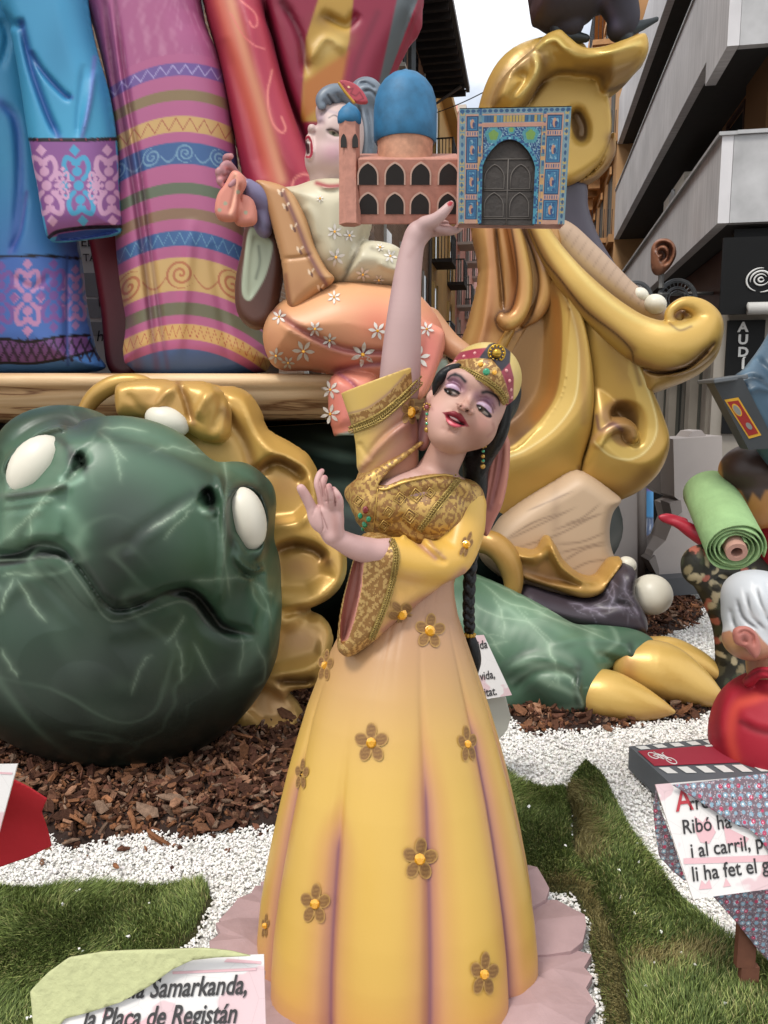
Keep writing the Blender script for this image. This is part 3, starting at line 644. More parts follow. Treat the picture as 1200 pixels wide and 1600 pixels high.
# windows in the recess wall
def rwin(px0, py0, px1, py1, m=M_GLASS, nm='window', fr=True):
    a = stz(on_t(px0, py0, TR + REC)); b = stz(on_t(px1, py1, TR + REC)); s0, s1 = sorted((a[0], b[0])); z0, z1 = sorted((a[2], b[2]))
    o = slab(nm, m, mb, s0, s1, TR + REC - .03, TR + REC + .05, z0, z1)
    if fr:
        f = MB()
        for (u0, u1, v0, v1) in ((s0 - .06, s1 + .06, z0 - .06, z0), (s0 - .06, s1 + .06, z1, z1 + .06), (s0 - .06, s0, z0, z1), (s1, s1 + .06, z0, z1)): quadbox(f, u0, u1, TR + REC - .07, TR + REC + .02, v0, v1)
        f.build('window_frame', M_WOODF, o)
rwin(1090, 250, 1128, 170); rwin(1008, 360, 1020, 320); rwin(986, 380, 992, 350)
zc = z_lt + .1
for k, s in enumerate(np.arange(SC0 + 7.5, s_end - 1, 2.6)): 
    for z in (z_mt + .2, z_ut + .2): slab('window', M_GLASS, mb, s, s + 1.1, TR + REC - .03, TR + REC + .1, z - .5, z + .9)
slab('wooden_lattice', mat('lattice', '#7a5a38', rough=.8, bump=1, bscale=90), mb, SC0 + 1.25, SC0 + 2.6, TR + REC - .1, TR + REC, z_lt - .3, z_mb + .2)
slab('window', M_GLASS, mb, SC0 + .85, SC0 + .95, TR + REC + .55, TR + REC + 1.4, z_lt - .2, z_md); slab('window_frame', M_WOODF, mb, SC0 + .8, SC0 + .9, TR + 1.9, TR + 6, z_lt - .2, z_md + .1)
ac = thing('air_conditioner', 'white air conditioner standing on the ribbed balcony of the modern building', 'air conditioner', ST(*stz(on_t(1037, 320, TR + .35))[:2], z_lt))
a = stz(on_t(1038, 300, TR + .35)); b = stz(on_t(1068, 300, TR + .35)); s0, s1 = sorted((a[0], b[0])); za = z_lt + .85
slab('cabinet', mat('ac_white', '#c9c4b8', rough=.6, noise=.1), ac, s0, s1, TR + .35, TR + .8, z_lt, za)
V, F = lathe([(.3, 0), (.3, .03), (.22, .05), (.05, .05)], 20); Rm = np.stack([SD, np.cross(-TD, SD), -TD], 1)
mk('fan_grille', V @ Rm.T + ST((s0 + s1) / 2, TR + .35, (z_lt + za) / 2 + .1), F, mat('ac_grille', '#8f9092', rough=.5, bump=.5, bscale=60), ac)
for k in range(12):
    s = SC0 + 2.9 + k * 1.9; o = slab('window', M_GLASS, mb, s, s + 1.2, TR + REC - .02, TR + REC + .02, z_lt + .05, z_lt + 1.35); slab('window_frame', M_WOODF, o, s - .06, s, TR + REC - .06, TR + REC + .02, z_lt, z_lt + 1.4); slab('window_frame', M_WOODF, o, s + 1.2, s + 1.26, TR + REC - .06, TR + REC + .02, z_lt, z_lt + 1.4); slab('window_frame', M_WOODF, o, s - .06, s + 1.26, TR + REC - .06, TR + REC + .02, z_lt + 1.4, z_lt + 1.47)
slab('rolling_shutter', mat('maroon_shutter', '#3a2320', rough=.6, bump=1, bscale=40), mb, SC0 + .78, SC0 + .88, TR + REC + .7, TR + REC + 2.6, z_lt + .06, z_md - .1)
# ground floor of the modern building
M_PIL = mat('stone_pilaster', '#9b948a', rough=.8, noise=.2, nscale=1.5); M_MAROON = mat('maroon_panel', '#4a2a24', rough=.5, noise=.1)
gs = TR + .55
slab('black_fascia', M_BLK, mb, SC0 + .25, SC0 + .4, TR + .30, TR + 9, 2.95, 4.16)
slab('maroon_fascia', M_MAROON, mb, SC0 + .45, s_end, gs - .05, gs + .1, 3.15, 4.16)
slab('shop_back', M_BLK, mb, SC0 + .6, s_end, gs + .5, gs + .7, 0, 4.1)
sg = SC0 + .5; k = 0
while sg < s_end - 1:
    slab('pilaster', M_PIL, mb, sg, sg + .42, gs - .06, gs + .4, 0, 3.13)
    w = [1.5, 1.1, 1.9, 1.3][k % 4]
    slab('shop_glass', M_GLASS, mb, sg + .5, sg + .42 + w - .08, gs + .15, gs + .18, .4, 3.1); slab('shop_sill', M_MAROON, mb, sg + .44, sg + .42 + w, gs, gs + .3, 0, .42)
    for q in (.44, .42 + w / 2, .42 + w - .06): slab('door_frame', mat('grey_frame', '#56564f', rough=.5), mb, sg + q, sg + q + .06, gs + .1, gs + .2, .42, 3.12)
    sg += .42 + w; k += 1
slab('pilaster', M_PIL, mb, SC0 + .42, SC0 + .6, TR + .15, TR + .95, 0, 2.94); slab('pilaster', M_PIL, mb, SC0 + .42, SC0 + .6, TR + 1.0, TR + 8, 0, 2.94)
# old ornate building beyond
ob = thing('ornate_building', 'ochre ornate apartment building with stone balconies beyond the modern building', 'building', ST(s_end, TR, 0))
M_OCH = mat('ochre_wall', '#c99c6c', rough=.8, noise=.15, nscale=1.2); M_OCH2 = mat('ochre_trim', '#b88a5c', rough=.8, noise=.15); M_SHUT = mat('balcony_shutter', '#5b5a55', rough=.7)
slab('wall', M_OCH, ob, s_end + .02, s_end + 26, TR - .0, TR + 6, 0, 17)
zz = [4.0, 7.2, 10.4, 13.6]
for z in zz:
    slab('cornice', M_OCH2, ob, s_end + .03, s_end + 26, TR - .18, TR, z - .25, z)
    for i in range(6):
        s = s_end + .8 + i * 3.4; slab('balcony_floor', M_OCH2, ob, s, s + 1.9, TR - .85, TR - .003, z - .12, z + .04); slab('balcony_bracket', M_OCH2, ob, s + .2, s + .45, TR - .6, TR - .18, z - .6, z - .12); slab('balcony_bracket', M_OCH2, ob, s + 1.4, s + 1.65, TR - .6, TR - .18, z - .6, z - .12)
        o = slab('balcony_door', M_SHUT, ob, s + .45, s + 1.45, TR - .05, TR + .1, z + .05, z + 2.2); slab('door_surround', M_OCH, o, s + .3, s + 1.6, TR - .12, TR - .05, z + 2.2, z + 2.45)
        m = MB(); quadbox(m, s, s + 1.9, TR - .85, TR - .81, z + .98, z + 1.03)
        for q in np.linspace(0, 1.86, 15): quadbox(m, s + q, s + q + .025, TR - .84, TR - .82, z + .04, z + .98)
        for q in np.linspace(0, .8, 7): quadbox(m, s, s + .02, TR - .82 + q, TR - .80 + q, z + .04, z + .98)
        m.build('balcony_railing', M_RAIL, ob)
slab('roof_cornice', M_OCH2, ob, s_end + .03, s_end + 26, TR - .5, TR, 16.6, 17.05)
# left side of the street
TL = -3.6; sbk = stz(on_t(671, 300, TL))[0]
bb = thing('brick_building', 'brown brick apartment building with dark wooden eaves behind the statues', 'building', ST(sbk - 12, TL, 0))
q = stz(on_t(671, 140, TL)); z_ev = q[2]
slab('wall', brick_mat('street_brick', '#9a7a63', '#86674f', '#a08d7c', SD), bb, sbk - 26, sbk, TL - 8, TL, 0, z_ev)
q1 = stz(on_t(706, 132, TL + 1.15)); q0 = stz(on_t(674, 0, TL + 1.15)); M_EAVE = mat('dark_eave_wood', '#2d2826', rough=.9, noise=.2)
slab('roof', mat('roof_tile', '#4a4644', rough=.9, noise=.3, nscale=3), bb, sbk - 26, sbk + .5, TL - 8.3, TL + 1.2, z_ev + .22, z_ev + .36)
slab('eave_boards', M_EAVE, bb, sbk - 26, sbk + .45, TL, TL + 1.15, z_ev + .12, z_ev + .2)
for i in range(44): slab('rafter', M_EAVE, bb, sbk + .3 - i * .55, sbk + .45 - i * .55, TL + .01, TL + 1.2, z_ev - .06, z_ev + .12)
slab('gutter', mat('zinc', '#55524e', rough=.5, metal=.4), bb, sbk - 26, sbk + .6, TL + 1.2, TL + 1.32, z_ev + .12, z_ev + .3)
for i in range(9):
    s = sbk - 1.2 - i * 2.4
    for z in (1.2, 4.4, 7.6, 10.6):
        o = slab('window', M_GLASS, bb, s - .45, s + .45, TL + .0, TL + .03, z, z + 1.5); slab('window_frame', mat('white_trim', '#b9b6ae', rough=.6), o, s - .52, s - .45, TL, TL + .06, z - .05, z + 1.6); slab('sill', MATS['white_trim'], o, s - .6, s + .6, TL, TL + .15, z - .1, z - .003)
m = MB(); m.tube([ST(sbk - .3, TL + .08, 0), ST(sbk - .3, TL + .08, z_ev - .6), ST(sbk - .3, TL + 1.1, z_ev)], .06); m.build('drainpipe', mat('pipe', '#5f5852', rough=.6), bb)
m = MB(); m.tube([ST(sbk - 5, TL + .08, 0), ST(sbk - 5, TL + .08, z_ev)], .13, 4); m.build('drainpipe', mat('pipe_blue', '#5d666b', rough=.6), bb)
s_y = stz(on_t(712, 400, TL))[0]; s_p = s_y + 16
def terrace(name, label, s0, s1, wall, trim, zs, ztop, white=False, sp=3.0):
    b = thing(name, label, 'building', ST(s0, TL, 0)); slab('wall', wall, b, s0 + .02, s1, TL - 7, TL, 0, ztop); slab('roof_cornice', trim, b, s0 + .02, s1, TL, TL + .4, ztop - .3, ztop)
    s = s0 + .7; k = 0
    while s + 1.8 < s1:
        for z in zs:
            o = slab('balcony_door', M_GLASS if not white else mat('pale_shutter', '#a9aaa8', rough=.6), b, s + .35, s + 1.35, TL, TL + .06, z + .05, z + 2.3)
            slab('door_frame', trim, o, s + .2, s + .35, TL, TL + .1, z + .05, z + 2.45); slab('door_frame', trim, o, s + 1.35, s + 1.5, TL, TL + .1, z + .05, z + 2.45)
            slab('balcony_floor', trim if white else M_EAVE, b, s, s + 1.7, TL + .003, TL + .75, z - .1, z + .03)
            m = MB(); quadbox(m, s, s + 1.7, TL + .71, TL + .75, z + .95, z + 1.0)
            for q in np.linspace(0, 1.66, 13): quadbox(m, s + q, s + q + .03, TL + .72, TL + .74, z + .03, z + .95)
            for q in np.linspace(0, .7, 7): quadbox(m, s, s + .02, TL + q, TL + q + .03, z + .03, z + .95)
            quadbox(m, s, s + .03, TL, TL + .75, z + .95, z + 1.0); m.build('balcony_railing', M_RAIL, b)
        s += sp; k += 1
    return b
terrace('yellow_building', 'narrow yellow building with black iron balconies seen past the raised arm', sbk + .05, s_y, mat('yellow_wall', '#dcbd7c', rough=.8, noise=.12, nscale=1), mat('yellow_trim', '#c9ab70', rough=.8), (3.6, 6.8, 10.0), 13.6, False, 5.6)
terrace('pink_building', 'pink building with white balconies seen below the blue tiled gate', s_y + .05, s_y + 22, mat('pink_wall', '#dca59c', rough=.8, noise=.12, nscale=1), mat('white_stone_trim', '#bcb7b2', rough=.7), (3.4, 6.4, 9.4, 12.4), 15.5, True, 5.2)
m = MB(); A = P(655, 183, 22); B = P(840, 92, 16); m.tube([A + (B - A) * t - np.array([0, 0, .5 * 4 * t * (1 - t) * .3]) for t in np.linspace(-.3, 1.4, 24)], .012, 5)
tag(m.build('overhead_cable', M_RAIL), 'thin dark cable hanging across the street against the sky', 'cable')
# ================================================================ TURTLE
turtle = thing('turtle_statue', 'giant dark green turtle statue with blank white eyes and a golden ruffled collar', 'statue', (-1.2, 3.6, 0))
def vein(p, pts, w=1.6, a=.55, seed=0, c='#a9cdb8', n=3):
    """a jagged pale vein with a soft glow and a few branches"""
    r = np.random.default_rng(seed); A = spline(pts, 5); A[1:-1] += r.normal(size=(len(A) - 2, 2)) * 1.0
    p.stroke(A, w * 4.5, c, a * .4, curve=False, taper=True); p.stroke(A, w, c, a, curve=False, taper=True)
    for _ in range(n):
        i = r.integers(1, len(A) - 2); d = A[min(i + 2, len(A) - 1)] - A[i]; d = d / (np.linalg.norm(d) + 1e-6); s = r.choice([-1, 1]); q = np.array([d[0] * .75 - s * d[1] * .65, d[1] * .75 + s * d[0] * .65])
        ln = r.uniform(14, 42); B = np.array([A[i], A[i] + q * ln * .5 + r.normal(size=2) * 2, A[i] + q * ln + r.normal(size=2) * 4]); p.stroke(B, w * .7, c, a * .7, curve=False, taper=True)
# ---- head
lo, hi = bounds(-190, 600, 480, 1230, 2.75, 4.4); lo[2] = -.02; lo[1] = 2.68; hi[1] = 4.3; lo[0] = -2.35; hi[0] = -.35; hi[2] = 1.62
f = Field(lo, hi, .0078)
def EL(px, py, Y, rx, ry, rz, k=.08, R=None, mode='u'): f.ell(P(px, py, Y), (rx, ry, rz), k, R, mode)
EL(160, 935, 3.55, .80, .68, .70, 0)            # skull and cheeks
EL(205, 1010, 3.38, .62, .55, .52, .12)         # chin
EL(300, 930, 3.45, .40, .48, .52, .12)
EL(30, 900, 3.45, .52, .5, .55, .12)
EL(205, 784, 3.16, .37, .36, .34, .10, rotm('Y', 16))    # muzzle
EL(255, 850, 3.08, .36, .28, .26, .12)
EL(150, 800, 3.12, .34, .30, .33, .12)
EL(188, 900, 3.02, .17, .18, .17, .10)          # beak
EL(100, 700, 3.48, .27, .3, .19, .07)           # brow left
EL(374, 782, 3.42, .16, .24, .17, .14)          # brow right
f.band(.07)
f.carve([(110, 872), (122, 884), (140, 908), (160, 937), (182, 952), (215, 946), (258, 926)], 4, .022); f.carve([(-40, 866), (0, 868), (30, 864), (60, 852), (98, 858), (112, 876)], 9, .045); f.carve([(262, 924), (292, 922), (312, 934), (330, 958), (350, 980), (396, 991)], 8, .04)
f.area([(0, 700), (150, 680), (230, 690), (400, 760), (425, 900), (400, 985), (350, 975), (325, 938), (300, 915), (258, 920), (215, 940), (182, 946), (160, 930), (140, 898), (122, 868), (95, 845), (60, 842), (0, 852)], -.028, 10)
f.carve([(-30, 890), (40, 884), (90, 892), (130, 940), (165, 985), (215, 985), (262, 962), (290, 965), (310, 990), (350, 1010), (395, 1018)], 16, -.012)
f.carve([(118, 712), (127, 718), (133, 728)], 8, .05); f.carve([(114, 734), (124, 728), (130, 724)], 6, .035)      # nostrils
f.carve([(318, 765), (328, 778), (331, 792)], 9, .06); f.carve([(312, 776), (326, 790)], 6, .04)
f.carve([(318, 795), (330, 803), (338, 795)], 6, -.016)
f.carve([(145, 675), (112, 745), (100, 800), (104, 850)], 10, .012); f.carve([(165, 655), (130, 700), (88, 760), (55, 800)], 8, -.012)
f.carve([(300, 770), (262, 800), (220, 830), (200, 850), (204, 866)], 12, .008); f.carve([(305, 782), (265, 815), (214, 848)], 10, -.006)
f.carve([(340, 730), (348, 780), (350, 850), (346, 915), (342, 945)], 6, -.018); f.carve([(356, 760), (362, 830), (368, 880), (390, 905)], 7, .014)
f.carve([(-8, 765), (12, 718), (46, 684), (84, 668), (104, 670)], 7, -.03); f.carve([(20, 690), (60, 664), (100, 655), (130, 672)], 8, .014)
f.carve([(0, 775), (40, 768), (70, 765), (108, 757)], 5, -.02); f.carve([(0, 786), (50, 778), (96, 772)], 3.5, .012); f.carve([(-10, 800), (40, 796), (75, 786)], 4, .01)
f.carve([(362, 850), (352, 810), (362, 770), (384, 760), (405, 772), (418, 810), (412, 855), (400, 875)], 7, -.03, closed=False); f.carve([(362, 862), (380, 884), (402, 892), (412, 880)], 5, -.022); f.carve([(372, 890), (395, 902), (414, 893)], 4, .014)
f.carve([(330, 700), (375, 705), (410, 740), (424, 790)], 8, .012)
f.area([(60, 700), (92, 694), (92, 730), (56, 762), (22, 766), (30, 728)], .045, 15); f.area([(366, 780), (386, 764), (404, 776), (412, 812), (404, 852), (386, 860), (366, 832)], .05, 8)
f.carve([(395, 905), (412, 940), (400, 985)], 9, .014); f.carve([(60, 800), (30, 850)], 9, .012); f.carve([(100, 790), (92, 840)], 10, -.012)
f.carve([(-20, 960), (40, 910), (70, 930), (130, 990)], 12, -.01)
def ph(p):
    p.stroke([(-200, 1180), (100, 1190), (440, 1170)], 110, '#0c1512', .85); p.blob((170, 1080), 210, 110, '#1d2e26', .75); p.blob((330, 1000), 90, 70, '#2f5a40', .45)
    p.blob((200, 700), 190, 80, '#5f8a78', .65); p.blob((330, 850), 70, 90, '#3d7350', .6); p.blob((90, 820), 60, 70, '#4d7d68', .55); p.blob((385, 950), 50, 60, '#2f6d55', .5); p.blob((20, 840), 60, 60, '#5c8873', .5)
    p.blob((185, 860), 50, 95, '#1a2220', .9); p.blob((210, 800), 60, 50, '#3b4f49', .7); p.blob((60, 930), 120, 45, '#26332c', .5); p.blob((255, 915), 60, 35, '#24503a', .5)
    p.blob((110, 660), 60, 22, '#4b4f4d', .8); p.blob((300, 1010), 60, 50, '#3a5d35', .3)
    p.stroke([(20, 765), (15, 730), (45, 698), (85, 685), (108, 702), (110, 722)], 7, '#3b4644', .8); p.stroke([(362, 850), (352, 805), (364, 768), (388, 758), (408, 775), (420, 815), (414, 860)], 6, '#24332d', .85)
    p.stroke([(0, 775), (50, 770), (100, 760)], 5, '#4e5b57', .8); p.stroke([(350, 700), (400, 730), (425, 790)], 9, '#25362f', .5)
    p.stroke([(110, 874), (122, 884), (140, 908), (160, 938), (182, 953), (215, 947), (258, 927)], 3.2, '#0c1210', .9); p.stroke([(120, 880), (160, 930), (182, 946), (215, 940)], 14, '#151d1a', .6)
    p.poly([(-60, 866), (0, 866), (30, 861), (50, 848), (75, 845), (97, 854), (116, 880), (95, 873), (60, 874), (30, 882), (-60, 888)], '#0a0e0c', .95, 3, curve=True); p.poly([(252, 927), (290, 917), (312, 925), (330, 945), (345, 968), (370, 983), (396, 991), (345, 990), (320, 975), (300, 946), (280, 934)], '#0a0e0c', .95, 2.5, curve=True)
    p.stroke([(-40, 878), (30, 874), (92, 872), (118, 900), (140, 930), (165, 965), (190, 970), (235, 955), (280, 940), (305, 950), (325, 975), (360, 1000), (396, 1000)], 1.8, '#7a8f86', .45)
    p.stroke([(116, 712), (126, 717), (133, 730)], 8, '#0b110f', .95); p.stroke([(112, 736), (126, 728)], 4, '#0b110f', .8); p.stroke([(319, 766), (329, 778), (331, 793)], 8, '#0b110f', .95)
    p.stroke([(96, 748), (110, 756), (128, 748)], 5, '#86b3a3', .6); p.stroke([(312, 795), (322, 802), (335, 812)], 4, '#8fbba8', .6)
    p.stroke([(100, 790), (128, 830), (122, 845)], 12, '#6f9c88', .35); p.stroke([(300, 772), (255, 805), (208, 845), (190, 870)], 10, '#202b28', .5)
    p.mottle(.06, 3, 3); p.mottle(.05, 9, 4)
    V_ = [[(150, 672), (172, 690), (183, 715), (190, 760)], [(158, 676), (180, 700), (200, 722)], [(150, 672), (190, 668), (235, 676)], [(228, 712), (262, 698), (295, 705), (330, 712)], [(282, 700), (330, 695), (350, 720), (353, 780), (352, 850), (344, 930)], [(312, 776), (270, 806), (230, 830)], [(305, 790), (280, 815), (252, 845)], [(345, 800), (352, 880), (362, 940)], [(296, 910), (330, 905), (370, 902), (396, 905)], [(390, 905), (412, 920), (430, 930)], [(400, 905), (418, 945), (425, 975)], [(392, 908), (400, 940), (425, 960)], [(375, 985), (380, 1020), (372, 1060)], [(255, 1010), (275, 985), (290, 960)], [(240, 1020), (215, 1050), (205, 1090)], [(25, 900), (8, 930), (0, 960)], [(25, 900), (50, 945), (75, 975)], [(0, 900), (30, 896), (70, 900)], [(62, 790), (35, 815), (0, 850)], [(90, 775), (50, 800), (48, 850)], [(150, 675), (118, 740), (70, 775), (55, 812)], [(272, 990), (285, 1030), (280, 1070)], [(400, 1000), (415, 1050), (395, 1080)], [(300, 1000), (320, 1040), (345, 1080)], [(0, 1010), (15, 1040), (30, 1060)]]
    for i, v in enumerate(V_): vein(p, v, 1.3, .3, i, n=0)
V, F = f.mesh(1); p = Paint(V, '#27493a'); ph(p); marble(p, 2.2, .10, '#7fa894', .38, 21); marble(p, 4.5, .07, '#8fb8a4', .22, 33); marble(p, 1.6, .22, '#16201c', .5, 45); p.stroke([(-200, 1200), (120, 1215), (330, 1180), (440, 1120)], 105, '#0b120f', .9); p.blob((150, 1040), 190, 60, '#16221c', .45); mk('head', V, F, M_PAINT, turtle, col=grey(p.C))  # near-black underside: airbrushed dark paint plus shade put into the colour
M_EYEW = mat('eye_white', '#d8d3c3', rough=.42, noise=.03, nscale=4)
V, F = ellipsoid(P(60, 732, 2.965), (.102, .11, .138), rotm('Y', 34)); mk('eye', V, F, M_EYEW, turtle)
V, F = ellipsoid(P(385, 812, 3.07), (.078, .09, .132), rotm('Y', -10)); mk('eye', V, F, M_EYEW, turtle)
V, F = ellipsoid(P(262, 658, 3.60), (.105, .08, .072), rotm('Y', 20)); mk('pearl', V, F, M_EYEW, turtle)
# ---- golden collar
def gold(p, hi='#d6b25c', lo='#8a5a30'):
    p.mottle(.06, 4, 8); p.mottle(.04, 14, 9)
lo, hi = bounds(-40, 575, 580, 1175, 3.38, 4.15); lo[2] = -.03; f = Field(lo, hi, .0095)
f.pillow([(250, 606), (336, 602), (375, 611), (398, 640), (412, 672), (448, 693), (478, 714), (496, 747), (505, 790), (528, 830), (539, 868), (538, 898), (520, 928), (485, 948), (500, 958), (519, 980), (518, 1015), (500, 1055), (465, 1062), (455, 1072), (470, 1088), (477, 1104), (462, 1122), (410, 1134), (373, 1124), (360, 1085), (300, 1040), (240, 900), (200, 700)], 3.74, .15, .10, n=4, tilt=(0, .2))
f.pillow([(10, 712), (22, 684), (48, 666), (90, 656), (135, 650), (150, 700), (90, 790), (5, 830), (-10, 780)], 3.9, .10, .07)
f.tube(PR([(120, 668, 9), (134, 640, 12), (152, 616, 14), (180, 600, 14), (214, 596, 12), (240, 602, 8)], 3.85), .02)
f.pillow([(183, 606), (200, 596), (238, 592), (280, 596), (325, 598), (348, 615), (362, 645), (363, 672), (350, 690), (320, 690), (296, 676), (262, 660), (220, 652), (188, 650)], 3.68, .11, .07)
f.band(.09)
f.carve([(404, 737), (432, 722), (460, 734), (478, 752)], 9, .05); f.area([(400, 735), (440, 722), (474, 745), (488, 790), (462, 812), (420, 815), (405, 790)], .055, 14)
f.carve([(425, 864), (457, 853), (490, 859), (511, 876)], 9, .05); f.area([(422, 864), (460, 852), (505, 872), (516, 900), (480, 922), (430, 922)], .05, 14)
f.area([(440, 985), (480, 965), (506, 985), (498, 1025), (450, 1040), (415, 1045)], .045, 12); f.carve([(440, 962), (470, 955), (500, 966)], 8, .03)
f.area([(395, 1070), (425, 1075), (455, 1105), (455, 1120), (410, 1126), (388, 1110)], .035, 8); f.carve([(436, 1064), (462, 1064), (490, 1064)], 6, .04)
f.carve([(340, 612), (378, 625), (396, 665), (425, 705), (475, 730), (490, 775), (470, 812), (420, 826)], 9, -.025); f.carve([(430, 945), (490, 940), (530, 905), (530, 850), (505, 800)], 8, -.025); f.carve([(400, 1058), (450, 1052), (495, 1040), (508, 1000)], 8, -.02); f.carve([(385, 1130), (440, 1138), (468, 1122), (450, 1090), (405, 1062)], 7, -.02); f.carve([(345, 640), (380, 690), (400, 750)], 12, .03)
f.carve([(278, 598), (290, 625), (300, 660)], 6, .03); f.carve([(240, 640), (262, 612), (285, 600)], 7, -.02); f.carve([(305, 655), (320, 625), (340, 605)], 9, -.025); f.carve([(330, 680), (344, 640), (346, 615)], 7, .02); f.carve([(195, 610), (220, 640), (255, 655)], 6, .012)
V, F = f.mesh(1); p = Paint(V, '#c79c4c'); gold(p)
p.stroke([(404, 735), (432, 720), (462, 732)], 9, '#5a3420', .75); p.stroke([(425, 862), (457, 851), (495, 860), (512, 878)], 9, '#5a3420', .75); p.blob((445, 760), 38, 25, '#9a6a3a', .6); p.blob((465, 885), 40, 20, '#a5713f', .6); p.blob((470, 1000), 40, 25, '#c19266', .7); p.blob((425, 1100), 45, 35, '#c79b6e', .7)  # shadows in dishes and folds painted into the gold as brown
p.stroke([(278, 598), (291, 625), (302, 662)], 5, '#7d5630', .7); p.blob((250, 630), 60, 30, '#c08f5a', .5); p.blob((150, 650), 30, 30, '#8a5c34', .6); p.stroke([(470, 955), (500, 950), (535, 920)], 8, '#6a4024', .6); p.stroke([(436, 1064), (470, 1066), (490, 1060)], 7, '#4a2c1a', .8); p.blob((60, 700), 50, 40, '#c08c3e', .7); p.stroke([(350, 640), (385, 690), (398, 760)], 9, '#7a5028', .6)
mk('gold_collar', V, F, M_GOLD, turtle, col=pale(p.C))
# ---- fore foot and claws
lo, hi = bounds(560, 820, 1060, 1170, 3.4, 4.5); lo[2] = -.03; f = Field(lo, hi, .0095)
f.tube(PR([(600, 960, 100, 4.35), (700, 985, 98, 4.2), (790, 1010, 84, 4.05), (860, 1040, 72, 3.92), (890, 1062, 56, 3.86)], 4), .06)
f.ell(P(930, 1010, 4.0), (.24, .16, .11), .08); f.ell(P(985, 1008, 4.0), (.13, .13, .075), .06); f.ell(P(880, 1080, 3.82), (.15, .15, .14), .06); f.ell(P(990, 1030, 3.95), (.08, .1, .08), .05)
f.ell(P(790, 1085, 3.95), (.33, .2, .12), .08)
f.band(.07)
f.carve([(905, 1050), (880, 1035), (830, 1030), (770, 1060)], 9, -.02); f.carve([(912, 1066), (880, 1052), (838, 1052), (800, 1080)], 7, .018); f.carve([(985, 1010), (950, 1000), (900, 1000), (860, 1010)], 8, -.015); f.carve([(996, 1040), (970, 1035), (930, 1020)], 7, .02); f.carve([(905, 1050), (903, 1085), (912, 1115)], 6, -.025); f.carve([(985, 1010), (990, 1040), (1000, 1060)], 6, -.02)
V, F = f.mesh(1); p = Paint(V, '#3b6550')
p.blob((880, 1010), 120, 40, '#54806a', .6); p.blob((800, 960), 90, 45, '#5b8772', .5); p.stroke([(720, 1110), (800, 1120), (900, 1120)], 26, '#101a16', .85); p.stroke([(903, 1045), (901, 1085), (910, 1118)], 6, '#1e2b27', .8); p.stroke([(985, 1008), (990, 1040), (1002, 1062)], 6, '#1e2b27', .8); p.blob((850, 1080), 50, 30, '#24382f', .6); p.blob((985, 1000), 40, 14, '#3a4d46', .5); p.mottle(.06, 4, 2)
p.blob((820, 955), 60, 18, '#7fa895', .4, 25); p.stroke([(905, 1036), (870, 1022), (820, 1022), (775, 1050)], 8, '#26352f', .5); p.stroke([(900, 1050), (850, 1040), (800, 1065)], 5, '#7d9c90', .4)
for i, v in enumerate([[(745, 905), (790, 940), (840, 955), (900, 985)], [(760, 905), (820, 935), (880, 965), (950, 990)], [(770, 930), (785, 960), (787, 1000)], [(720, 930), (770, 960), (830, 975), (870, 1010)], [(800, 940), (850, 1000), (868, 1040)], [(850, 1000), (868, 1040), (872, 1075)], [(720, 960), (760, 990), (790, 1030)], [(705, 1000), (750, 1010), (800, 1000)], [(830, 955), (890, 975), (960, 1003)], [(870, 1045), (890, 1060), (905, 1080)]]): vein(p, v, 1.0, .34, 50 + i, n=1)
marble(p, 3.5, .08, '#a5c9b8', .3, 61); marble(p, 2.0, .2, '#20322a', .4, 71); mk('foot', V, F, M_PAINT, turtle, col=grey(p.C))
for pts in ([(912, 1084, 34, 3.78), (945, 1086, 40, 3.76), (985, 1096, 32, 3.72), (1025, 1106, 17, 3.69), (1052, 1112, 4, 3.67)],
            [(990, 1040, 36, 3.92), (1030, 1048, 46, 3.9), (1075, 1068, 34, 3.86), (1110, 1086, 18, 3.83), (1130, 1096, 4, 3.81)],
            [(1020, 1012, 18, 4.1), (1050, 1020, 24, 4.08), (1090, 1036, 20, 4.05), (1122, 1054, 11, 4.0), (1139, 1062, 3, 3.98)]):
    pr = PR(pts, 3.8); A = np.array(pr); f = Field(A[:, :3].min(0) - .16, A[:, :3].max(0) + .16, .008); f.tube(pr, 0); V, F = f.mesh(1)
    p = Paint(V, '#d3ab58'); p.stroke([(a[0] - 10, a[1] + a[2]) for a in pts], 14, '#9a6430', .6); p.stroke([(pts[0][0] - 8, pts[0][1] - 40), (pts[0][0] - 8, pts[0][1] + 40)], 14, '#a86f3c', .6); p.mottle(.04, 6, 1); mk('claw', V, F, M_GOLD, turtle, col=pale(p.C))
# shell bulk in the dark under the platform, veined rim seen past the collar
V, F = ellipsoid((-.6, 5.6, .7), (2.3, 1.35, .85), n=64, m=40); p = Paint(V, '#16241f'); p.mottle(.15, 3, 6)
for i, v in enumerate([[(495, 725), (530, 715), (560, 700)], [(490, 760), (540, 765), (570, 750)], [(480, 700), (520, 690), (560, 690)], [(505, 800), (545, 790), (575, 800)]]): vein(p, v, 1.6, .6, 80 + i)
mk('shell', V, F, M_PAINT, turtle, col=p.C)

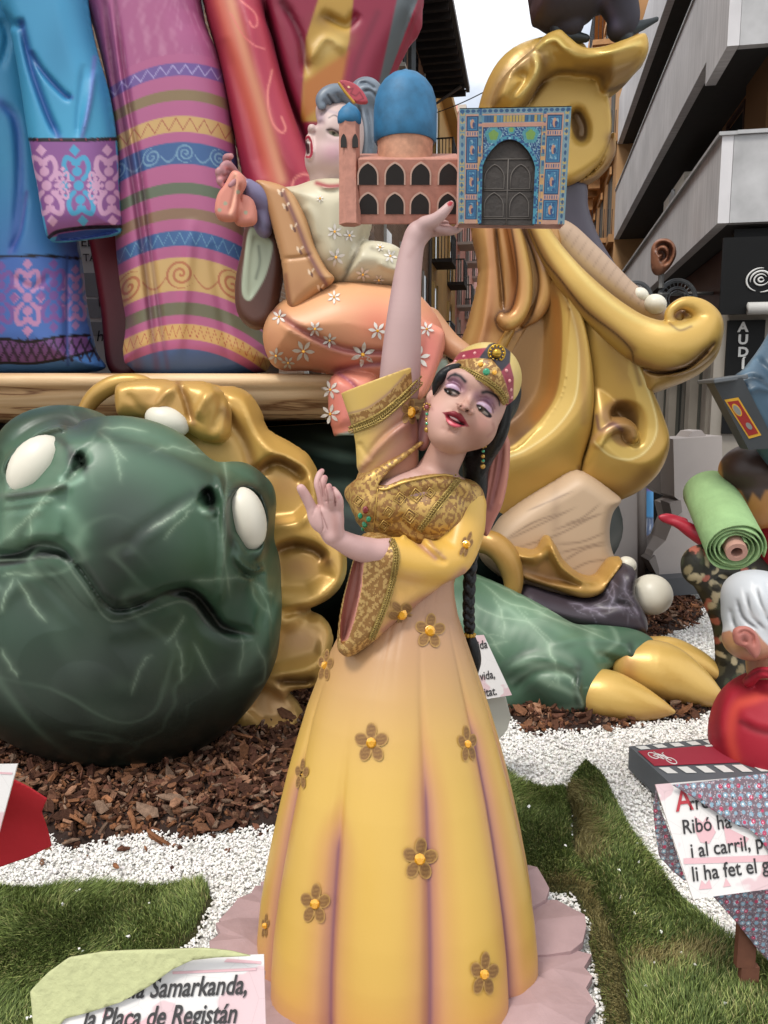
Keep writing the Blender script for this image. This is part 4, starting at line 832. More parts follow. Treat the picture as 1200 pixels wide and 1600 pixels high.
# ================================================================ PLATFORM
plat = thing('wooden_platform', 'long wood grained platform that the big robed statues stand on', 'platform', (-.6, 5.0, 0))
def wood_paint(name, c1='#c9a477', c2='#8a5f3c', c3='#e2c49a', sc=1.0):
    m = mat(name, c1, rough=.5, bump=.1, bscale=80); n = m.node_tree.nodes; l = m.node_tree.links; b = n['Principled BSDF']
    t = n.new('ShaderNodeTexCoord'); mp = n.new('ShaderNodeMapping'); mp.inputs['Scale'].default_value = (.5 * sc, 1.2 * sc, 7 * sc); l.new(t.outputs['Object'], mp.inputs[0])
    z = n.new('ShaderNodeTexNoise'); z.inputs['Scale'].default_value = 1.6; z.inputs['Detail'].default_value = 5; z.inputs['Distortion'].default_value = .6; l.new(mp.outputs[0], z.inputs['Vector'])
    r = n.new('ShaderNodeValToRGB'); e = r.color_ramp.elements; e[0].position = .3; e[0].color = (*L(c2), 1); e[1].position = .62; e[1].color = (*L(c3), 1); k = e.new(.45); k.color = (*L(c1), 1); k = e.new(.41); k.color = (*(L(c2) * .8), 1); k = e.new(.38); k.color = (*L(c1), 1)
    l.new(z.outputs['Fac'], r.inputs[0]); l.new(r.outputs[0], b.inputs['Base Color']); return m
M_WOODP = wood_paint('grained_wood_paint')
def ledge(pts, zt, prof, name, par, mt):
    """a moulded edge following pts (x,y), profile (out, down)"""
    A = spline(np.array(pts), 8); T = np.gradient(A, axis=0); N = np.stack([T[:, 1], -T[:, 0]], 1); N /= np.linalg.norm(N, axis=1, keepdims=True); V = []; m = len(prof)
    for i in range(len(A)):
        for (o, d) in prof: V.append((*(A[i] + N[i] * o), zt - d))
    V = np.array(V); F = [(i * m + j, (i + 1) * m + j, (i + 1) * m + j + 1, i * m + j + 1) for i in range(len(A) - 1) for j in range(m - 1)]; return mk(name, V, F, mt, par)
zt = P(100, 583, 4.15)[2]
pth = [(-3.4, 4.1), (-2.2, 4.12), (-1.2, 4.16), (-.4, 4.2), (0.1, 4.25), (.32, 4.3), (.42, 4.5), (.45, 5.2), (.45, 6.6)]
ledge(pth, zt, [(-3.0, 0), (-.02, 0), (.02, .012), (.035, .04), (.02, .075), (-.01, .085), (-.005, .1), (-.03, .14), (-.07, .2), (-.1, .235), (-.13, .245), (-.5, .25), (-1.2, .3)], 'edge_moulding', plat, M_WOODP)
m = MB(); m.box((-1.7, 6.2, zt - .15), (4.2, 3.2, .2)); m.build('deck', M_WOODP, plat)
m = MB(); m.box((-1.75, 6.3, .75), (3.9, 2.6, 1.35)); m.build('dark_base', mat('platform_dark', '#15110f', rough=.9, noise=.3), plat)
# ================================================================ BIG GOLDEN SCROLL ORNAMENT
scr = thing('scroll_ornament', 'towering golden scroll ornament of rolled leaves with a wood grained back', 'sculpture', (1.0, 4.7, 0))
# ---- upper ring with brim
lo, hi = bounds(735, 40, 1030, 320, 4.45, 5.1); f = Field(lo, hi, .009)
f.tube(PR([(800, 330, 34, 4.85), (778, 250, 36, 4.85), (784, 180, 38, 4.85), (808, 125, 40, 4.85), (845, 100, 36, 4.85), (890, 95, 30, 4.85)], 4.85), .04)
f.pillow([(800, 180), (830, 130), (870, 110), (925, 110), (947, 150), (953, 195), (948, 230), (930, 262), (905, 282), (880, 292), (830, 300), (780, 300), (770, 230)], 4.86, .10, .05)
f.ell(P(890, 200, 4.99), (.22, .07, .26), .03)
f.pillow([(770, 170), (778, 135), (800, 108), (830, 82), (845, 65), (868, 57), (885, 70), (905, 84), (935, 82), (965, 72), (995, 62), (1006, 75), (1005, 98), (985, 122), (965, 133), (945, 138), (935, 118), (905, 112), (880, 110), (860, 116), (845, 128), (828, 155), (800, 175)], 4.70, .16, .05, back=.2)
f.pillow([(952, 210), (960, 235), (950, 262), (925, 285), (895, 292), (930, 262)], 4.95, .1, .03, k=.02)
f.band(.1)
f.carve([(901, 182), (908, 198), (908, 210)], 11, .09, ymax=4.86, taper=False)
f.carve([(838, 78), (852, 66), (868, 62), (884, 76), (905, 89), (935, 88), (965, 78), (996, 68)], 6, -.035); f.carve([(835, 85), (838, 110), (822, 140), (798, 168)], 7, -.05); f.carve([(800, 115), (822, 122), (812, 142), (790, 165)], 9, .03)
f.carve([(852, 88), (850, 115), (835, 140), (812, 168)], 7, .02); f.area([(862, 84), (900, 100), (950, 98), (1000, 82), (990, 118), (950, 130), (900, 108), (860, 112)], .035, 9); f.carve([(948, 150), (953, 195), (946, 235), (925, 268)], 5, -.012)
V, F = f.mesh(1); p = Paint(V, '#c39c48'); p.mottle(.06, 4, 3)
p.stroke([(1006, 105), (985, 128), (948, 140), (938, 118), (905, 112), (870, 112), (848, 128), (825, 158), (800, 178)], 6, '#4f3322', .75); p.poly([(900, 102), (960, 100), (1003, 88), (985, 122), (950, 136), (934, 116)], '#6b4c2e', .75, 10); p.blob((905, 197), 12, 25, '#6a4d36', .85, -12, hard=True); p.stroke([(850, 92), (848, 118), (826, 150)], 10, '#7c5a34', .7); p.stroke([(765, 160), (790, 115), (835, 82)], 12, '#8a6a48', .7)  # shade under the brim and in the hole painted into the gold
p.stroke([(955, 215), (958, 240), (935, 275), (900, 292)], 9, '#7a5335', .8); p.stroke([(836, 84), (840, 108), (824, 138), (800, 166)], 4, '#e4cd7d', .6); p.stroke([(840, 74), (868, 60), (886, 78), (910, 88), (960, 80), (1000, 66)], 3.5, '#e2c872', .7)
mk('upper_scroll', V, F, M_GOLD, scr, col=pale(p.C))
# ---- dark veined trunk behind
lo, hi = bounds(830, 260, 1020, 480, 4.75, 5.3); f = Field(lo, hi, .012)
f.pillow([(850, 275), (885, 272), (914, 288), (918, 325), (930, 362), (948, 396), (972, 430), (1000, 460), (960, 470), (900, 420), (850, 360), (835, 310)], 5.0, .13, .1)
V, F = f.mesh(1); p = Paint(V, '#4a4550'); p.mottle(.15, 4, 3); marble(p, 6, .06, '#8d8796', .5, 5)
mk('dark_trunk', V, F, M_PAINT, scr, col=p.C)
# ---- grained ramp between roll and trunk
M_WOODV = mat('pale_wood_paint', attr=True, rough=.5, bump=.05)
lo, hi = bounds(820, 320, 1080, 530, 4.5, 5.1); f = Field(lo, hi, .01)
f.pillow([(835, 340), (885, 346), (930, 384), (962, 416), (990, 444), (1020, 466), (1044, 486), (1050, 506), (1010, 510), (940, 470), (880, 420), (845, 370)], 4.78, .12, .1)
V, F = f.mesh(1); p = Paint(V, '#b59a82'); p.mottle(.08, 4, 3); p.stroke([(850, 345), (900, 398), (960, 452), (1020, 500)], 7, '#c9a768', .5)
for i in range(13):
    t = i / 12; a_ = np.array([872 + 140 * t, 350 + 118 * t]); p.stroke([a_ + (12, -6), a_ + (3, 8), a_ + (-6, 22)], 1.2, '#6d5646', .35, taper=True)
mk('wood_ramp', V, F, M_WOODV, scr, col=p.C)
# ---- carved body: folds, wing, curl and roll
DK = '#3d261d'
def crease(p, pts, w=2.0, a=.85, glow=.4): p.stroke(pts, w * 4.5, '#7c5034', a * glow); p.stroke(pts, w, DK, a)  # fold shadow painted in: soft brown edge, dark core
def goldbase(p): p.mottle(.05, 4, 3); p.mottle(.03, 13, 5)
lo, hi = bounds(695, 320, 960, 560, 4.3, 5.05); f = Field(lo, hi, .0088)
f.pillow([(742, 330), (860, 330), (880, 430), (870, 520), (840, 600), (780, 620), (735, 575), (716, 552), (732, 500), (748, 425)], 4.76, .13, .10, n=4, back=.1)
f.tube(PR([(796, 325, 11, 4.60), (810, 380, 12, 4.57), (819, 430, 13, 4.56), (818, 470, 13, 4.55), (808, 494, 13, 4.54), (794, 504, 13, 4.53), (785, 499, 11, 4.53)], 4.55), .004)
f.tube(PR([(818, 340, 5, 4.62), (838, 385, 9, 4.6), (851, 425, 12, 4.59), (851, 462, 13, 4.59), (838, 490, 11, 4.6), (818, 508, 5, 4.62)], 4.6), .004)
f.tube(PR([(776, 330, 12, 4.68), (788, 390, 12, 4.66), (796, 440, 9, 4.66), (796, 475, 5, 4.68)], 4.6), .01)
f.band(.08); f.carve([(774, 345), (779, 400), (784, 450), (786, 485)], 3, .03); f.carve([(755, 350), (762, 430), (756, 510), (742, 560)], 8, -.014)
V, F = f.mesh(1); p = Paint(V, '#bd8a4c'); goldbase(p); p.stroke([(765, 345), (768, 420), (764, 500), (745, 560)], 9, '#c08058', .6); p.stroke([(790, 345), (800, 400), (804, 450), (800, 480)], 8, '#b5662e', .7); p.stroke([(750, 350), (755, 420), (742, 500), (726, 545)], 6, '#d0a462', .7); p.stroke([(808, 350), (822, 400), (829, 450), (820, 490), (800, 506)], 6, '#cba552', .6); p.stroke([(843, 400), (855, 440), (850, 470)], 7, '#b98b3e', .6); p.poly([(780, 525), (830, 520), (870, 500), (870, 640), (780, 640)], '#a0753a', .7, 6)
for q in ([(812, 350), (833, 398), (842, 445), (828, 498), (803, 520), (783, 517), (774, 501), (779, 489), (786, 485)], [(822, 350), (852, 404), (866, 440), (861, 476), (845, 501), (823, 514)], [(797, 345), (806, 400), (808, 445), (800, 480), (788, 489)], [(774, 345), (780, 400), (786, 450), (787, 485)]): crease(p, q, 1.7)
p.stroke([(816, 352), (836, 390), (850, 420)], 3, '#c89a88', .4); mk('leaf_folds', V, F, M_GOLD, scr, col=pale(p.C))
# the wing: a bowl with a bevelled crescent rim, its lit facet painted paler
RID = spline([(868, 437), (893, 488), (904, 542), (903, 599), (893, 636), (864, 673), (823, 702), (794, 714), (765, 722)], 8); INN = spline([(866, 437), (876, 475), (879, 509), (877, 575), (868, 620), (844, 657), (819, 681), (798, 698), (765, 708)], 8)
RP = np.vstack([RID, [(700, 722), (700, 430)]]); IP = np.vstack([INN, [(700, 708), (700, 430)]])
def hw(Q):
    dr, _ = dpoly(Q, RID); di, _ = dpoly(Q, INN); ir = inside(Q, RP); ii = inside(Q, IP); out = .20 - .10 * sstep(0, 70, dr) - .05 * sstep(40, 130, dr); bev = .20 - .0016 * dr; bowl = .165 - .17 * sstep(-4, 34, di)
    return np.where(ii, bowl, np.where(ir, bev, out))
lo, hi = bounds(735, 425, 935, 850, 4.15, 4.95); f = Field(lo, hi, .0082)
f.relief([(868, 434), (888, 468), (904, 517), (916, 591), (917, 661), (912, 690), (906, 716), (902, 750), (880, 762), (850, 784), (815, 812), (790, 832), (768, 830), (748, 790), (750, 720), (765, 640), (790, 560), (822, 500), (850, 455)], 4.62, hw, .2, .035)
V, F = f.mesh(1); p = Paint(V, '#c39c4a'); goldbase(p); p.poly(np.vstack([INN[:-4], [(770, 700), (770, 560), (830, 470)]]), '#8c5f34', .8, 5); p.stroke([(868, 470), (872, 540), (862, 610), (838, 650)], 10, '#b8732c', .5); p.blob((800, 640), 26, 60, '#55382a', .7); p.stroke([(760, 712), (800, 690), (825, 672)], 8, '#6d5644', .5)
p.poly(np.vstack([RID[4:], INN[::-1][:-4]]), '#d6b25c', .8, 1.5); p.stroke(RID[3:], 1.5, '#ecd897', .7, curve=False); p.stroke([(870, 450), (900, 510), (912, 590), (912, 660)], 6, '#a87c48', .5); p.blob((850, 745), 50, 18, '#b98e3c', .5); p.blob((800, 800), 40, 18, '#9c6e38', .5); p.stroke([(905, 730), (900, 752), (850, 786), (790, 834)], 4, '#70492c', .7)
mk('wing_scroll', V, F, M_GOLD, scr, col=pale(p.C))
# the right panel with its spiral; lit facet and purple shadow are painted
OR = spline([(968, 523), (990, 558), (1012, 608), (1025, 653), (1024, 681), (1008, 706), (983, 718), (954, 712), (934, 696), (924, 684)], 8); IN = spline([(940, 560), (975, 580), (990, 605), (996, 635), (998, 665), (993, 688), (979, 699), (963, 694), (954, 682), (960, 672), (971, 670)], 8)
OPg = np.vstack([OR, [(915, 670), (915, 560), (876, 449), (920, 480)]])
BOW = [(940, 656), (939, 642), (950, 629), (968, 624), (988, 635), (996, 660), (992, 688), (978, 698), (963, 694), (954, 682), (952, 668)]
def hc(Q):
    do, _ = dpoly(Q, OR); io = inside(Q, OPg); db = sdpoly(Q, spline(np.array(BOW, float), 6, True)); out = .22 - .16 * np.clip(do / 62, 0, 1) ** 1.4; flat = .22 - .0010 * do - .05 * sstep(30, 90, do)
    h = np.where(io, flat, out); h = h - .13 * sstep(1, -20, db) * io; dt, _ = dpoly(Q, spline(np.array([(921, 690), (929, 677), (942, 668), (957, 664), (968, 670), (972, 679)], float), 6)); return np.maximum(h, (.235 - .0004 * dt ** 2) * (dt < 14) - 9 * (dt >= 14))
lo, hi = bounds(865, 435, 1045, 800, 4.15, 4.95); f = Field(lo, hi, .0078)
f.relief([(876, 447), (905, 462), (940, 500), (978, 534), (986, 560), (1000, 600), (1017, 640), (1029, 678), (1029, 705), (1019, 735), (1000, 760), (975, 778), (950, 786), (925, 784), (908, 772), (904, 750), (907, 722), (913, 697), (918, 661), (917, 591), (905, 517)], 4.60, hc, .2, .05)
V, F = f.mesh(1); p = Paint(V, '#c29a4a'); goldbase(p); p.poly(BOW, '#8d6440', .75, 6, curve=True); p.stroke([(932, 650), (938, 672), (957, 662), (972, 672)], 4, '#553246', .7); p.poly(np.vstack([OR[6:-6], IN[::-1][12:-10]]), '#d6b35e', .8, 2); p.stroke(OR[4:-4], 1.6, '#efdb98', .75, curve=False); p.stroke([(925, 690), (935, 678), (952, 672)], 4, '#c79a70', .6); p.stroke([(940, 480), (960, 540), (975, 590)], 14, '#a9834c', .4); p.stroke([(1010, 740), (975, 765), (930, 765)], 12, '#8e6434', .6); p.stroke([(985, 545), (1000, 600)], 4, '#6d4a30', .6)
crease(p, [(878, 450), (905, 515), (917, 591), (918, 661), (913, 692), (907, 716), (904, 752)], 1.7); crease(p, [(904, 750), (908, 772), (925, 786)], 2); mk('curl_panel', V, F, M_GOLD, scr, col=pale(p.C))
# the long roll with its curled end; highlight along its top is painted
lo, hi = bounds(790, 315, 1150, 630, 4.1, 4.85); f = Field(lo, hi, .009)
f.tube(PR([(826, 325, 13, 4.56), (848, 372, 17, 4.53), (873, 412, 21, 4.50), (906, 452, 25, 4.46), (950, 494, 29, 4.42), (995, 527, 34, 4.38), (1045, 545, 41, 4.34), (1085, 534, 36, 4.33), (1104, 506, 24, 4.33), (1092, 482, 15, 4.33), (1068, 474, 10, 4.33), (1048, 486, 8, 4.33), (1048, 502, 8, 4.33), (1062, 508, 7, 4.34), (1074, 500, 6, 4.35), (1072, 490, 5, 4.37)], 4.5), .004, n=10)
f.ell(P(1066, 494, 4.42), (.07, .04, .07), .01); f.pillow([(984, 540), (1010, 530), (1090, 500), (1118, 500), (1124, 525), (1114, 560), (1090, 585), (1055, 602), (1005, 616), (992, 592)], 4.5, .15, .09)
f.band(.08); f.carve([(1000, 574), (1028, 582), (1069, 576), (1094, 559), (1117, 535)], 3, .03); f.carve([(846, 352), (880, 396), (925, 444), (975, 486), (1030, 508), (1070, 512)], 4, -.008)
V, F = f.mesh(1); p = Paint(V, '#c49d4b'); goldbase(p); p.poly([(990, 560), (1040, 575), (1090, 562), (1118, 530), (1116, 560), (1085, 590), (1040, 612), (1000, 618)], '#a67f42', .7, 3); p.stroke([(985, 560), (1030, 575), (1070, 570), (1100, 550)], 8, '#8a6440', .6); p.stroke([(832, 362), (866, 424), (905, 474), (960, 518), (990, 545)], 6, '#8f6232', .65); p.stroke([(845, 350), (882, 398), (930, 452), (985, 494), (1040, 514), (1082, 506), (1100, 492)], 5, '#e0c676', .65, taper=True); p.stroke([(1072, 492), (1064, 486), (1056, 494)], 5, '#553040', .75); p.stroke([(1046, 505), (1062, 516), (1080, 510)], 2, '#5b3a3a', .6)
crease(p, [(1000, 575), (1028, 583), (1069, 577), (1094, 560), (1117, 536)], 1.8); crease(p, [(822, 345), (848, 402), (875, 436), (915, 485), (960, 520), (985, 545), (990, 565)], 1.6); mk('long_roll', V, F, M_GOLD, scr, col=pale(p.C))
lo, hi = bounds(760, 505, 800, 570, 4.5, 4.8); f = Field(lo, hi, .008); f.tube(PR([(798, 516, 7, 4.62), (788, 534, 8, 4.62), (775, 556, 9, 4.64)], 4.6), .01); V, F = f.mesh(1); mk('stem', V, F, M_GOLD, scr, col=pale(Paint(V, '#b98d45').C))
# ---- lower wood column, curl, rock, arc
lo, hi = bounds(730, 740, 1020, 990, 4.1, 4.85); lo[2] = -.02; f = Field(lo, hi, .01)
f.pillow([(770, 820), (805, 790), (860, 755), (905, 735), (960, 770), (968, 782), (955, 800), (950, 830), (955, 860), (972, 890), (985, 920), (940, 960), (860, 940), (780, 900), (740, 860)], 4.52, .16, .1)
V, F = f.mesh(1); p = Paint(V, '#bfa487'); p.mottle(.06, 4, 3)
for i, (a, b) in enumerate([((790, 845), (905, 790)), ((800, 858), (940, 800)), ((780, 850), (880, 800)), ((860, 830), (948, 800)), ((865, 850), (950, 830)), ((875, 880), (952, 850)), ((870, 865), (950, 845)), ((880, 820), (940, 785)), ((885, 895), (958, 875)), ((820, 800), (900, 765))]): p.stroke([a, ((a[0] + b[0]) / 2, (a[1] + b[1]) / 2 + 8 * math.sin(i * 2.1)), b], 1.5, '#6b5240', .6, taper=True)
p.blob((868, 800), 8, 50, '#8d7460', .3); mk('wood_column', V, F, M_WOODV, scr, col=p.C)
lo, hi = bounds(770, 820, 990, 955, 3.95, 4.6); f = Field(lo, hi, .009)
f.pillow([(786, 862), (800, 854), (825, 858), (838, 858), (848, 842), (856, 836), (866, 850), (880, 875), (905, 896), (930, 900), (942, 886), (955, 872), (970, 872), (962, 890), (948, 908), (935, 925), (905, 932), (860, 918), (820, 905), (795, 890)], 4.28, .13, .06, n=4)
f.band(.08); f.carve([(795, 862), (830, 870), (858, 852), (878, 885), (915, 908), (945, 900)], 5, -.03); f.area([(800, 872), (835, 878), (858, 866), (875, 895), (905, 915), (860, 910), (812, 895)], .04, 7)
V, F = f.mesh(1); p = Paint(V, '#bd9148'); p.area = None; p.poly([(800, 874), (835, 880), (858, 868), (875, 897), (905, 917), (860, 914), (812, 897)], '#70471f', .75, 8); p.blob((845, 905), 50, 12, '#5c3a1c', .6); mk('lower_curl', V, F, M_GOLD, scr, col=pale(p.C))
lo, hi = bounds(725, 800, 830, 960, 3.9, 4.5); f = Field(lo, hi, .009); f.tube(PR([(742, 845, 17, 4.25), (770, 850, 20, 4.2), (792, 872, 20, 4.18), (802, 905, 16, 4.18), (800, 935, 12, 4.18)], 4.2), .01); V, F = f.mesh(1); p = Paint(V, '#b28641'); p.stroke([(760, 870), (780, 900)], 12, '#7c5530', .5); mk('gold_arc', V, F, M_GOLD, scr, col=pale(p.C))
lo, hi = bounds(790, 850, 1040, 1010, 3.85, 4.6); lo[2] = -.02; f = Field(lo, hi, .009)
f.pillow([(820, 915), (860, 925), (900, 934), (932, 929), (945, 905), (955, 888), (972, 880), (990, 890), (988, 920), (1000, 945), (1008, 970), (1000, 985), (960, 985), (900, 975), (840, 960), (800, 940)], 4.25, .16, .08)
f.band(.07); f.carve([(905, 940), (940, 950), (975, 945), (1000, 960)], 7, .02)
V, F = f.mesh(1); p = Paint(V, '#3d353c'); p.mottle(.15, 5, 3)
for i, v in enumerate([[(885, 940), (920, 950), (950, 965)], [(945, 915), (955, 935), (975, 955)], [(955, 900), (960, 930), (950, 955)], [(975, 895), (978, 925), (995, 950)], [(900, 955), (940, 948), (990, 950)], [(965, 935), (985, 940), (1000, 965)]]): vein(p, v, .9, .4, 120 + i, '#a79fb0')
mk('dark_rock', V, F, M_PAINT, scr, col=p.C)
for (px, py, Y, r) in ((1018, 929, 4.32, 33), (980, 882, 4.3, 15), (1000, 461, 4.7, 13), (1024, 475, 4.66, 17)):
    c = P(px, py, Y); rr = r * Y / FPX; V, F = ellipsoid(c, (rr, rr, rr * (.98 if r > 20 else .85)), rotm('Y', 20), 28, 18); mk('pearl', V, F, M_EYEW, scr)
# ---- the walking man on top
man = thing('walking_man_statue', 'statue of a walking man in dark trousers and shoes on top of the golden scroll', 'statue', P(920, 70, 4.75))
lo, hi = bounds(800, -330, 1060, 90, 4.4, 5.1); f = Field(lo, hi, .012)
def T2(pts, k=.02, **kw): f.tube(PR(pts, 4.75), k, **kw)
f.pillow([(828, -120), (950, -130), (990, -60), (985, 0), (940, 15), (925, 28), (900, 40), (870, 46), (845, 34), (830, 15)], 4.75, .28, .2)
T2([(940, -60, 45), (965, 0, 30), (975, 30, 24), (968, 44, 20)]); T2([(870, -40, 45), (880, 10, 30), (888, 35, 25)]); T2([(900, -200, 60), (900, -150, 65), (905, -100, 60)]); T2([(905, -280, 38), (905, -260, 38)]); T2([(845, -200, 20), (820, -130, 18), (818, -70, 14)]); T2([(965, -200, 20), (1000, -140, 18), (1015, -90, 14)])
V, F = f.mesh(1); p = Paint(V, '#3a3740'); p.mottle(.08, 5, 2); p.stroke([(945, 0), (955, 20), (962, 40)], 8, '#5e5668', .8); p.stroke([(850, -20), (835, 20)], 14, '#54403f', .8); mk('body', V, F, M_MATTE, man, col=p.C)
for pts, pp in (([(872, 42, 13), (876, 56, 12), (898, 58, 9), (916, 60, 6)], 0), ([(962, 42, 14), (972, 52, 13), (978, 64, 11)], 1)):
    f = Field(*[b_ for b_ in bounds(840, 0, 1050, 100, 4.5, 4.95)], .008); T2(pts, .01)
    if pp: T2([(970, 48, 12), (995, 42, 9), (1012, 36, 6), (1026, 30, 4)], .015)
    V, F = f.mesh(1); p = Paint(V, '#2a3033'); p.blob((990, 40), 20, 8, '#4a555a', .5); mk('shoe', V, F, M_PAINT, man, col=p.C)
# ================================================================ THE WOMAN IN THE YELLOW ROBE
WX, WY = P(622, 1400, 2.15)[0], 2.15
wom = thing('woman_statue', 'statue of a woman in a golden yellow flowered robe with one arm raised', 'statue', (WX, WY, 0))
M_DRESS = mat('dress_paint', attr=True, rough=.4, spec=.5, bump=.08, bscale=160, bdist=.002)
def brocade(name='brocade', c1='#86602f', c2='#c2a065', cell=.0026, sc=150, thr=.54):
    m = mat(name, c1, rough=.45); n = m.node_tree.nodes; l = m.node_tree.links; b = n['Principled BSDF']; t = n.new('ShaderNodeTexCoord')
    s = n.new('ShaderNodeVectorMath'); s.operation = 'SNAP'; s.inputs[1].default_value = (cell,) * 3; l.new(t.outputs['Object'], s.inputs[0])
    z = n.new('ShaderNodeTexNoise'); z.inputs['Scale'].default_value = sc; z.inputs['Detail'].default_value = 1; l.new(s.outputs[0], z.inputs['Vector'])
    v = n.new('ShaderNodeTexVoronoi'); v.distance = 'MANHATTAN'; v.inputs['Scale'].default_value = 17; l.new(s.outputs[0], v.inputs['Vector'])
    w = n.new('ShaderNodeMath'); w.operation = 'SINE'; mu = n.new('ShaderNodeMath'); mu.operation = 'MULTIPLY'; mu.inputs[1].default_value = 15; l.new(v.outputs['Distance'], mu.inputs[0]); l.new(mu.outputs[0], w.inputs[0])
    a = n.new('ShaderNodeMath'); a.operation = 'MULTIPLY_ADD'; a.inputs[1].default_value = .16; l.new(w.outputs[0], a.inputs[0]); l.new(z.outputs['Fac'], a.inputs[2])
    g = n.new('ShaderNodeMapRange'); g.inputs['From Min'].default_value = thr - .03; g.inputs['From Max'].default_value = thr + .03; l.new(a.outputs[0], g.inputs['Value'])
    x = n.new('ShaderNodeMix'); x.data_type = 'RGBA'; x.inputs['A'].default_value = (*L(c1), 1); x.inputs['B'].default_value = (*L(c2), 1); l.new(g.outputs[0], x.inputs['Factor']); l.new(x.outputs['Result'], b.inputs['Base Color'])
    mm = n.new('ShaderNodeMath'); mm.operation = 'MULTIPLY'; mm.inputs[1].default_value = .55; l.new(g.outputs[0], mm.inputs[0]); l.new(mm.outputs[0], b.inputs['Metallic'])
    bp = n.new('ShaderNodeBump'); bp.inputs['Distance'].default_value = .001; bp.inputs['Strength'].default_value = .5; l.new(g.outputs[0], bp.inputs['Height']); l.new(bp.outputs[0], b.inputs['Normal']); return m
M_BROC = brocade()
def split(V, F, C, mask, na, ma, nb, mb_, par):
    """two parts that meet along a painted line"""
    fm = mask[F].mean(1) > .5; out = []
    for sel, nm, mt in ((~fm, na, ma), (fm, nb, mb_)):
        f = F[sel]; u, inv = np.unique(f, return_inverse=True); out.append(mk(nm, V[u], inv.reshape(f.shape), mt, par, col=C[u]))
    return out
def surf(V, q, k=6, front=.013):
    """the Y of the front surface of vertices V under photo points q"""
    p = proj(V); out = []
    for a in np.atleast_2d(q):
        d = np.hypot(p[:, 0] - a[0], p[:, 1] - a[1]); i = np.argpartition(d, 24)[:24]; i = i[d[i] < max(5, d[i].min() * 1.8)]; y = V[i, 1]; i = i[y < y.min() + front]; i = i[np.argsort(d[i])[:k]]; out.append(np.average(V[i, 1], weights=1 / (d[i] + .5)))
    return np.array(out)
def gem(px, py, Y, r, color, par, ang=0, ry=None):
    """a small faceted stone; r in photo px"""
    c = P(px, py, Y); R_ = r * Y / FPX; ry = ry or r; k = ry / r; V = []; n = 8
    for (q, d) in ((1.0, .1), (.95, -.15), (.55, -.5)):
        for i in range(n):
            a = 2 * math.pi * (i + (.5 if d == -.15 else 0)) / n; V.append((math.cos(a) * q * R_, d * R_, math.sin(a) * q * R_ * k))
    F = [(j * n + i, j * n + (i + 1) % n, (j + 1) * n + (i + 1) % n, (j + 1) * n + i) for j in range(2) for i in range(n)] + [tuple(2 * n + i for i in range(n))]
    m = mat('gem_' + color[0], color[1], rough=.06, spec=1.0, coat=.8, metal=.35); return mk('gemstone', np.array(V) @ rotm('Y', ang).T + c, F, m, par, smooth=False)
AMB = ('amber', '#e8a512'); GRN = ('green', '#0b8f62'); RED = ('red', '#7d1212'); YEL = ('yellow', '#d6b60c')
# ---- skirt
sk = np.array([[880, 56, 655], [905, 59, 648], [930, 67, 641], [960, 80, 633], [1000, 99, 627], [1050, 120, 623], [1100, 138, 622], [1150, 153, 622], [1200, 167, 622], [1250, 179, 622], [1300, 190, 622], [1350, 200, 622], [1400, 208, 622], [1450, 213, 622], [1490, 214, 622], [1520, 211, 622]], float)
WYr = np.interp(sk[:, 0], [880, 1520], [2.13, 1.99]); zz_ = np.array([P(622, r[0], w)[2] for r, w in zip(sk, WYr)]); fd = WYr * cp - (zz_ - CAMH) * sp_; Rr_ = sk[:, 1] * fd / FPX; cx_ = (sk[:, 2] - 600) * fd / FPX
zb = .02; NZ, NT = 240, 560; zs = np.linspace(zz_[0], zb, NZ); Rz = np.interp(zs, zz_[::-1], Rr_[::-1]); cxz = np.interp(zs, zz_[::-1], cx_[::-1]); wyz = np.interp(zs, zz_[::-1], WYr[::-1])
Rz = np.where(zs < zz_[-1], Rz[np.argmin(abs(zs - zz_[-1]))] * (1 - .3 * np.clip((zz_[-1] - zs) / .25, 0, 1) ** 3 * 0), Rz)
CR = [(-67, .2, 1.0), (-28, .25, 1.0), (11, .0, 1.0), (50, .05, .9), (84, .0, .8), (118, 0, .8), (152, 0, .8), (-172, 0, .8), (-138, 0, .8), (-104, 0, .8)]
th = np.linspace(-180, 180, NT, endpoint=False); TT, ZZ = np.meshgrid(th, np.arange(NZ)); tfr = ZZ / (NZ - 1)
def wrapd(a): return (a + 180) % 360 - 180
cen = sorted(c[0] for c in CR); crd = np.full(TT.shape, 99.); fold = np.zeros(TT.shape)
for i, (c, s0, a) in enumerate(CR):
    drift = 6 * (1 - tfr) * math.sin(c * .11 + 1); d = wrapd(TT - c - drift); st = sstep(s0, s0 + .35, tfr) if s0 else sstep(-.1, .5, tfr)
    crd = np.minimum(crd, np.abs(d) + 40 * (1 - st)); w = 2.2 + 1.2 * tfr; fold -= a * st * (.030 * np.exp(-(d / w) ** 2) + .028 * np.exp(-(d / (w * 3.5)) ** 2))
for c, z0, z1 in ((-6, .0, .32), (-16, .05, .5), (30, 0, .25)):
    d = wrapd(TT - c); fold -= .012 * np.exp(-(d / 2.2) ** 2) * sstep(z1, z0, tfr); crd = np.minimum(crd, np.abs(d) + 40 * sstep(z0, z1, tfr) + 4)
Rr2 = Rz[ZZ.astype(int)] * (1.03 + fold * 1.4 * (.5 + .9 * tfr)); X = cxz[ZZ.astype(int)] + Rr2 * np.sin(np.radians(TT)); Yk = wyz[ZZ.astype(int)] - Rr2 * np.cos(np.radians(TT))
Zk = zs[ZZ.astype(int)]; rd = sstep(.94, 1, tfr); Zk = Zk + 0; V = np.stack([X, Yk, Zk], 2).reshape(-1, 3)
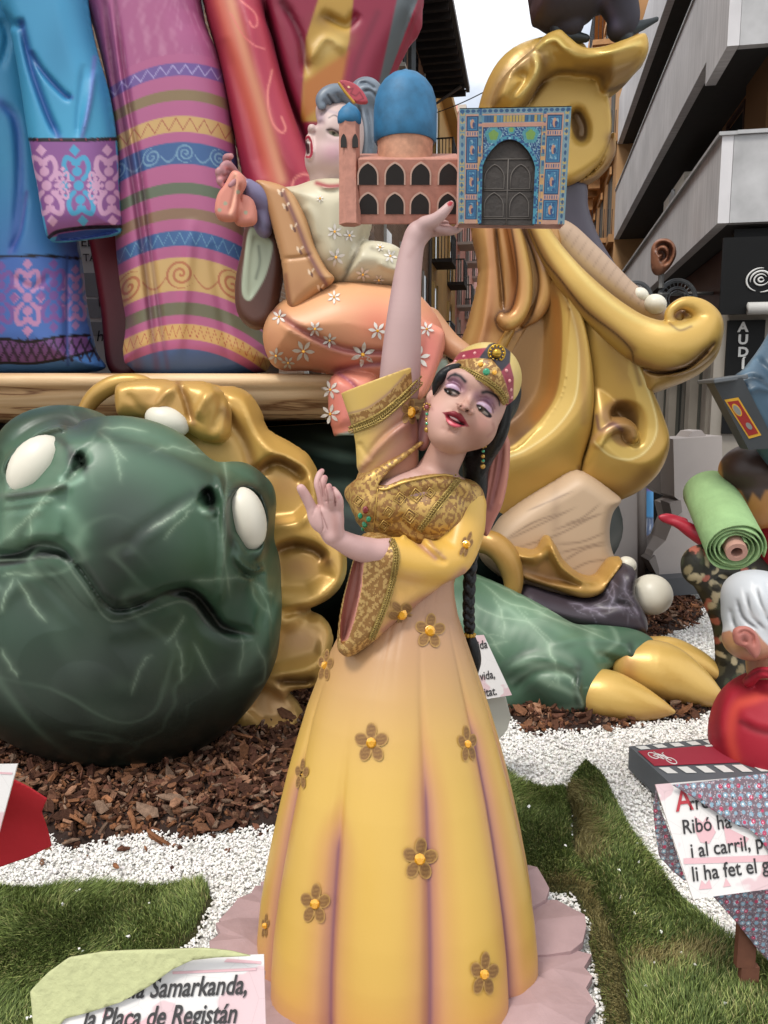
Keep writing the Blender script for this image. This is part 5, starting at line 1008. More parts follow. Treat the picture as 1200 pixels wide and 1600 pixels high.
i, j = np.meshgrid(np.arange(NZ - 1), np.arange(NT), indexing='ij'); a = (i * NT + j).ravel(); b = (i * NT + (j + 1) % NT).ravel(); F = np.stack([a, b, b + NT, a + NT], 1)[:, ::-1]
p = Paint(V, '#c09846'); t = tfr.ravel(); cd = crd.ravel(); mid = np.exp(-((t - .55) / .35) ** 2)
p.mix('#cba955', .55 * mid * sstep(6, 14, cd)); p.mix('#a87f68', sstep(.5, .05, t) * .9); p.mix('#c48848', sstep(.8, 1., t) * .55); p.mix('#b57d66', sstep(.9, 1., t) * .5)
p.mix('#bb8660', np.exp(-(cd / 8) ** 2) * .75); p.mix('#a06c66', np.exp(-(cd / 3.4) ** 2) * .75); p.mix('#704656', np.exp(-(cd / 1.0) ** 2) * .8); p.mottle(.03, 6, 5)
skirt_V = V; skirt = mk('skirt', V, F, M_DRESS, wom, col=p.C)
# ---- flowers sewn on the robe
M_FLW = mat('applique_cloth', attr=True, rough=.7, bump=.4, bscale=400, bdist=.001)
def applique(c, rx, ry, ang, SV, gemr=6, k=5, ph=0, dy=.004, gc=AMB):
    V = []; F = []; C = []; br, gd = L('#6f4c28'), L('#b08a4c')
    for q in range(k):
        a = 2 * math.pi * q / k + ph; pc = np.array([math.sin(a), -math.cos(a)]) * .6; n0 = len(V); na, nr = 14, 4
        ring = []
        for ri in range(nr + 1):
            for ai in range(na):
                b = 2 * math.pi * ai / na; rr = ri / nr; u = pc + rr * (np.array([math.sin(a), -math.cos(a)]) * .42 * math.cos(b) + np.array([math.cos(a), math.sin(a)]) * .33 * math.sin(b)); V.append(u); st = .5 + .5 * math.sin(u[1] * 34 + u[0] * 4)
                C.append(gd if ri == nr else br * (1 - .35 * st) + gd * .35 * st)
        F += [(n0 + r_ * na + i, n0 + r_ * na + (i + 1) % na, n0 + (r_ + 1) * na + (i + 1) % na, n0 + (r_ + 1) * na + i) for r_ in range(nr) for i in range(na)]
    A = np.array(V); ca, sa = math.cos(math.radians(ang)), math.sin(math.radians(ang)); Q = np.stack([c[0] + A[:, 0] * rx * ca - A[:, 1] * ry * sa, c[1] + A[:, 0] * rx * sa + A[:, 1] * ry * ca], 1)
    pj = proj(SV); m = (np.abs(pj[:, 0] - c[0]) < 70) & (np.abs(pj[:, 1] - c[1]) < 70); S = SV[m]; Y = surf(S, Q); W = np.array([P(x, y, yy - dy) for (x, y), yy in zip(Q, Y)])
    o = mk('flower_applique', W, F, M_FLW, wom, col=np.array(C)); gy = surf(S, [c])[0]; gem(c[0], c[1], gy - dy - .004, gemr * 1.1, gc, o, ry=gemr * 1.2); return o
for (x, y, rx, ry, an, g) in ((672, 986, 24, 28, 5, 8), (508, 1040, 12, 26, 8, 6), (580, 1161, 27, 32, 0, 8), (731, 1163, 15, 30, -6, 6), (471, 1210, 11, 25, 6, 0.1), (656, 1343, 28, 34, 5, 9), (492, 1413, 24, 33, 4, 8), (757, 1523, 23, 36, 4, 8), (414, 1447, 6, 20, 6, 5)):
    applique((x, y), rx, ry, an, skirt_V[skirt_V[:, 1] < WY + .05], max(g, 1))
# ---- skin: head, neck, chest
f = Field(P(585, 790, 2.3) * [1, 0, 1] + [0, 1.86, 0], P(815, 525, 2.3) * [1, 0, 1] + [0, 2.26, 0], .0021)
tl = rotm('Y', 27)
def E(px, py, Y, r, k=.02, R=tl, mode='u'): f.ell(P(px, py, Y), r, k, R, mode)
E(741, 618, 2.07, (.092, .105, .10), 0); E(722, 648, 2.025, (.088, .092, .085), .04); E(701, 682, 1.99, (.050, .055, .040), .045); E(696, 652, 2.0, (.042, .05, .04), .03); E(744, 672, 2.0, (.046, .05, .042), .03)
E(735, 600, 2.01, (.078, .078, .05), .03)
f.tube(PR([(712, 672, 30, 2.08), (698, 706, 29, 2.10), (684, 735, 31, 2.12), (668, 770, 40, 2.13)], 2.1), .03)
E(650, 800, 2.135, (.150, .092, .10), .035, None); E(616, 768, 2.075, (.055, .06, .035), .03, None); E(655, 765, 2.08, (.08, .06, .05), .03, None); E(715, 775, 2.13, (.06, .06, .05), .03, None)
f.tube(PR([(740, 611, 4, 1.95), (734, 624, 4.6, 1.937), (728, 634, 6.2, 1.922)], 1.94), .012); f.ell(P(726.5, 636, 1.915), (.0125, .012, .010), .008, tl)
f.ell(P(718.5, 634, 1.928), (.0085, .010, .0075), .006, tl); f.ell(P(736, 643.5, 1.928), (.0085, .010, .0075), .006, tl)
f.ell(P(709, 607, 1.958), (.024, .016, .017), .008, rotm('Y', 24)); f.ell(P(757, 633, 1.962), (.025, .016, .018), .008, rotm('Y', 34))
f.tube(PR([(694, 646, 1.5, 1.95), (703, 645, 3.4, 1.934), (710, 646.5, 3.9, 1.928), (716, 648.5, 3.6, 1.93), (724, 656, 3.2, 1.938), (731, 665, 1.3, 1.955)], 1.93), .005)
f.tube(PR([(697, 652, 1.8, 1.945), (703, 660, 4.2, 1.930), (711, 665, 4.6, 1.926), (719, 666, 3.2, 1.936), (728, 666, 1.4, 1.95)], 1.93), .005)
f.ell(P(701, 683, 1.955), (.022, .018, .016), .02, tl)
for (x, y) in ((675, 624), (769, 668)):
    f.tube(PR([(x, y - 10, 5, 2.06), (x + (-3 if x < 700 else 5), y - 3, 6, 2.055), (x + (-1 if x < 700 else 1), y + 8, 4.5, 2.05)], 2.05), .01)
f.band(.02)
f.carve([(697, 650), (704, 655), (711, 659), (720, 661), (728, 664)], 2.2, .010); f.carve([(706, 644), (710, 641), (711, 640)], 1.6, .001)
f.carve([(719, 634), (723, 636)], 2.2, .004); f.carve([(727, 640), (732, 642)], 2.2, .004)
f.carve([(694, 607), (700, 613), (710, 618), (718, 617)], 2.2, .006); f.carve([(744, 634), (751, 643), (760, 650), (768, 652)], 2.4, .006)
f.carve([(699, 598), (708, 595), (719, 602), (722, 612)], 3.5, .006); f.carve([(744, 624), (756, 622), (768, 632), (771, 646)], 3.5, .006)
f.carve([(690, 668), (695, 674)], 4, .001); f.carve([(700, 671), (708, 674), (716, 674)], 3, .004)
f.carve([(640, 735), (660, 742), (680, 750)], 5, -.003); f.carve([(700, 752), (715, 752), (730, 756)], 4, -.003)
V, F = f.mesh(1); bl_ = np.interp(proj(V)[:, 0], [676, 690, 707, 727, 745, 762, 780, 792], [602, 586, 582, 583, 592, 601, 616, 634]); V[:, 1] += .035 * sstep(1, 12, bl_ - proj(V)[:, 1]) * (V[:, 1] < 2.06); p = Paint(V, '#bd9585'); Z = lambda x, y: (670 + x / 9.23, 570 + y / 9.23)
p.blob((745, 682), 40, 30, '#85593f', .7, 27); p.blob((700, 700), 40, 14, '#a87a66', .6, 10); p.blob((742, 712), 16, 40, '#8d6458', .6); p.blob((680, 645), 16, 22, '#cf9f98', .5); p.blob((755, 660), 16, 14, '#c98d84', .4); p.blob((640, 770), 60, 40, '#c2a1a0', .6)  # includes brown jaw shading painted into the skin colour
p.blob(Z(370, 250), 17, 13, '#7c5672', .85, 27); p.blob(Z(860, 520), 19, 13, '#7c5672', .85, 35); p.blob(Z(500, 340), 6, 10, '#93687a', .5); p.blob(Z(690, 450), 8, 9, '#8a6070', .6)
p.poly([Z(*q) for q in ((235, 310), (270, 280), (330, 272), (395, 295), (440, 340), (450, 375), (400, 365), (330, 335), (260, 325))], '#b597ae', .95, .8); p.poly([Z(*q) for q in ((685, 560), (720, 535), (780, 535), (860, 580), (905, 640), (908, 700), (870, 680), (820, 625), (760, 580), (700, 572))], '#c0a0b8', .95, .8)
p.stroke([Z(280, 300), Z(330, 285), Z(380, 305)], 1.4, '#d9c3d3', .6); p.stroke([Z(740, 552), Z(800, 570), (755.5, 633)], 1.5, '#dcc8d8', .6)
p.stroke([Z(235, 285), Z(300, 262), Z(380, 270), Z(450, 320), Z(465, 380)], 1.0, '#5b3550', .7); p.stroke([Z(690, 525), Z(760, 510), Z(850, 545), Z(915, 620), Z(930, 690)], 1.1, '#5b3550', .7)
p.poly([Z(*q) for q in ((215, 345), (290, 330), (360, 345), (430, 380), (462, 415), (430, 432), (380, 445), (320, 440), (260, 415), (225, 380))], '#211a1e', 1, .6); p.poly([Z(*q) for q in ((683, 570), (740, 575), (820, 625), (880, 690), (915, 745), (890, 765), (830, 750), (770, 700), (720, 640), (690, 600))], '#211a1e', 1, .6)
p.poly([Z(*q) for q in ((262, 378), (300, 368), (345, 385), (400, 415), (425, 428), (380, 436), (330, 430), (280, 408))], '#a8a2a0', 1, .4); p.poly([Z(*q) for q in ((700, 600), (745, 610), (800, 655), (850, 705), (862, 728), (820, 725), (775, 692), (730, 645))], '#978f8a', 1, .4)
p.blob(Z(300, 392), 4.6, 4, '#3a2a1c', 1, hard=True); p.blob(Z(757, 640), 5.2, 4.6, '#3a2a1c', 1, 20, hard=True); p.blob(Z(297, 392), 1.8, 1.8, '#0c0a09', 1, hard=True); p.blob(Z(755, 638), 2.1, 2.1, '#0c0a09', 1, hard=True)
p.blob(Z(275, 383), .9, .9, '#ffffff', 1, hard=True); p.blob(Z(735, 620), 1.1, 1.1, '#ffffff', 1, hard=True); p.blob(Z(362, 405), 3.6, 1.5, '#e9e4de', .8, 25); p.blob(Z(805, 690), 3.6, 1.5, '#b0a79a', .8, 35)
p.stroke([Z(268, 205), Z(320, 155), Z(380, 140)], 1.3, '#141217', 1, w2=2.6); p.stroke([Z(380, 140), Z(450, 165), Z(500, 215), Z(525, 240)], 2.9, '#141217', 1, w2=3.0); p.stroke([Z(780, 398), Z(840, 390), Z(910, 410), Z(970, 450)], 3.1, '#141217', 1, w2=2.6); p.stroke([Z(970, 450), Z(1010, 510), Z(1020, 590)], 2.0, '#141217', 1, w2=1.0)
p.poly([Z(*q) for q in ((190, 685), (260, 680), (320, 670), (380, 662), (420, 695), (460, 700), (510, 760), (560, 850), (590, 895), (540, 895), (490, 890), (440, 905), (370, 905), (290, 870), (250, 810), (235, 730))], '#7b1f2a', 1, .7)
p.poly([Z(*q) for q in ((240, 735), (300, 770), (360, 810), (420, 850), (465, 885), (430, 900), (370, 898), (300, 865), (262, 815))], '#c95562', 1, .8); p.blob(Z(310, 825), 4, 2.4, '#ee9a9e', .8, 30)
p.poly([Z(*q) for q in ((262, 715), (320, 735), (400, 770), (470, 830), (545, 880), (480, 870), (400, 840), (320, 780))], '#2a0f12', 1, .6); p.poly([Z(*q) for q in ((300, 738), (350, 755), (410, 790), (450, 830), (410, 822), (350, 790), (310, 765))], '#d9d3cc', 1, .5)
p.stroke([Z(400, 560), Z(430, 575)], 1.4, '#7a4a40', .7); p.stroke([Z(530, 640), Z(570, 655)], 1.6, '#6b3f36', .75); p.blob(Z(500, 600), 5, 4, '#a8716a', .6, 27); p.stroke([Z(560, 520), Z(590, 600), Z(620, 690)], 2, '#9b6a60', .5); p.blob(Z(595, 362), 1.2, .7, '#7d5a55', .5)
p.blob(Z(280, 930), 10, 4, '#96685c', .5, 20); p.blob(Z(600, 900), 6, 8, '#92604f', .4)
p.stroke([(672, 615), (671, 628), (675, 640)], 2.5, '#9c6a62', .5); p.stroke([(770, 662), (772, 672), (762, 682)], 2.5, '#8d5c50', .5)
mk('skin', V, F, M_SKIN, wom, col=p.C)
# ---- bodice
f = Field(P(525, 960, 2.3) * [1, 0, 1] + [0, 1.90, 0], P(775, 670, 2.3) * [1, 0, 1] + [0, 2.33, 0], .003)
E(650, 800, 2.135, (.158, .100, .105), 0, None); E(594, 786, 2.075, (.080, .070, .068), .06, None); E(672, 800, 2.07, (.086, .068, .072), .06, None); f.tube(PR([(552, 770, 14, 2.10), (578, 752, 14, 2.05), (604, 732, 9, 2.06), (636, 710, 7, 2.08), (658, 694, 5, 2.10)], 2.08), .03); f.tube(PR([(596, 772, 12, 2.045), (625, 762, 13, 2.035), (655, 757, 13, 2.035), (690, 754, 13, 2.045), (722, 762, 13, 2.065)], 2.05), .02); E(650, 880, 2.15, (.118, .095, .12), .05, None); E(628, 930, 2.15, (.135, .12, .07), .04, None)
E(600, 750, 2.14, (.075, .065, .06), .03, None); E(722, 780, 2.13, (.062, .064, .058), .03, None)
f.pillow([(590, 760), (598, 750), (616, 733), (644, 713), (668, 694), (720, 690), (745, 720), (740, 752), (705, 740), (690, 738), (660, 743), (630, 750), (604, 760)], 2.0, .16, .005, k=.002, mode='s', smooth=False, back=.6)
f.band(.03); f.carve([(592, 760), (588, 790), (586, 820)], 4, .006); f.carve([(604, 760), (640, 750), (690, 740)], 4, -.003)
f.carve([(586, 760), (610, 730), (640, 706)], 4, -.003); f.carve([(625, 800), (628, 820), (620, 840)], 8, .004)
V, F = f.mesh(1); p = Paint(V, '#b58f4c'); mk('bodice', V, F, brocade('brocade_bodice', '#8a6232', '#bd9a58', .003, 110, .49), wom, col=p.C); bod_V = V
# ---- raised arm and hand
f = Field(P(575, 625, 2.35) * [1, 0, 1] + [0, 1.90, 0], P(730, 300, 2.35) * [1, 0, 1] + [0, 2.33, 0], .0026)
f.tube(PR([(618, 640, 30, 2.12), (624, 600, 32, 2.12), (627, 555, 30.5, 2.11), (631, 500, 27, 2.10), (635, 450, 23, 2.10), (640, 410, 20, 2.10), (646, 380, 18, 2.10), (654, 364, 17, 2.10)], 2.1), .01)
f.tube(PR([(652, 366, 16, 2.10), (668, 356, 15, 2.10), (684, 355, 14, 2.10), (698, 356, 10, 2.10)], 2.1), .016)
f.tube(PR([(664, 350, 12, 2.08), (680, 343, 10, 2.06), (692, 333, 8.5, 2.05), (701, 323, 7, 2.05), (705, 318, 4.5, 2.05)], 2.06), .01)
for dx, yy in ((0, 2.075), (2, 2.10), (1, 2.127), (-4, 2.15)): f.tube(PR([(686, 358, 7.5, yy), (702, 361, 7, yy + .005), (713 + dx, 358, 6, yy + .02), (718 + dx, 354, 5, yy + .045)], 2.1), .005)
f.band(.02); f.carve([(688, 350), (700, 350), (712, 352)], 2.4, .006); f.carve([(690, 329), (692, 331)], 1.5, .001)
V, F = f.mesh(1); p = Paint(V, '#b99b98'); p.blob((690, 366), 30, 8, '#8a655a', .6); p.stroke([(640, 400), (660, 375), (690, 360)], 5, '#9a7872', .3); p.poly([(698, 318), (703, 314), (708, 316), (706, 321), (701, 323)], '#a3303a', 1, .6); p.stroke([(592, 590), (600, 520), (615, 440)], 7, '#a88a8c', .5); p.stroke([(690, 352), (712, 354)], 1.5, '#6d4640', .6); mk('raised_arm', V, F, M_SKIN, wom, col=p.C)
# ---- raised sleeve
f = Field(P(515, 790, 2.35) * [1, 0, 1] + [0, 1.90, 0], P(680, 545, 2.35) * [1, 0, 1] + [0, 2.35, 0], .0028)
f.tube(PR([(612, 760, 44, 2.14), (606, 720, 48, 2.13), (604, 680, 50, 2.12), (598, 640, 54, 2.12), (592, 596, 62, 2.12), (588, 560, 68, 2.12)], 2.1), .01, fy=.75)
cc = P(594, 592, 2.12); Rb = rotm('Y', -20); f.box(cc + Rb @ np.array([0, 0, .15]), (.3, .3, .15), Rb, .002, 0, 's')
f.tube(PR([(606, 640, 40, 2.12), (596, 610, 52, 2.12), (590, 575, 61, 2.12), (584, 540, 68, 2.12)], 2.1), .004, fy=.72, mode='s')
f.band(.03); f.carve([(558, 735), (590, 700), (625, 670), (650, 655)], 7, -.010); f.carve([(565, 725), (600, 680), (640, 650)], 5, .008); f.carve([(650, 600), (645, 650), (640, 690)], 7, .006); f.carve([(560, 690), (580, 720)], 5, .004)
V, F = f.mesh(1); p = Paint(V, '#cfae60'); px = p.p
d, t = dpoly(px, [(528, 657), (546, 657), (600, 632), (640, 603), (672, 575)]); ylow = np.interp(px[:, 0], [528, 545, 600, 640, 660], [668, 670, 646, 613, 590]); yup = np.interp(px[:, 0], [528, 545, 575, 605, 633, 660], [652, 648, 640, 618, 588, 566])
cuff = ((px[:, 1] < ylow) & (px[:, 1] > yup)).astype(float)
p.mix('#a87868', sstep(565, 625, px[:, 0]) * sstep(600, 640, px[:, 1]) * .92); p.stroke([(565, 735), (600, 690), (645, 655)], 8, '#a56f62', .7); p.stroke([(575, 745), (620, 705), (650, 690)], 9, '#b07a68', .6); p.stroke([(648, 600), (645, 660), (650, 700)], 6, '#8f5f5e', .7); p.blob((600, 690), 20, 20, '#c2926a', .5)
p.stroke([(545, 646), (575, 637), (605, 616), (633, 586)], 2, '#96706c', .7)
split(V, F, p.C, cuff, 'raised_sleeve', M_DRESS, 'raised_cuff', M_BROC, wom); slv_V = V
# ---- lower arm with the bell sleeve
f = Field(P(515, 1050, 2.3) * [1, 0, 1] + [0, 1.80, 0], P(780, 740, 2.3) * [1, 0, 1] + [0, 2.25, 0], .0028)
f.tube(PR([(728, 790, 32, 2.12), (722, 830, 34, 2.08), (702, 872, 34, 2.03), (660, 880, 34, 1.99), (620, 872, 33, 1.97)], 2.0), .03)
f.pillow([(566, 834), (590, 832), (612, 840), (640, 850), (690, 860), (725, 870), (718, 895), (690, 920), (655, 945), (620, 970), (590, 995), (562, 1014), (546, 1020), (534, 1014), (528, 1000), (533, 950), (545, 900), (556, 860)], 1.99, .058, .05, n=4, tilt=(.25, 0))
f.pillow([(572, 866), (566, 880), (562, 920), (552, 965), (540, 1000), (533, 1002), (532, 975), (540, 925), (552, 880), (562, 862)], 1.93, .05, .012, k=.006, mode='s', n=4)
f.band(.03); f.carve([(640, 828), (655, 850), (680, 872), (700, 880)], 5, .008); f.carve([(655, 826), (668, 846), (690, 865)], 5, -.008); f.carve([(625, 838), (640, 833), (655, 832)], 6, -.008); f.carve([(725, 895), (690, 925), (650, 945)], 5, .004); f.carve([(705, 790), (700, 830), (705, 860)], 8, .003)
V, F = f.mesh(1); p = Paint(V, '#cfa44c'); px = p.p
xr = np.interp(px[:, 1], [825, 850, 880, 920, 960, 1000, 1025], [607, 617, 618, 612, 600, 582, 570]); xl = np.interp(px[:, 1], [825, 845, 870, 900, 940, 980, 1010], [566, 572, 577, 572, 564, 553, 545])
rim = inside(px, [(540, 1030), (520, 1010), (528, 950), (545, 890), (562, 845), (572, 866), (562, 862), (552, 880), (541, 925), (533, 975), (534, 1000), (548, 1008)])
cuff = (((px[:, 0] < xr) & (px[:, 0] > xl - 8) | rim | (px[:, 1] > 1003)) & (V[:, 1] < 2.02) & (px[:, 0] < 620)).astype(float)
inn = inside(px, [(576, 864), (569, 880), (565, 920), (555, 965), (544, 1000), (533, 1003), (532, 975), (540, 925), (552, 880), (562, 860)]); cuff[inn] = 0; p.C[inn] = L('#b27a6c')
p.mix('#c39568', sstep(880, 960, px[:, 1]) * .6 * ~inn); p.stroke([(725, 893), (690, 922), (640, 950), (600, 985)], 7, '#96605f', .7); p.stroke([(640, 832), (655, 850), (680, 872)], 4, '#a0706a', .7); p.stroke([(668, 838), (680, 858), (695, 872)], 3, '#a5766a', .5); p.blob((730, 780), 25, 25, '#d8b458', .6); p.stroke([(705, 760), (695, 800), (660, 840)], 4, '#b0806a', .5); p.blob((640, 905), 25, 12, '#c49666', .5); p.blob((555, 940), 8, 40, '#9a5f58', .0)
p.stroke([(560, 900), (556, 950), (546, 995)], 4, '#9b6258', .5); split(V, F, p.C, cuff, 'bell_sleeve', M_DRESS, 'bell_cuff', M_BROC, wom); bel_V = V
applique((641, 644), 14, 21, 10, slv_V[slv_V[:, 1] < 2.14], 8); applique((628, 960), 25, 20, 40, bel_V[bel_V[:, 1] < 2.0], 8); applique((729, 851), 9, 22, 20, bel_V, 6)
# ---- lower forearm and open hand
f = Field(P(455, 905, 2.1) * [1, 0, 1] + [0, 1.72, 0], P(625, 718, 2.1) * [1, 0, 1] + [0, 2.05, 0], .0019)
f.tube(PR([(615, 862, 21, 1.97), (580, 861, 21, 1.95), (555, 855, 19.5, 1.92), (536, 846, 17, 1.90), (520, 838, 15, 1.89)], 1.9), .01)
f.pillow([(536, 838), (520, 848), (506, 842), (494, 825), (484, 805), (483, 790), (496, 790), (506, 786), (515, 783), (524, 780), (533, 786), (536, 800), (536, 820)], 1.885, .021, .02, k=.012)
f.ell(P(497, 812, 1.875), (.022, .016, .034), .012, rotm('Y', -22)); f.ell(P(528, 815, 1.88), (.013, .02, .038), .01)
f.tube(PR([(492, 806, 10, 1.88), (485, 790, 8.6, 1.872), (478, 776, 8.2, 1.865), (471, 764, 7.2, 1.86), (469, 762, 5, 1.86)], 1.87), .007)
for pts in ([(504, 790, 7.0, 1.885), (500, 771, 6.2, 1.882), (496, 755, 5.8, 1.885), (499, 742, 5.3, 1.895), (503, 736, 4.2, 1.902)],
            [(511, 790, 7.0, 1.875), (507, 770, 6.4, 1.868), (504, 757, 6, 1.866), (507, 747, 5.2, 1.87)],
            [(518, 792, 7.0, 1.87), (516, 778, 6.4, 1.855), (513, 767, 6, 1.85), (514, 760, 5, 1.85)],
            [(528, 797, 6.6, 1.875), (531, 784, 6, 1.86), (527, 773, 5.6, 1.855), (521, 765, 5, 1.86)],
            [(531, 800, 5.5, 1.89), (532, 788, 5.2, 1.89), (529, 778, 5, 1.89)]): f.tube(PR(pts, 1.88), .0035)
f.band(.015); f.carve([(499, 790), (502, 808), (505, 822), (502, 832)], 1.6, .0022); f.carve([(502, 800), (508, 816), (512, 828)], 1.5, .002); f.carve([(494, 791), (490, 800), (488, 808)], 1.4, .0015)
f.carve([(506, 784), (512, 783), (520, 783)], 1.4, .0015)
V, F = f.mesh(1); p = Paint(V, '#c29d98'); p.blob((524, 815), 7, 28, '#966c64', .6, -6); p.blob((508, 760), 10, 22, '#a8736c', .5); p.stroke([(500, 792), (503, 810), (505, 824), (502, 832)], 1, '#7d5450', .6); p.stroke([(502, 800), (508, 816), (512, 827)], 1, '#7d5450', .6); p.stroke([(530, 870), (560, 882), (600, 890)], 6, '#93675c', .5); p.blob((473, 772), 7, 10, '#ad7f7c', .5)
for q in ((501, 733), (508, 744), (515, 758), (520, 763), (529, 777)): p.blob(q, 3, 3.5, '#a86870', .6)
for q in ((504, 757), (513, 768), (524, 772)): p.stroke([(q[0] - 4, q[1] - 8), (q[0] - 1, q[1] + 6), (q[0], q[1] + 18)], 1.1, '#7a4a46', .6)
mk('open_hand', V, F, M_SKIN, wom, col=p.C)
# ---- chain trims
M_CHN = mat('antique_gold_trim', '#a89154', rough=.4, metal=.75, noise=.3, nscale=150)
def chain(pts, SV, w=5.0, par=wom, step=4.2, dy=.0055, maxy=None):
    """a braided metal trim laid along the surface: two rows of linked loops"""
    A = spline(pts, 10); s = np.concatenate([[0], np.cumsum(np.linalg.norm(np.diff(A, axis=0), axis=1))]); n = max(4, int(s[-1] / step)); S = SV if maxy is None else SV[SV[:, 1] < maxy]; m = MB()
    cen = np.array([[np.interp(s[-1] * (i + .5) / n, s, A[:, k]) for k in (0, 1)] for i in range(n)]); T = np.gradient(cen, axis=0); T /= np.linalg.norm(T, axis=1, keepdims=True); N = np.stack([-T[:, 1], T[:, 0]], 1); Y = surf(S, cen); Yr = {g: np.minimum(surf(S, cen + N * g * w * .5), Y + .003) for g in (-1, 1)}
    for i in range(n):
        for sg in (-1, 1):
            c = cen[i] + N[i] * sg * w * .42; rg = []
            for k in range(8):
                a = 2 * math.pi * k / 8; q = c + T[i] * math.cos(a) * step * .62 + (N[i] * math.cos(a) * .5 * sg + N[i] * math.sin(a) * .8) * w * .42; rg.append(P(q[0], q[1], Yr[sg][i] - dy - .0015 * math.sin(a)))
            m.tube(rg, .0014, 4, closed=True)
    for sg in (-1, 1):
        m.tube([P(*(cen[i] + N[i] * sg * w), Yr[sg][i] - dy) for i in range(n)], .0014, 4)
    return m.build('chain_trim', M_CHN, par, smooth=True)
chain([(545, 674), (575, 664), (600, 650), (628, 626), (645, 610), (658, 596)], slv_V, 4.5, maxy=2.2)
chain([(611, 842), (619, 862), (617, 890), (609, 925), (596, 962), (580, 1000)], bel_V, 4.5)
chain([(718, 747), (702, 768), (684, 790), (668, 812), (655, 830)], np.concatenate([bod_V, bel_V]), 4.5)
chain([(545, 668), (590, 647), (625, 620), (658, 588)], slv_V, 1.2, maxy=2.2)
for (x, y, c, r) in ((571, 797, RED, 5), (563, 806, GRN, 4), (576, 811, GRN, 4), (570, 819, GRN, 4.5), (567, 826, GRN, 3)): gem(x, y, surf(bod_V, [(x, y)])[0] - .004, r, c, wom, 0, r * 1.3)
m = MB()
for i, t in enumerate(np.linspace(0, 1, 11)):
    q = np.array([(610, 763), (640, 753), (680, 744), (712, 742)]); q = spline(q, 6); a = q[int(t * (len(q) - 1))]; V, F = ellipsoid(P(a[0], a[1], surf(bod_V, [a])[0] - .001), (.003,) * 3, None, 6, 4); m.add(V, F.tolist())
m.build('neckline_beads', M_CHN, wom, smooth=True)
def line(pts, SV, r, mt, nm, dy=.002, n=6, closed=False):
    A = spline(np.array(pts, float), n, closed) if n > 1 else np.array(pts, float); Y = surf(SV, A); m = MB(); m.tube([P(a[0], a[1], y - dy) for a, y in zip(A, Y)], r, 6, closed=closed); return m.build(nm, mt, wom, smooth=True)
M_TRIM = mat('pale_gold_trim', '#c7a45c', rough=.35, metal=.5)
line([(592, 764), (604, 764), (630, 754), (660, 747), (690, 742), (708, 744)], bod_V, .0034, M_TRIM, 'neckline_trim', .004); line([(590, 764), (588, 785), (585, 812), (582, 836)], bod_V, .0016, M_TRIM, 'bodice_seam', .001)
for (x, y, s) in ((560, 783, 9), (607, 800, 9), (625, 779, 10), (650, 774, 11), (672, 770, 8), (640, 806, 12), (600, 822, 9)):
    for q in (1.0, .55): line([(x - s * q, y + s * .2 * q), (x - s * .1 * q, y - s * q), (x + s * q, y - s * .2 * q), (x + s * .1 * q, y + s * q)], bod_V, .0015, M_TRIM, 'bodice_diamond', .0028, 1, True)
# ---- hair, braid, veil
M_HAIR = mat('black_hair_paint', '#0a0b0d', rough=.42, spec=.35, noise=.2, nscale=20, bump=.3, bscale=80)
f = Field(P(650, 790, 2.4) * [1, 0, 1] + [0, 1.93, 0], P(820, 570, 2.4) * [1, 0, 1] + [0, 2.35, 0], .003)
E(752, 618, 2.11, (.103, .10, .115), 0); f.tube(PR([(790, 612, 9, 2.04), (787, 640, 12, 2.04), (782, 668, 14, 2.05), (772, 692, 14, 2.08), (757, 712, 16, 2.12), (746, 740, 15, 2.15), (744, 775, 13, 2.17)], 2.1), .02)
f.tube(PR([(679, 618, 3, 2.0), (681, 602, 6, 1.995), (690, 588, 9, 1.985), (703, 578, 8, 1.985), (716, 573, 6, 1.99)], 2), .01); f.tube(PR([(775, 640, 5, 1.99), (772, 655, 6, 2.0), (765, 668, 5, 2.02), (757, 680, 3, 2.03)], 2), .01)
f.tube(PR([(735, 705, 14, 2.14), (742, 740, 18, 2.17), (745, 780, 13, 2.16), (742, 812, 10, 2.155)], 2.1), .02)
f.band(.02); f.carve([(795, 630), (790, 665), (775, 700)], 2.5, .003); f.carve([(784, 625), (780, 660), (765, 695)], 2.5, .003)
E(722, 650, 1.98, (.088, .10, .095), .004, tl, 's')
V, F = f.mesh(1); mk('hair', V, F, M_HAIR, wom)
br = spline([(744, 770), (742, 810), (738, 850), (734, 900), (732, 950), (734, 984)], 10); br = np.array([[a[0], a[1]] for a in br]); sl = np.linspace(0, 1, len(br)); m3 = []
f = Field(P(712, 1065, 2.3) * [1, 0, 1] + [0, 2.06, 0], P(770, 760, 2.3) * [1, 0, 1] + [0, 2.24, 0], .0022)
for ph in range(3):
    pts = []
    for u in np.linspace(0, 1, 70):
        a = u * 30 + ph * 2 * math.pi / 3; x = np.interp(u, sl, br[:, 0]); y = np.interp(u, sl, br[:, 1]); w = 10.5 - 3.0 * u; q = P(x + math.sin(a) * w * .55, y, 2.15 + math.sin(2 * a) * .009); pts.append((*q, (w * .72) * 2.15 / FPX))
    f.tube(pts, .001, raw=True)
f.tube(PR([(735, 994, 7, 2.15), (738, 1012, 11, 2.15), (742, 1032, 10, 2.15), (744, 1054, 3, 2.15)], 2.15), .004)
V, F = f.mesh(0); mk('braid', V, F, M_HAIR, wom)
m = MB(); c = P(734, 992, 2.15)
for i in range(9):
    a = 2 * math.pi * i / 9; m.add(*[q if k == 0 else q.tolist() for k, q in enumerate(ellipsoid(c + np.array([math.cos(a) * .013, math.sin(a) * .013, 0]), (.0055, .0055, .006), None, 8, 6))])
m.build('braid_tie', mat('yellow_tie', '#a87f1c', rough=.5), wom, smooth=True)
M_VEIL = mat('veil_paint', attr=True, rough=.5)
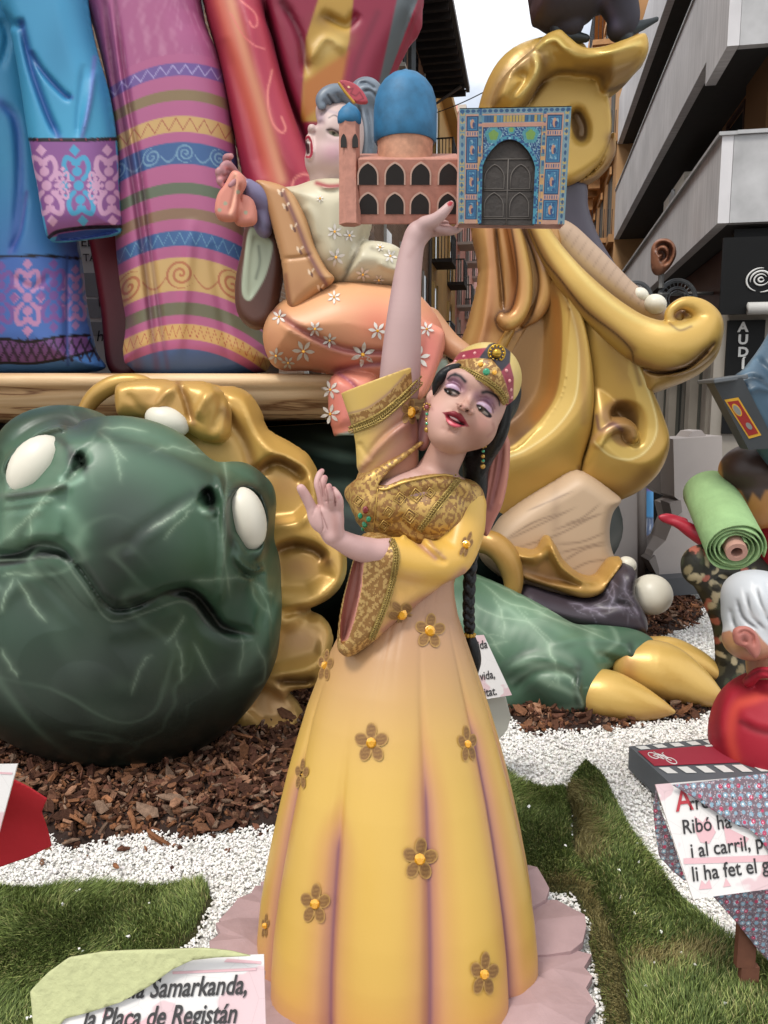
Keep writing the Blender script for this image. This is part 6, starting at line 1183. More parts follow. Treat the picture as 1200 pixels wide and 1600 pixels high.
lo, hi = bounds(730, 660, 830, 860, 2.0, 2.3); f = Field(lo, hi, .003)
f.pillow([(786, 668), (793, 680), (797, 700), (794, 745), (786, 785), (772, 815), (760, 838), (748, 820), (752, 780), (760, 740), (768, 700), (778, 670)], 2.2, .018, .015); f.band(.02); f.carve([(786, 690), (780, 740), (768, 790)], 3, .004); f.carve([(776, 700), (768, 750), (758, 800)], 3, .004)
V, F = f.mesh(1); p = Paint(V, '#a8685a'); p.stroke([(784, 690), (778, 740), (766, 795)], 4, '#6d3a40', .6); p.stroke([(792, 690), (791, 740), (782, 785)], 3, '#c98a74', .6); mk('veil', V, F, M_VEIL, wom, col=p.C)
lo, hi = bounds(635, 570, 700, 730, 2.0, 2.3); f = Field(lo, hi, .003)
f.pillow([(690, 592), (676, 600), (664, 625), (656, 650), (648, 680), (650, 697), (660, 705), (670, 696), (674, 670), (672, 640), (684, 610)], 2.13, .02, .015); f.band(.02); f.carve([(664, 650), (658, 690)], 3, .003); V, F = f.mesh(1); p = Paint(V, '#a07068'); p.stroke([(662, 640), (655, 690)], 4, '#7a4a50', .6); mk('veil', V, F, M_VEIL, wom, col=p.C)
# ---- cap
lo, hi = bounds(665, 520, 830, 650, 1.92, 2.25); f = Field(lo, hi, .0021)
f.ell(P(757, 592, 2.085), (.095, .152, .094), 0, tl); cc = P(742, 606, 2.02)
f.pillow([(640, 640), (688, 590), (707, 585), (727, 586), (745, 596), (762, 605), (780, 620), (790, 636), (800, 660), (700, 720)], 1.94, .3, .002, k=0, mode='s', smooth=False); f.band(.02)
f.area([(697, 577), (717, 562), (745, 559), (768, 561), (782, 577), (790, 598), (797, 622), (787, 634), (762, 604), (727, 585), (705, 585), (690, 588)], -.005, 1.5)
V, F = f.mesh(1); p = Paint(V, '#c9b06a')
p.poly([(690, 588), (701, 568), (719, 550), (742, 545), (762, 543), (795, 560), (803, 590), (802, 628), (790, 636), (762, 600), (720, 580)], '#8e3040', 1, .8); p.poly([(748, 560), (764, 538), (780, 533), (798, 548), (797, 566), (784, 580), (766, 562)], '#26222b', 1, .8); p.mottle(.04, 20, 3)
crest = inside(p.p, [(697, 577), (717, 562), (745, 559), (768, 561), (782, 577), (790, 598), (797, 622), (787, 634), (762, 604), (727, 585), (705, 585), (690, 588)]) & (V[:, 1] < 2.07)
split(V, F, p.C, crest.astype(float), 'cap', M_DRESS, 'cap_crest', M_BROC, wom); cap_V = V
chain([(691, 583), (707, 578), (727, 579), (746, 588), (764, 598), (782, 613), (791, 631)], cap_V[cap_V[:, 1] < 2.08], 4.4, step=3.6)
for (x, y, c, r) in ((751, 569, AMB, 4.2), (760, 581, GRN, 5.8), (773, 582, AMB, 4)): gem(x, y, surf(cap_V, [(x, y)])[0] - .004, r, c, wom)
M_PNK = mat('pink_bead', '#d79a97', rough=.4)
m = MB()
for (x, y) in ((712, 565), (725, 557), (742, 552), (791, 579), (796, 595), (798, 609), (799, 621)):
    V, F = ellipsoid(P(x, y, surf(cap_V, [(x, y)])[0] - .001), (.0045, .003, .0045), None, 8, 6); mk('cap_bead', V, F, M_PNK, wom)

md = MB(); yy = surf(cap_V, [(776, 553)])[0] - .012; c = P(776, 552, yy); Rm = rotm('X', 90); md.lathe(c, [(.0001, .012), (.006, .011), (.010, .008), (.012, .003), (.013, 0)], 20, Rm); md.tube([c + .0205 * np.array([math.cos(a), 0, math.sin(a)]) for a in np.linspace(0, 6.283, 24)[:-1]], .0022, 6, closed=True)
for a in np.linspace(0, 6.283, 13)[:-1]: V, F = ellipsoid(c + .0168 * np.array([math.cos(a), -.08, math.sin(a)]), (.0034,) * 3, None, 8, 6); md.add(V, F.tolist())
md.build('medallion', mat('medal_gold', '#b9943a', rough=.3, metal=.85), wom, smooth=True)
# ---- earrings
for (x, y, Y) in ((667, 636, 1.985), (755, 694, 2.01)):
    c = P(x, y, Y); m = MB()
    for a in np.linspace(0, 6.283, 9)[:-1]: V, F = ellipsoid(c + .0085 * np.array([math.cos(a), 0, math.sin(a)]), (.0032,) * 3, None, 6, 5); m.add(V, F.tolist())
    z = -.018
    for k, r_ in enumerate((.004, .0055, .0045, .007)): V, F = ellipsoid(c + np.array([0, 0, z]), (r_,) * 3, None, 8, 6); m.add(V, F.tolist()); z -= .013
    e = m.build('earring', mat('earring_gold', '#b08a45', rough=.35, metal=.7), wom, smooth=True); gem(x, y, Y - .006, 4, RED, e); gem(x, y + 11, Y - .007, 2.4, GRN, e); gem(x, y + 26, Y - .007, 2.4, GRN, e)
# ================================================================ PETAL BASE
WX, WY = P(622, 1500, 1.99)[0], 1.99
base = thing('petal_base', 'dusty pink flower shaped base under the yellow robe', 'base', (WX, WY, 0), None)
M_PET = mat('dusty_pink_paint', '#a58a8a', rough=.7, noise=.15, nscale=8, bump=.3, bscale=30)
m = MB(); V, F = lathe([(.001, .03), (.44, .03), (.44, .002)], 40); m.add(V + [WX, WY, 0], F); m.build('disc', M_PET, base)
rp = np.random.default_rng(5)
for k in range(15):
    a = 2 * math.pi * k / 15 + .12; ln = rp.uniform(.51, .57); w = .118; u = np.array([math.sin(a), -math.cos(a), 0]); v = np.array([math.cos(a), math.sin(a), 0]); z0 = .012 + .016 * (k % 3)
    ol = [(.30, -w * .8), (.40, -w * .95), (.47, -w), (.52, -w * .75), (ln - .02, -w * .35), (ln, 0), (ln - .015, w * .3), (.53, w * .8), (.46, w), (.38, w * .9), (.30, w * .8)]
    ol = [(q[0] * rp.uniform(.985, 1.015), q[1] * rp.uniform(.95, 1.05)) for q in ol]; n = len(ol); top = [np.array([WX, WY, z0 + .02 + .016 * ((q[0] - .3) / .3) * (1 - abs(q[1]) / w) ]) + u * q[0] + v * q[1] for q in ol]; cen = np.array([WX, WY, z0 + .04]) + u * .42
    bot = [t - [0, 0, .022] for t in top]; V = np.array(top + bot + [cen]); F = [(i, (i + 1) % n, 2 * n) for i in range(n)] + [(i, i + n, (i + 1) % n + n, (i + 1) % n) for i in range(n)]; mk('petal', V, F, M_PET, base, smooth=False)
# ================================================================ SMALL PALACE HELD UP
pal = thing('palace_model', 'small painted palace model with blue dome and tiled gate held up on the raised hand', 'model palace', P(650, 345, 2.15))
M_ADOBE = mat('pink_plaster_paint', '#b57f6e', rough=.75, noise=.18, nscale=45, bump=.3, bscale=120, bdist=.003); M_DOME = mat('blue_dome_paint', '#28688f', rough=.6, noise=.3, nscale=28, bump=.25, bscale=60, bdist=.003)
M_CAVE = mat('dark_opening', '#241f1d', rough=.8); M_PALE = mat('pale_outline', '#c9a796', rough=.7)
YB = 2.10; tiltm = rotm('X', 21)
def arch2(w, h, n=7):
    """pointed arch outline, base centre at 0,0"""
    pts = [(-w / 2, 0)]; 
    for i in range(n + 1): a = i / n; pts.append((-w / 2 + (w / 2) * (1 - math.cos(a * 1.15)) / (1 - math.cos(1.15)), h * (.42 + .58 * math.sin(a * 1.15) / math.sin(1.15))))
    return pts + [(-x, z) for x, z in pts[::-1][1:]]
k_ = YB / FPX
c = P(640, 300, YB); BW, BH, BD = 152 * k_, 92 * k_, .15
m = MB(); m.box(c + tiltm @ np.array([0, BD / 2, 0]), (BW, BD, BH), tiltm, bev=.003); m.build('body', M_ADOBE, pal)
for r_, zy in ((0, 290), (1, 331)):
    for xw in (578, 618, 656, 697):
        o_ = P(xw, zy, YB - .0015 + (300 - zy) * -0.00016 * 0); w, h = 27 * k_, 29 * k_; A = arch2(w, h); B = arch2(w * 1.16, h * 1.09)
        oo = c + tiltm @ np.array([(xw - 640) * k_, -.002, (300 - zy) * k_])
        rim = MB(); n = len(A); Va = np.array([oo + tiltm @ np.array([x, -.002, z]) for x, z in B] + [oo + tiltm @ np.array([x, -.002, z]) for x, z in A] + [oo + tiltm @ np.array([x, .002, z]) for x, z in B]); rim.add(Va, [(i, i + 1, n + i + 1, n + i) for i in range(n - 1)] + [(n - 1, 0, n, 2 * n - 1)] + [(i, 2 * n + i, 2 * n + i + 1, i + 1) for i in range(n - 1)])
        wo_ = rim.build('window', M_PALE, pal); pn = MB(); pn.prism([oo + tiltm @ np.array([x, -.0015, z]) for x, z in A], tiltm @ np.array([0, .001, 0])); pn.build('opening', M_CAVE, wo_)
# dome
cd_ = P(633, 250, YB + .06); kd = (YB + .06) / FPX
m = MB(); m.lathe(cd_, [(.0, -.02), (40 * kd, -.02), (41 * kd, 22 * kd), (42 * kd, 26 * kd)], 40); m.build('dome_drum', mat('drum_plaster', '#c08f74', rough=.75, noise=.2, nscale=60, bump=.3, bscale=100, bdist=.003), pal, auto=30)
prof = [(44, 24), (46.5, 28), (46.8, 45), (46.5, 70), (44.5, 85), (40, 98), (32, 109), (22, 117), (12, 121), (5, 124.5), (.1, 127)]
m = MB(); m.lathe(cd_, [(a * kd, b * kd) for a, b in prof], 48); m.build('dome', M_DOME, pal, auto=50)
ct = P(546, 347, YB - .02); kt = (YB - .02) / FPX; m = MB(); m.lathe(ct + np.array([0, .03, 0]), [(16.5 * kt, 0), (15.5 * kt, 145 * kt)], 6, rotm('Z', 8)); m.build('tower', M_ADOBE, pal)
prof = [(14, 144), (17.5, 147), (18, 153), (16.5, 161), (11, 168), (5, 172), (.1, 176)]; m = MB(); m.lathe(ct + np.array([0, .03, 0]), [(a * kt, b * kt) for a, b in prof], 24); m.build('tower_dome', M_DOME, pal, auto=50)
for xw in (537, 555):
    oo = P(xw, 230, YB - .02 + .0025); A = arch2(9 * kt, 19 * kt); m = MB(); m.prism([oo + np.array([x, 0, z]) for x, z in A], (0, .004, 0)); m.build('tower_window', M_CAVE, pal)
# gate: painted tiles round an arched opening
YG = 2.035; g00, g10, g01, g11 = P(718, 169, YG), P(893, 165.5, YG), P(716, 349, YG), P(882, 350.5, YG); NU, NV = 260, 270
u, v = np.meshgrid(np.linspace(0, 1, NU), np.linspace(0, 1, NV), indexing='ij'); U, Vv = u.ravel()[:, None], v.ravel()[:, None]
GV = (g00 * (1 - U) + g10 * U) * (1 - Vv) + (g01 * (1 - U) + g11 * U) * Vv; uu, vv = U[:, 0], Vv[:, 0]; AR = 175 / 183
C = np.tile(L('#c99b84'), (len(uu), 1)); r = np.random.default_rng(3)
def hsh(a, b, s=0): x = np.sin(np.floor(a) * 127.1 + np.floor(b) * 311.7 + s * 74.7) * 43758.5453; return x - np.floor(x)
def put(mask, c, a=1.0): mm = (mask.astype(float) * a)[:, None]; global C; C = C * (1 - mm) + (L(c) if isinstance(c, str) else c) * mm
nz1 = fbm(np.column_stack([uu * 45, vv * 45, 0 * uu]), 1); nz2 = fbm(np.column_stack([uu * 90, vv * 90, 0 * uu]), 2); nz3 = fbm(np.column_stack([uu * 25, vv * 25, 0 * uu]), 4)
# borders with dabs
for m_ in ((uu < .055), (uu > .935), (vv < .055)): put(m_, '#6f9aa8', .9)
for (a, b) in (((uu - .028) / .045, vv / .035), ((uu - .965) / .045, vv / .035)): m_ = (np.abs(a) < .42) & (np.abs(b % 1 - .5) < .32) & (hsh(a * 0, b) > .25); put(m_, '#c9ad55', .8)
put((vv < .055) & (np.hypot(((uu / .05) % 1 - .5) * 1.0, (vv - .028) / .04) < .38), '#24507c', .95); put((uu < .05) & (np.hypot((uu - .028) / .04, ((vv / .07) % 1 - .5)) < .3), '#2a5f8c', .9); put((uu > .94) & (np.hypot((uu - .968) / .035, ((vv / .06) % 1 - .5)) < .33), '#24507c', .9)
put((uu > .2) & (uu < .76) & (vv > .065) & (vv < .13), '#5e8ea6'); m_ = (uu > .2) & (uu < .76) & (vv > .068) & (vv < .125); k9 = hsh(uu / .028, 0 * uu); put(m_ & (k9 > .45), '#c7a648', .9); put(m_ & (k9 < .3), '#2c5b86', .9); put(m_ & (np.abs((uu / .028) % 1 - .5) > .38), '#274d74', .8)
for us in (.19, .765, ): put((np.abs(uu - us) < .022) & (vv > .13), '#c99f6a'); put((np.abs(uu - us) < .018) & (hsh(vv / .03, 0 * uu, us) > .5), '#5b8f9c', .9); put((np.abs(uu - us) < .012) & (hsh(vv / .02, uu / .02, us) > .6), '#28578a', .9)
# left and right tile panels
for (ua, ub) in ((.065, .17), (.79, .925)):
    for (va, vb) in ((.07, .2), (.245, .475), (.525, .745), (.79, .965)):
        m_ = (uu > ua) & (uu < ub) & (vv > va) & (vv < vb); put(m_, '#3f7ea3'); d = np.minimum(np.minimum(uu - ua, ub - uu), np.minimum(vv - va, vb - vv)); put(m_ & (d < .009), '#173a66'); put(m_ & (d > .018) & (d < .026), '#1d467a', .85); put(m_ & (d > .03) & (nz1 > .12), '#1f4f86', .85); put(m_ & (d > .03) & (nz2 > .35), '#a7d0d8', .55)
        put(m_ & (np.hypot((uu - (ua + ub) / 2) / .018, (vv - (va + vb) / 2) / .04) < 1), '#cf9672', .9); put(m_ & (np.hypot((uu - (ua + ub) / 2 - .012) / .012, (vv - (va + vb) / 2 - .01) / .025) < 1), '#1b4175', .95)
    for va in (.222, .5, .767): m_ = (uu > ua) & (uu < ub) & (np.abs(vv - va) < .014); put(m_ & (np.abs((uu / .022) % 1 - .5) < .2), '#25558a', .95)
# spandrel
AU, AW, AT, AS = .4575, .245, .27, .52
def archd(uu, vv, gw=0.0):
    x = np.abs(uu - AU) / (AW + gw); t = np.clip((AS - vv) / (AS - AT + gw), 0, 1); half = np.where(vv > AS, 1., np.sqrt(np.clip(1 - t ** 1.7, 0, 1)) * (1 - .12 * t)); return x - half
sp = (uu > .215) & (uu < .745) & (vv > .165); put(sp, '#1f4d84'); put(sp & (np.abs(nz2) < .16), '#9fc8cf', .85); put(sp & (nz1 > .35), '#12325f', .6)
for (fx, fy, fr) in ((.31, .235, .06), (.645, .235, .06), (.47, .19, .03)): dd = np.hypot(uu - fx, vv - fy) * (1 + .08 * np.sin(5 * np.arctan2(vv - fy, uu - fx))); put(sp & (dd < fr * 1.2), '#4fa0a5', .8); put(sp & (dd < fr * .72), '#7fa33c', .9)
put(sp & (np.minimum(np.minimum(uu - .215, .745 - uu), vv - .165) < .006), '#16304f'); bd = archd(uu, vv, .03); put((bd < 0) & (vv > .2), '#4a97ad'); put((bd < 0) & (vv > .2) & (hsh(vv / .018, uu / .018) > .55), '#1c4a80', .9)
put((vv > .135) & (vv < .158) & (uu > .17) & (uu < .79), '#c99380'); put(np.hypot(uu - AU, vv - .262) < .012, '#8cc1d6')
C *= .64 * (1 + .10 * nz3)[:, None] * (1 + r.normal(size=(len(uu), 1)) * .04)
hole = (archd(uu, vv) < 0); a = (np.arange(NU - 1)[:, None] * NV + np.arange(NV - 1)[None]).ravel(); F = np.stack([a, a + 1, a + NV + 1, a + NV], 1); F = F[~hole[F].all(1)]
mk('gate_tiles', GV, F, mat('tile_paint', attr=True, rough=.5, spec=.4, bump=.2, bscale=200, bdist=.001), pal, col=C, smooth=False)
gn = np.array([0, .05, 0.0]); m = MB(); m.prism([g00, g10, g10 + gn, g00 + gn], (0, 0, -.002)); m.prism([g10 + [0, .0005, 0], g11 + [0, .0005, 0], g11 + gn, g10 + gn], (-.002, 0, 0)); m.prism([g00 + [0, .0005, 0], g01 + [0, .0005, 0], g01 + gn, g00 + gn], (.002, 0, 0)); m.prism([g00 + gn, g10 + gn, g11 + gn, g01 + gn], (0, .002, 0)); m.build('gate_block', mat('pale_pink_plaster', '#d3a596', rough=.7, noise=.1), pal)
def gp(a, b, d=.012): return ((g00 * (1 - a) + g10 * a) * (1 - b) + (g01 * (1 - a) + g11 * a) * b) + np.array([0, d, 0])
m = MB(); m.prism([gp(.2, .25), gp(.72, .25), gp(.72, 1.0), gp(.2, 1.0)], (0, .004, 0)); do = m.build('gate_door', mat('door_umber', '#332d29', rough=.7, noise=.2, nscale=40, bump=.3, bscale=80), pal); m = MB()
m.tube([gp(AU, .43, .011), gp(AU, 1.0, .011)], .0018, 5); m.tube([gp(.23, .43, .011), gp(.69, .43, .011)], .0015, 5)
for ua in (.235, .475):
    for vb in (.685, .93): A = arch2(.19, -.21); m.tube([gp(ua + .1 + x * .95, vb + z, .011) for x, z in A], .0016, 5, closed=True)
for vb in (.70, .945): m.tube([gp(.23, vb, .011), gp(.69, vb, .011)], .0013, 5)
m.build('door_ribs', mat('door_grey', '#5a544f', rough=.7), do, smooth=True)

# ================================================================ ROBED FIGURES ON THE PLATFORM
def clay(name, par, box, ys, h, build, base, paint, m=None, carve=None, sm=1):
    lo, hi = bounds(*box, *ys); f = Field(lo, hi, h); build(f); f.band(h * 8)
    if carve: carve(f)
    V, F = f.mesh(sm); p = Paint(V, base); paint(p); return mk(name, V, F, m or M_PAINT, par, col=p.C), V
M_ROBE = mat('robe_paint', attr=True, rough=.5, spec=.5, bump=.1, bscale=120, bdist=.003)
blue = thing('blue_robe_statue', 'tall statue in a blue robe with wide patterned purple cuffs at the left edge', 'statue', P(60, 583, 4.75))
def motif(p, x, y, s, c, a=1, sk=0):
    q = lambda u, v: (x + u * s + v * sk * s, y + v * s); dm = lambda u, v, r, w=1: p.poly([q(u - r * w, v), q(u, v - r), q(u + r * w, v), q(u, v + r)], c, a, .8)
    dm(0, -2.9, .5, .9); dm(0, 2.9, .5, .9); dm(1.15, 0, .5, .9); dm(-1.15, 0, .5, .9); p.blob(q(0, 0), .42 * s, .42 * s, c, a, hard=True)
    for sy in (-1, 1):
        p.blob(q(0, sy * 1.15), .4 * s, .38 * s, c, a, hard=True); p.stroke([q(0, sy * 1.6), q(0, sy * 2.1)], .1 * s, c, a, hard=True)
        for sx in (-1, 1): p.stroke([q(sx * .25, sy * 2.1), q(sx * .75, sy * 2.3), q(sx * 1.0, sy * 1.7), q(sx * .85, sy * 1.0), q(sx * .45, sy * .55)], .2 * s, c, a, hard=True); p.stroke([q(sx * .85, sy * 1.0), q(sx * 1.3, sy * .85)], .13 * s, c, a, hard=True); p.stroke([q(sx * .25, sy * 2.1), q(sx * .2, sy * 1.8)], .17 * s, c, a, hard=True)
def b1(f): f.pillow([(-190, -260), (50, -260), (70, 0), (85, 150), (105, 300), (122, 400), (130, 470), (145, 545), (152, 580), (-10, 586), (-200, 590), (-200, 200)], 4.95, .3, .25, n=4)
def c1(f): f.carve([(0, 160), (25, 190), (30, 280), (20, 390)], 7, .02); f.carve([(40, 300), (32, 360), (15, 395)], 5, .02); f.carve([(105, 400), (104, 480), (105, 570)], 5, .02); f.carve([(18, 430), (50, 450), (80, 430)], 5, .015); f.carve([(0, 30), (12, 60), (0, 110)], 6, .02)
def p1(p):
    p.stroke([(0, 160), (25, 195), (32, 290), (20, 390)], 9, '#3a5ea8', .8); p.stroke([(100, 250), (108, 350), (112, 400)], 20, '#5157a5', .8); p.stroke([(42, 300), (32, 360), (15, 395)], 3, '#5a56a0', .8); p.ramp((60, 250), (60, 420), '#4c6fbe', 0, .7); p.stroke([(-60, 405), (140, 402)], 0.1, '#000000', 0)
    p.poly([(-200, 402), (60, 400), (125, 402), (150, 530), (100, 525), (50, 535), (5, 530), (-200, 540)], '#4f74c4', .8, 2); motif(p, 43, 465, 18, '#c48fbd'); motif(p, 84, 462, 17, '#8a5aa5', .8); motif(p, 2, 465, 17, '#8a5aa5', .8); motif(p, 118, 465, 15, '#b583b5', .8)
    p.poly([(-200, 545), (5, 530), (40, 532), (95, 526), (135, 524), (145, 548), (100, 560), (50, 568), (5, 566), (-200, 575)], '#7b4f8c', .95, 1.2)
    for i in range(-3, 12): x = i * 14; p.stroke([(x, 533), (x + 15, 564)], 1.6, '#2a2236', .9, hard=True); p.stroke([(x + 15, 530), (x, 562)], 1.6, '#2a2236', .9, hard=True)
    for q in ([(-60, 537), (5, 530), (45, 534), (95, 526), (140, 524)], [(-60, 574), (5, 567), (50, 568), (100, 560), (146, 548)], [(-60, 403), (40, 400), (75, 400), (125, 404)]): p.stroke(q, 2.2, '#17131c', 1, hard=True)
    p.stroke([(105, 400), (104, 480), (106, 570)], 2.5, '#2d4a90', .8)
clay('robe', blue, (-210, -280, 175, 595), (4.6, 5.35), .0105, b1, '#3f94bf', p1, M_ROBE, c1)
def b2(f):
    f.pillow([(-10, -200), (110, -200), (135, 0), (148, 70), (168, 140), (180, 215), (184, 290), (188, 350), (180, 366), (130, 374), (88, 378), (76, 368), (64, 300), (50, 225), (34, 120), (20, 50), (5, 0)], 4.62, .17, .13, n=4)
    f.pillow([(92, 374), (86, 365), (120, 358), (175, 350), (182, 358), (140, 368)], 4.52, .12, .04, k=.01, mode='s')
def c2(f): f.carve([(48, 80), (65, 110), (100, 148), (112, 152)], 5, .03); f.carve([(32, 35), (50, 110), (75, 180), (92, 215)], 6, .035); f.carve([(148, 110), (140, 160), (128, 215)], 5, -.02); f.carve([(132, 100), (124, 170), (122, 215)], 6, .012); f.carve([(0, 20), (20, 38), (40, 35)], 7, .03)
def p2(p):
    p.ramp((60, 100), (120, 215), '#4fb0d6', 0, .5); p.blob((92, 80), 24, 60, '#2f7fa8', .6); p.stroke([(34, 35), (50, 110), (75, 180), (92, 215)], 6, '#35509a', .8); p.stroke([(48, 80), (65, 110), (100, 148), (112, 152)], 4, '#35509a', .75); p.stroke([(148, 90), (140, 160), (128, 215)], 4, '#7d78c6', .6); p.stroke([(158, 120), (170, 190), (175, 215)], 8, '#3480b5', .6)
    p.poly([(45, 216), (180, 217), (190, 355), (130, 360), (76, 372), (60, 300)], '#8b5794', 1, 1.2); motif(p, 73, 290, 19, '#cfa1c2', 1, .16); motif(p, 123, 290, 19, '#4aa0c8', 1, .12); motif(p, 172, 290, 19, '#cfa1c2', 1, .08); motif(p, 98, 290, 9, '#cfa1c2'); motif(p, 149, 290, 9, '#cfa1c2')
    p.stroke([(46, 218), (110, 219), (181, 217)], 3, '#1b1520', 1, hard=True); p.stroke([(74, 373), (90, 362), (130, 356), (188, 354)], 3, '#1b1520', 1, hard=True); p.poly([(86, 377), (90, 366), (130, 360), (180, 357), (186, 362), (170, 368), (120, 376)], '#33509a', 1, 1)
    for i in range(7): p.blob((58 + i * 19, 218), 1.6, 1.6, '#8a2f45', 1, hard=True)
clay('sleeve', blue, (-30, -220, 210, 395), (4.38, 4.86), .0068, b2, '#3f94bf', p2, M_ROBE, c2)
red = thing('pink_robe_statue', 'huge statue in a pink striped robe and red coat towering in the middle', 'statue', P(300, 578, 4.9))
def b3(f): f.pillow([(110, -260), (290, -260), (313, 0), (340, 85), (358, 160), (370, 250), (378, 330), (388, 410), (400, 490), (416, 580), (215, 583), (200, 500), (188, 420), (182, 330), (186, 250), (172, 140), (150, 50), (135, 0)], 4.85, .24, .2, n=4)
def c3(f): f.carve([(165, 0), (180, 120), (205, 260), (225, 400), (245, 575)], 6, .03); f.carve([(180, 0), (195, 120), (222, 280), (240, 420), (262, 575)], 5, .02); f.carve([(172, 0), (187, 120), (213, 270), (232, 410)], 5, -.015); f.carve([(300, 340), (290, 450), (275, 570)], 10, -.015); f.carve([(330, 380), (345, 480), (360, 570)], 9, .012)
def p3(p):
    X, Yp = p.p[:, 0], p.p[:, 1]; yc = Yp - .0030 * (X - 285) ** 2; m0 = (yc > 84)
    p.mix('#a24a80', np.where(m0, 0.0, .5)); nn = fbm(p.V * np.array([60, 60, 22]), 3); p.mix('#c98aa8', np.where(m0, 0, np.clip(nn, 0, 1) * .45))
    def band(a, b, c, zig=None, zc=None, zn=11, scroll=None):
        mk_ = sstep(a - 1, a + 1, yc) * sstep(b + 1, b - 1, yc); p.mix(c, mk_)
        if zig: tri = np.abs(((X / zn) % 1) - .5) * 2; yy = a + 3 + (b - a - 6) * tri; p.mix(zig, sstep(2.2, 1.0, np.abs(yc - yy)) * mk_)
        if scroll:
            per = (b - a) * 1.55; ph = (X / per) % 1; cx = .5; r = np.hypot((ph - cx) * per, yc - (a + b) / 2); th = np.arctan2(yc - (a + b) / 2, (ph - cx) * per); sg = np.where(np.floor(X / per) % 2 == 0, 1, -1); sp_r = (r / ((b - a) * .40)); q = (sp_r * 2.0 - sg * th / (2 * math.pi)) % 1; p.mix(scroll, (sstep(.26, .14, np.abs(q - .5)) * (sp_r < 1.1)) * mk_ * .9); yy = (a + b) / 2 + (b - a) * .36 * np.cos(2 * math.pi * X / per * 1.0); p.mix(scroll, sstep(2.4, 1.2, np.abs(yc - yy)) * mk_ * .8 * (sp_r > 1.0))
    band(98, 118, '#6a4d96', '#9f8fc4', zn=20); band(140, 157, '#87704c'); band(181, 206, '#c9a15e', '#a8553f', zn=22); band(222, 256, '#2f5c93', scroll='#6d97b5'); band(285, 303, '#5f6b54'); band(325, 342, '#8a6a50'); band(360, 384, '#2f5f96', '#5c8fb3', zn=17); band(402, 454, '#c9a562', scroll='#b0623c'); band(472, 492, '#6b6a50'); band(506, 530, '#cda45c', '#b0573c', zn=11); band(545, 640, '#3c5f96')
    for q, w, a in (([(163, 0), (180, 120), (205, 260), (225, 400), (245, 575)], 6, .5), ([(180, 0), (197, 120), (222, 280), (240, 420), (262, 575)], 4, .4)): p.stroke(q, w, '#5a2748', a)
    p.stroke([(312, 0), (340, 90), (368, 230), (376, 320)], 7, '#6d2440', .6); p.stroke([(185, 380), (200, 480), (215, 575)], 10, '#5a2748', .5)
clay('striped_robe', red, (95, -280, 440, 595), (4.58, 5.12), .0066, b3, '#b05586', lambda p: (p3(p), setattr(p, 'C', p.C.mean(1, keepdims=True) + (p.C - p.C.mean(1, keepdims=True)) * .88)), M_ROBE, c3)
def b4(f):
    f.pillow([(270, -250), (395, -250), (412, 0), (428, 60), (448, 140), (478, 230), (505, 300), (520, 360), (470, 400), (410, 360), (385, 300), (365, 210), (340, 90), (315, 0)], 4.86, .2, .12, n=4, tilt=(-.2, 0))
    f.pillow([(400, -250), (640, -250), (662, 0), (640, 60), (610, 120), (595, 180), (580, 350), (500, 350), (470, 240), (430, 110), (408, 0)], 5.1, .2, .15, n=4, tilt=(.25, 0))
def c4(f): f.carve([(410, 0), (428, 70), (450, 150), (485, 240)], 6, .05); f.carve([(440, 0), (470, 60), (478, 120)], 8, .03); f.carve([(380, 0), (400, 100), (430, 200), (460, 280)], 12, -.02); f.carve([(500, 20), (540, 40), (560, 20)], 8, .03); f.carve([(480, 100), (510, 60), (540, 80)], 7, -.02); f.carve([(350, 60), (385, 180), (410, 280)], 10, .02); f.carve([(655, 0), (605, 140)], 5, -.03)
def p4(p):
    p.stroke([(320, 0), (345, 90), (370, 200), (390, 300)], 16, '#8c2038', .9); p.stroke([(345, 0), (370, 90), (400, 190), (430, 290)], 13, '#cf6a4e', .7); p.stroke([(360, 0), (385, 90), (415, 190), (440, 280)], 9, '#dfa27e', .75); p.stroke([(395, 0), (420, 90), (450, 190), (475, 270)], 10, '#b93c4e', .7)
    p.stroke([(375, 0), (398, 20), (402, 38), (395, 42), (390, 34)], 1.6, '#e07a78', .9); p.stroke([(360, 20), (380, 55), (400, 72), (414, 76)], 1.3, '#e07a78', .8); p.stroke([(425, 110), (418, 150), (425, 190), (440, 207), (446, 200), (440, 183)], 1.8, '#e2857c', .9); p.stroke([(455, 300), (460, 280), (475, 272), (485, 278), (478, 292)], 2, '#e88f86', .9)
    z = p.V[:, 1] > -9; p.poly([(412, -260), (662, -260), (662, 0), (600, 160), (590, 350), (500, 350), (478, 238), (450, 150), (430, 70), (412, 0)], '#8a1f3c', 1, 3); p.poly([(485, -260), (540, -260), (552, 0), (546, 60), (534, 120), (520, 190), (470, 190), (478, 60), (497, 0)], '#b08a3a', 1, 2.5); p.blob((515, 70), 25, 14, '#dcc078', .8, -20); p.blob((510, 30), 20, 10, '#6d4a1c', .7); p.poly([(545, 80), (534, 140), (472, 190), (474, 130), (500, 110)], '#b0642c', .8, 6)
    p.poly([(600, -260), (655, -260), (655, 0), (605, 130), (590, 140), (620, 0)], '#5c6468', 1, 2); p.stroke([(657, 0), (606, 135), (600, 160)], 4, '#9a2740', 1, hard=True); p.stroke([(410, 0), (430, 75), (455, 155), (488, 245)], 4, '#4b1020', .9); p.stroke([(440, 0), (468, 55), (480, 100)], 7, '#5c1226', .7); p.stroke([(590, 20), (560, 90), (550, 130)], 6, '#6b1830', .6)
clay('red_coat', red, (250, -270, 680, 420), (4.6, 5.45), .0105, b4, '#a8304a', p4, M_ROBE, c4)
def b5(f): f.pillow([(120, 340), (200, 340), (212, 450), (222, 580), (172, 580), (158, 480), (138, 370)], 5.1, .08, .06); 
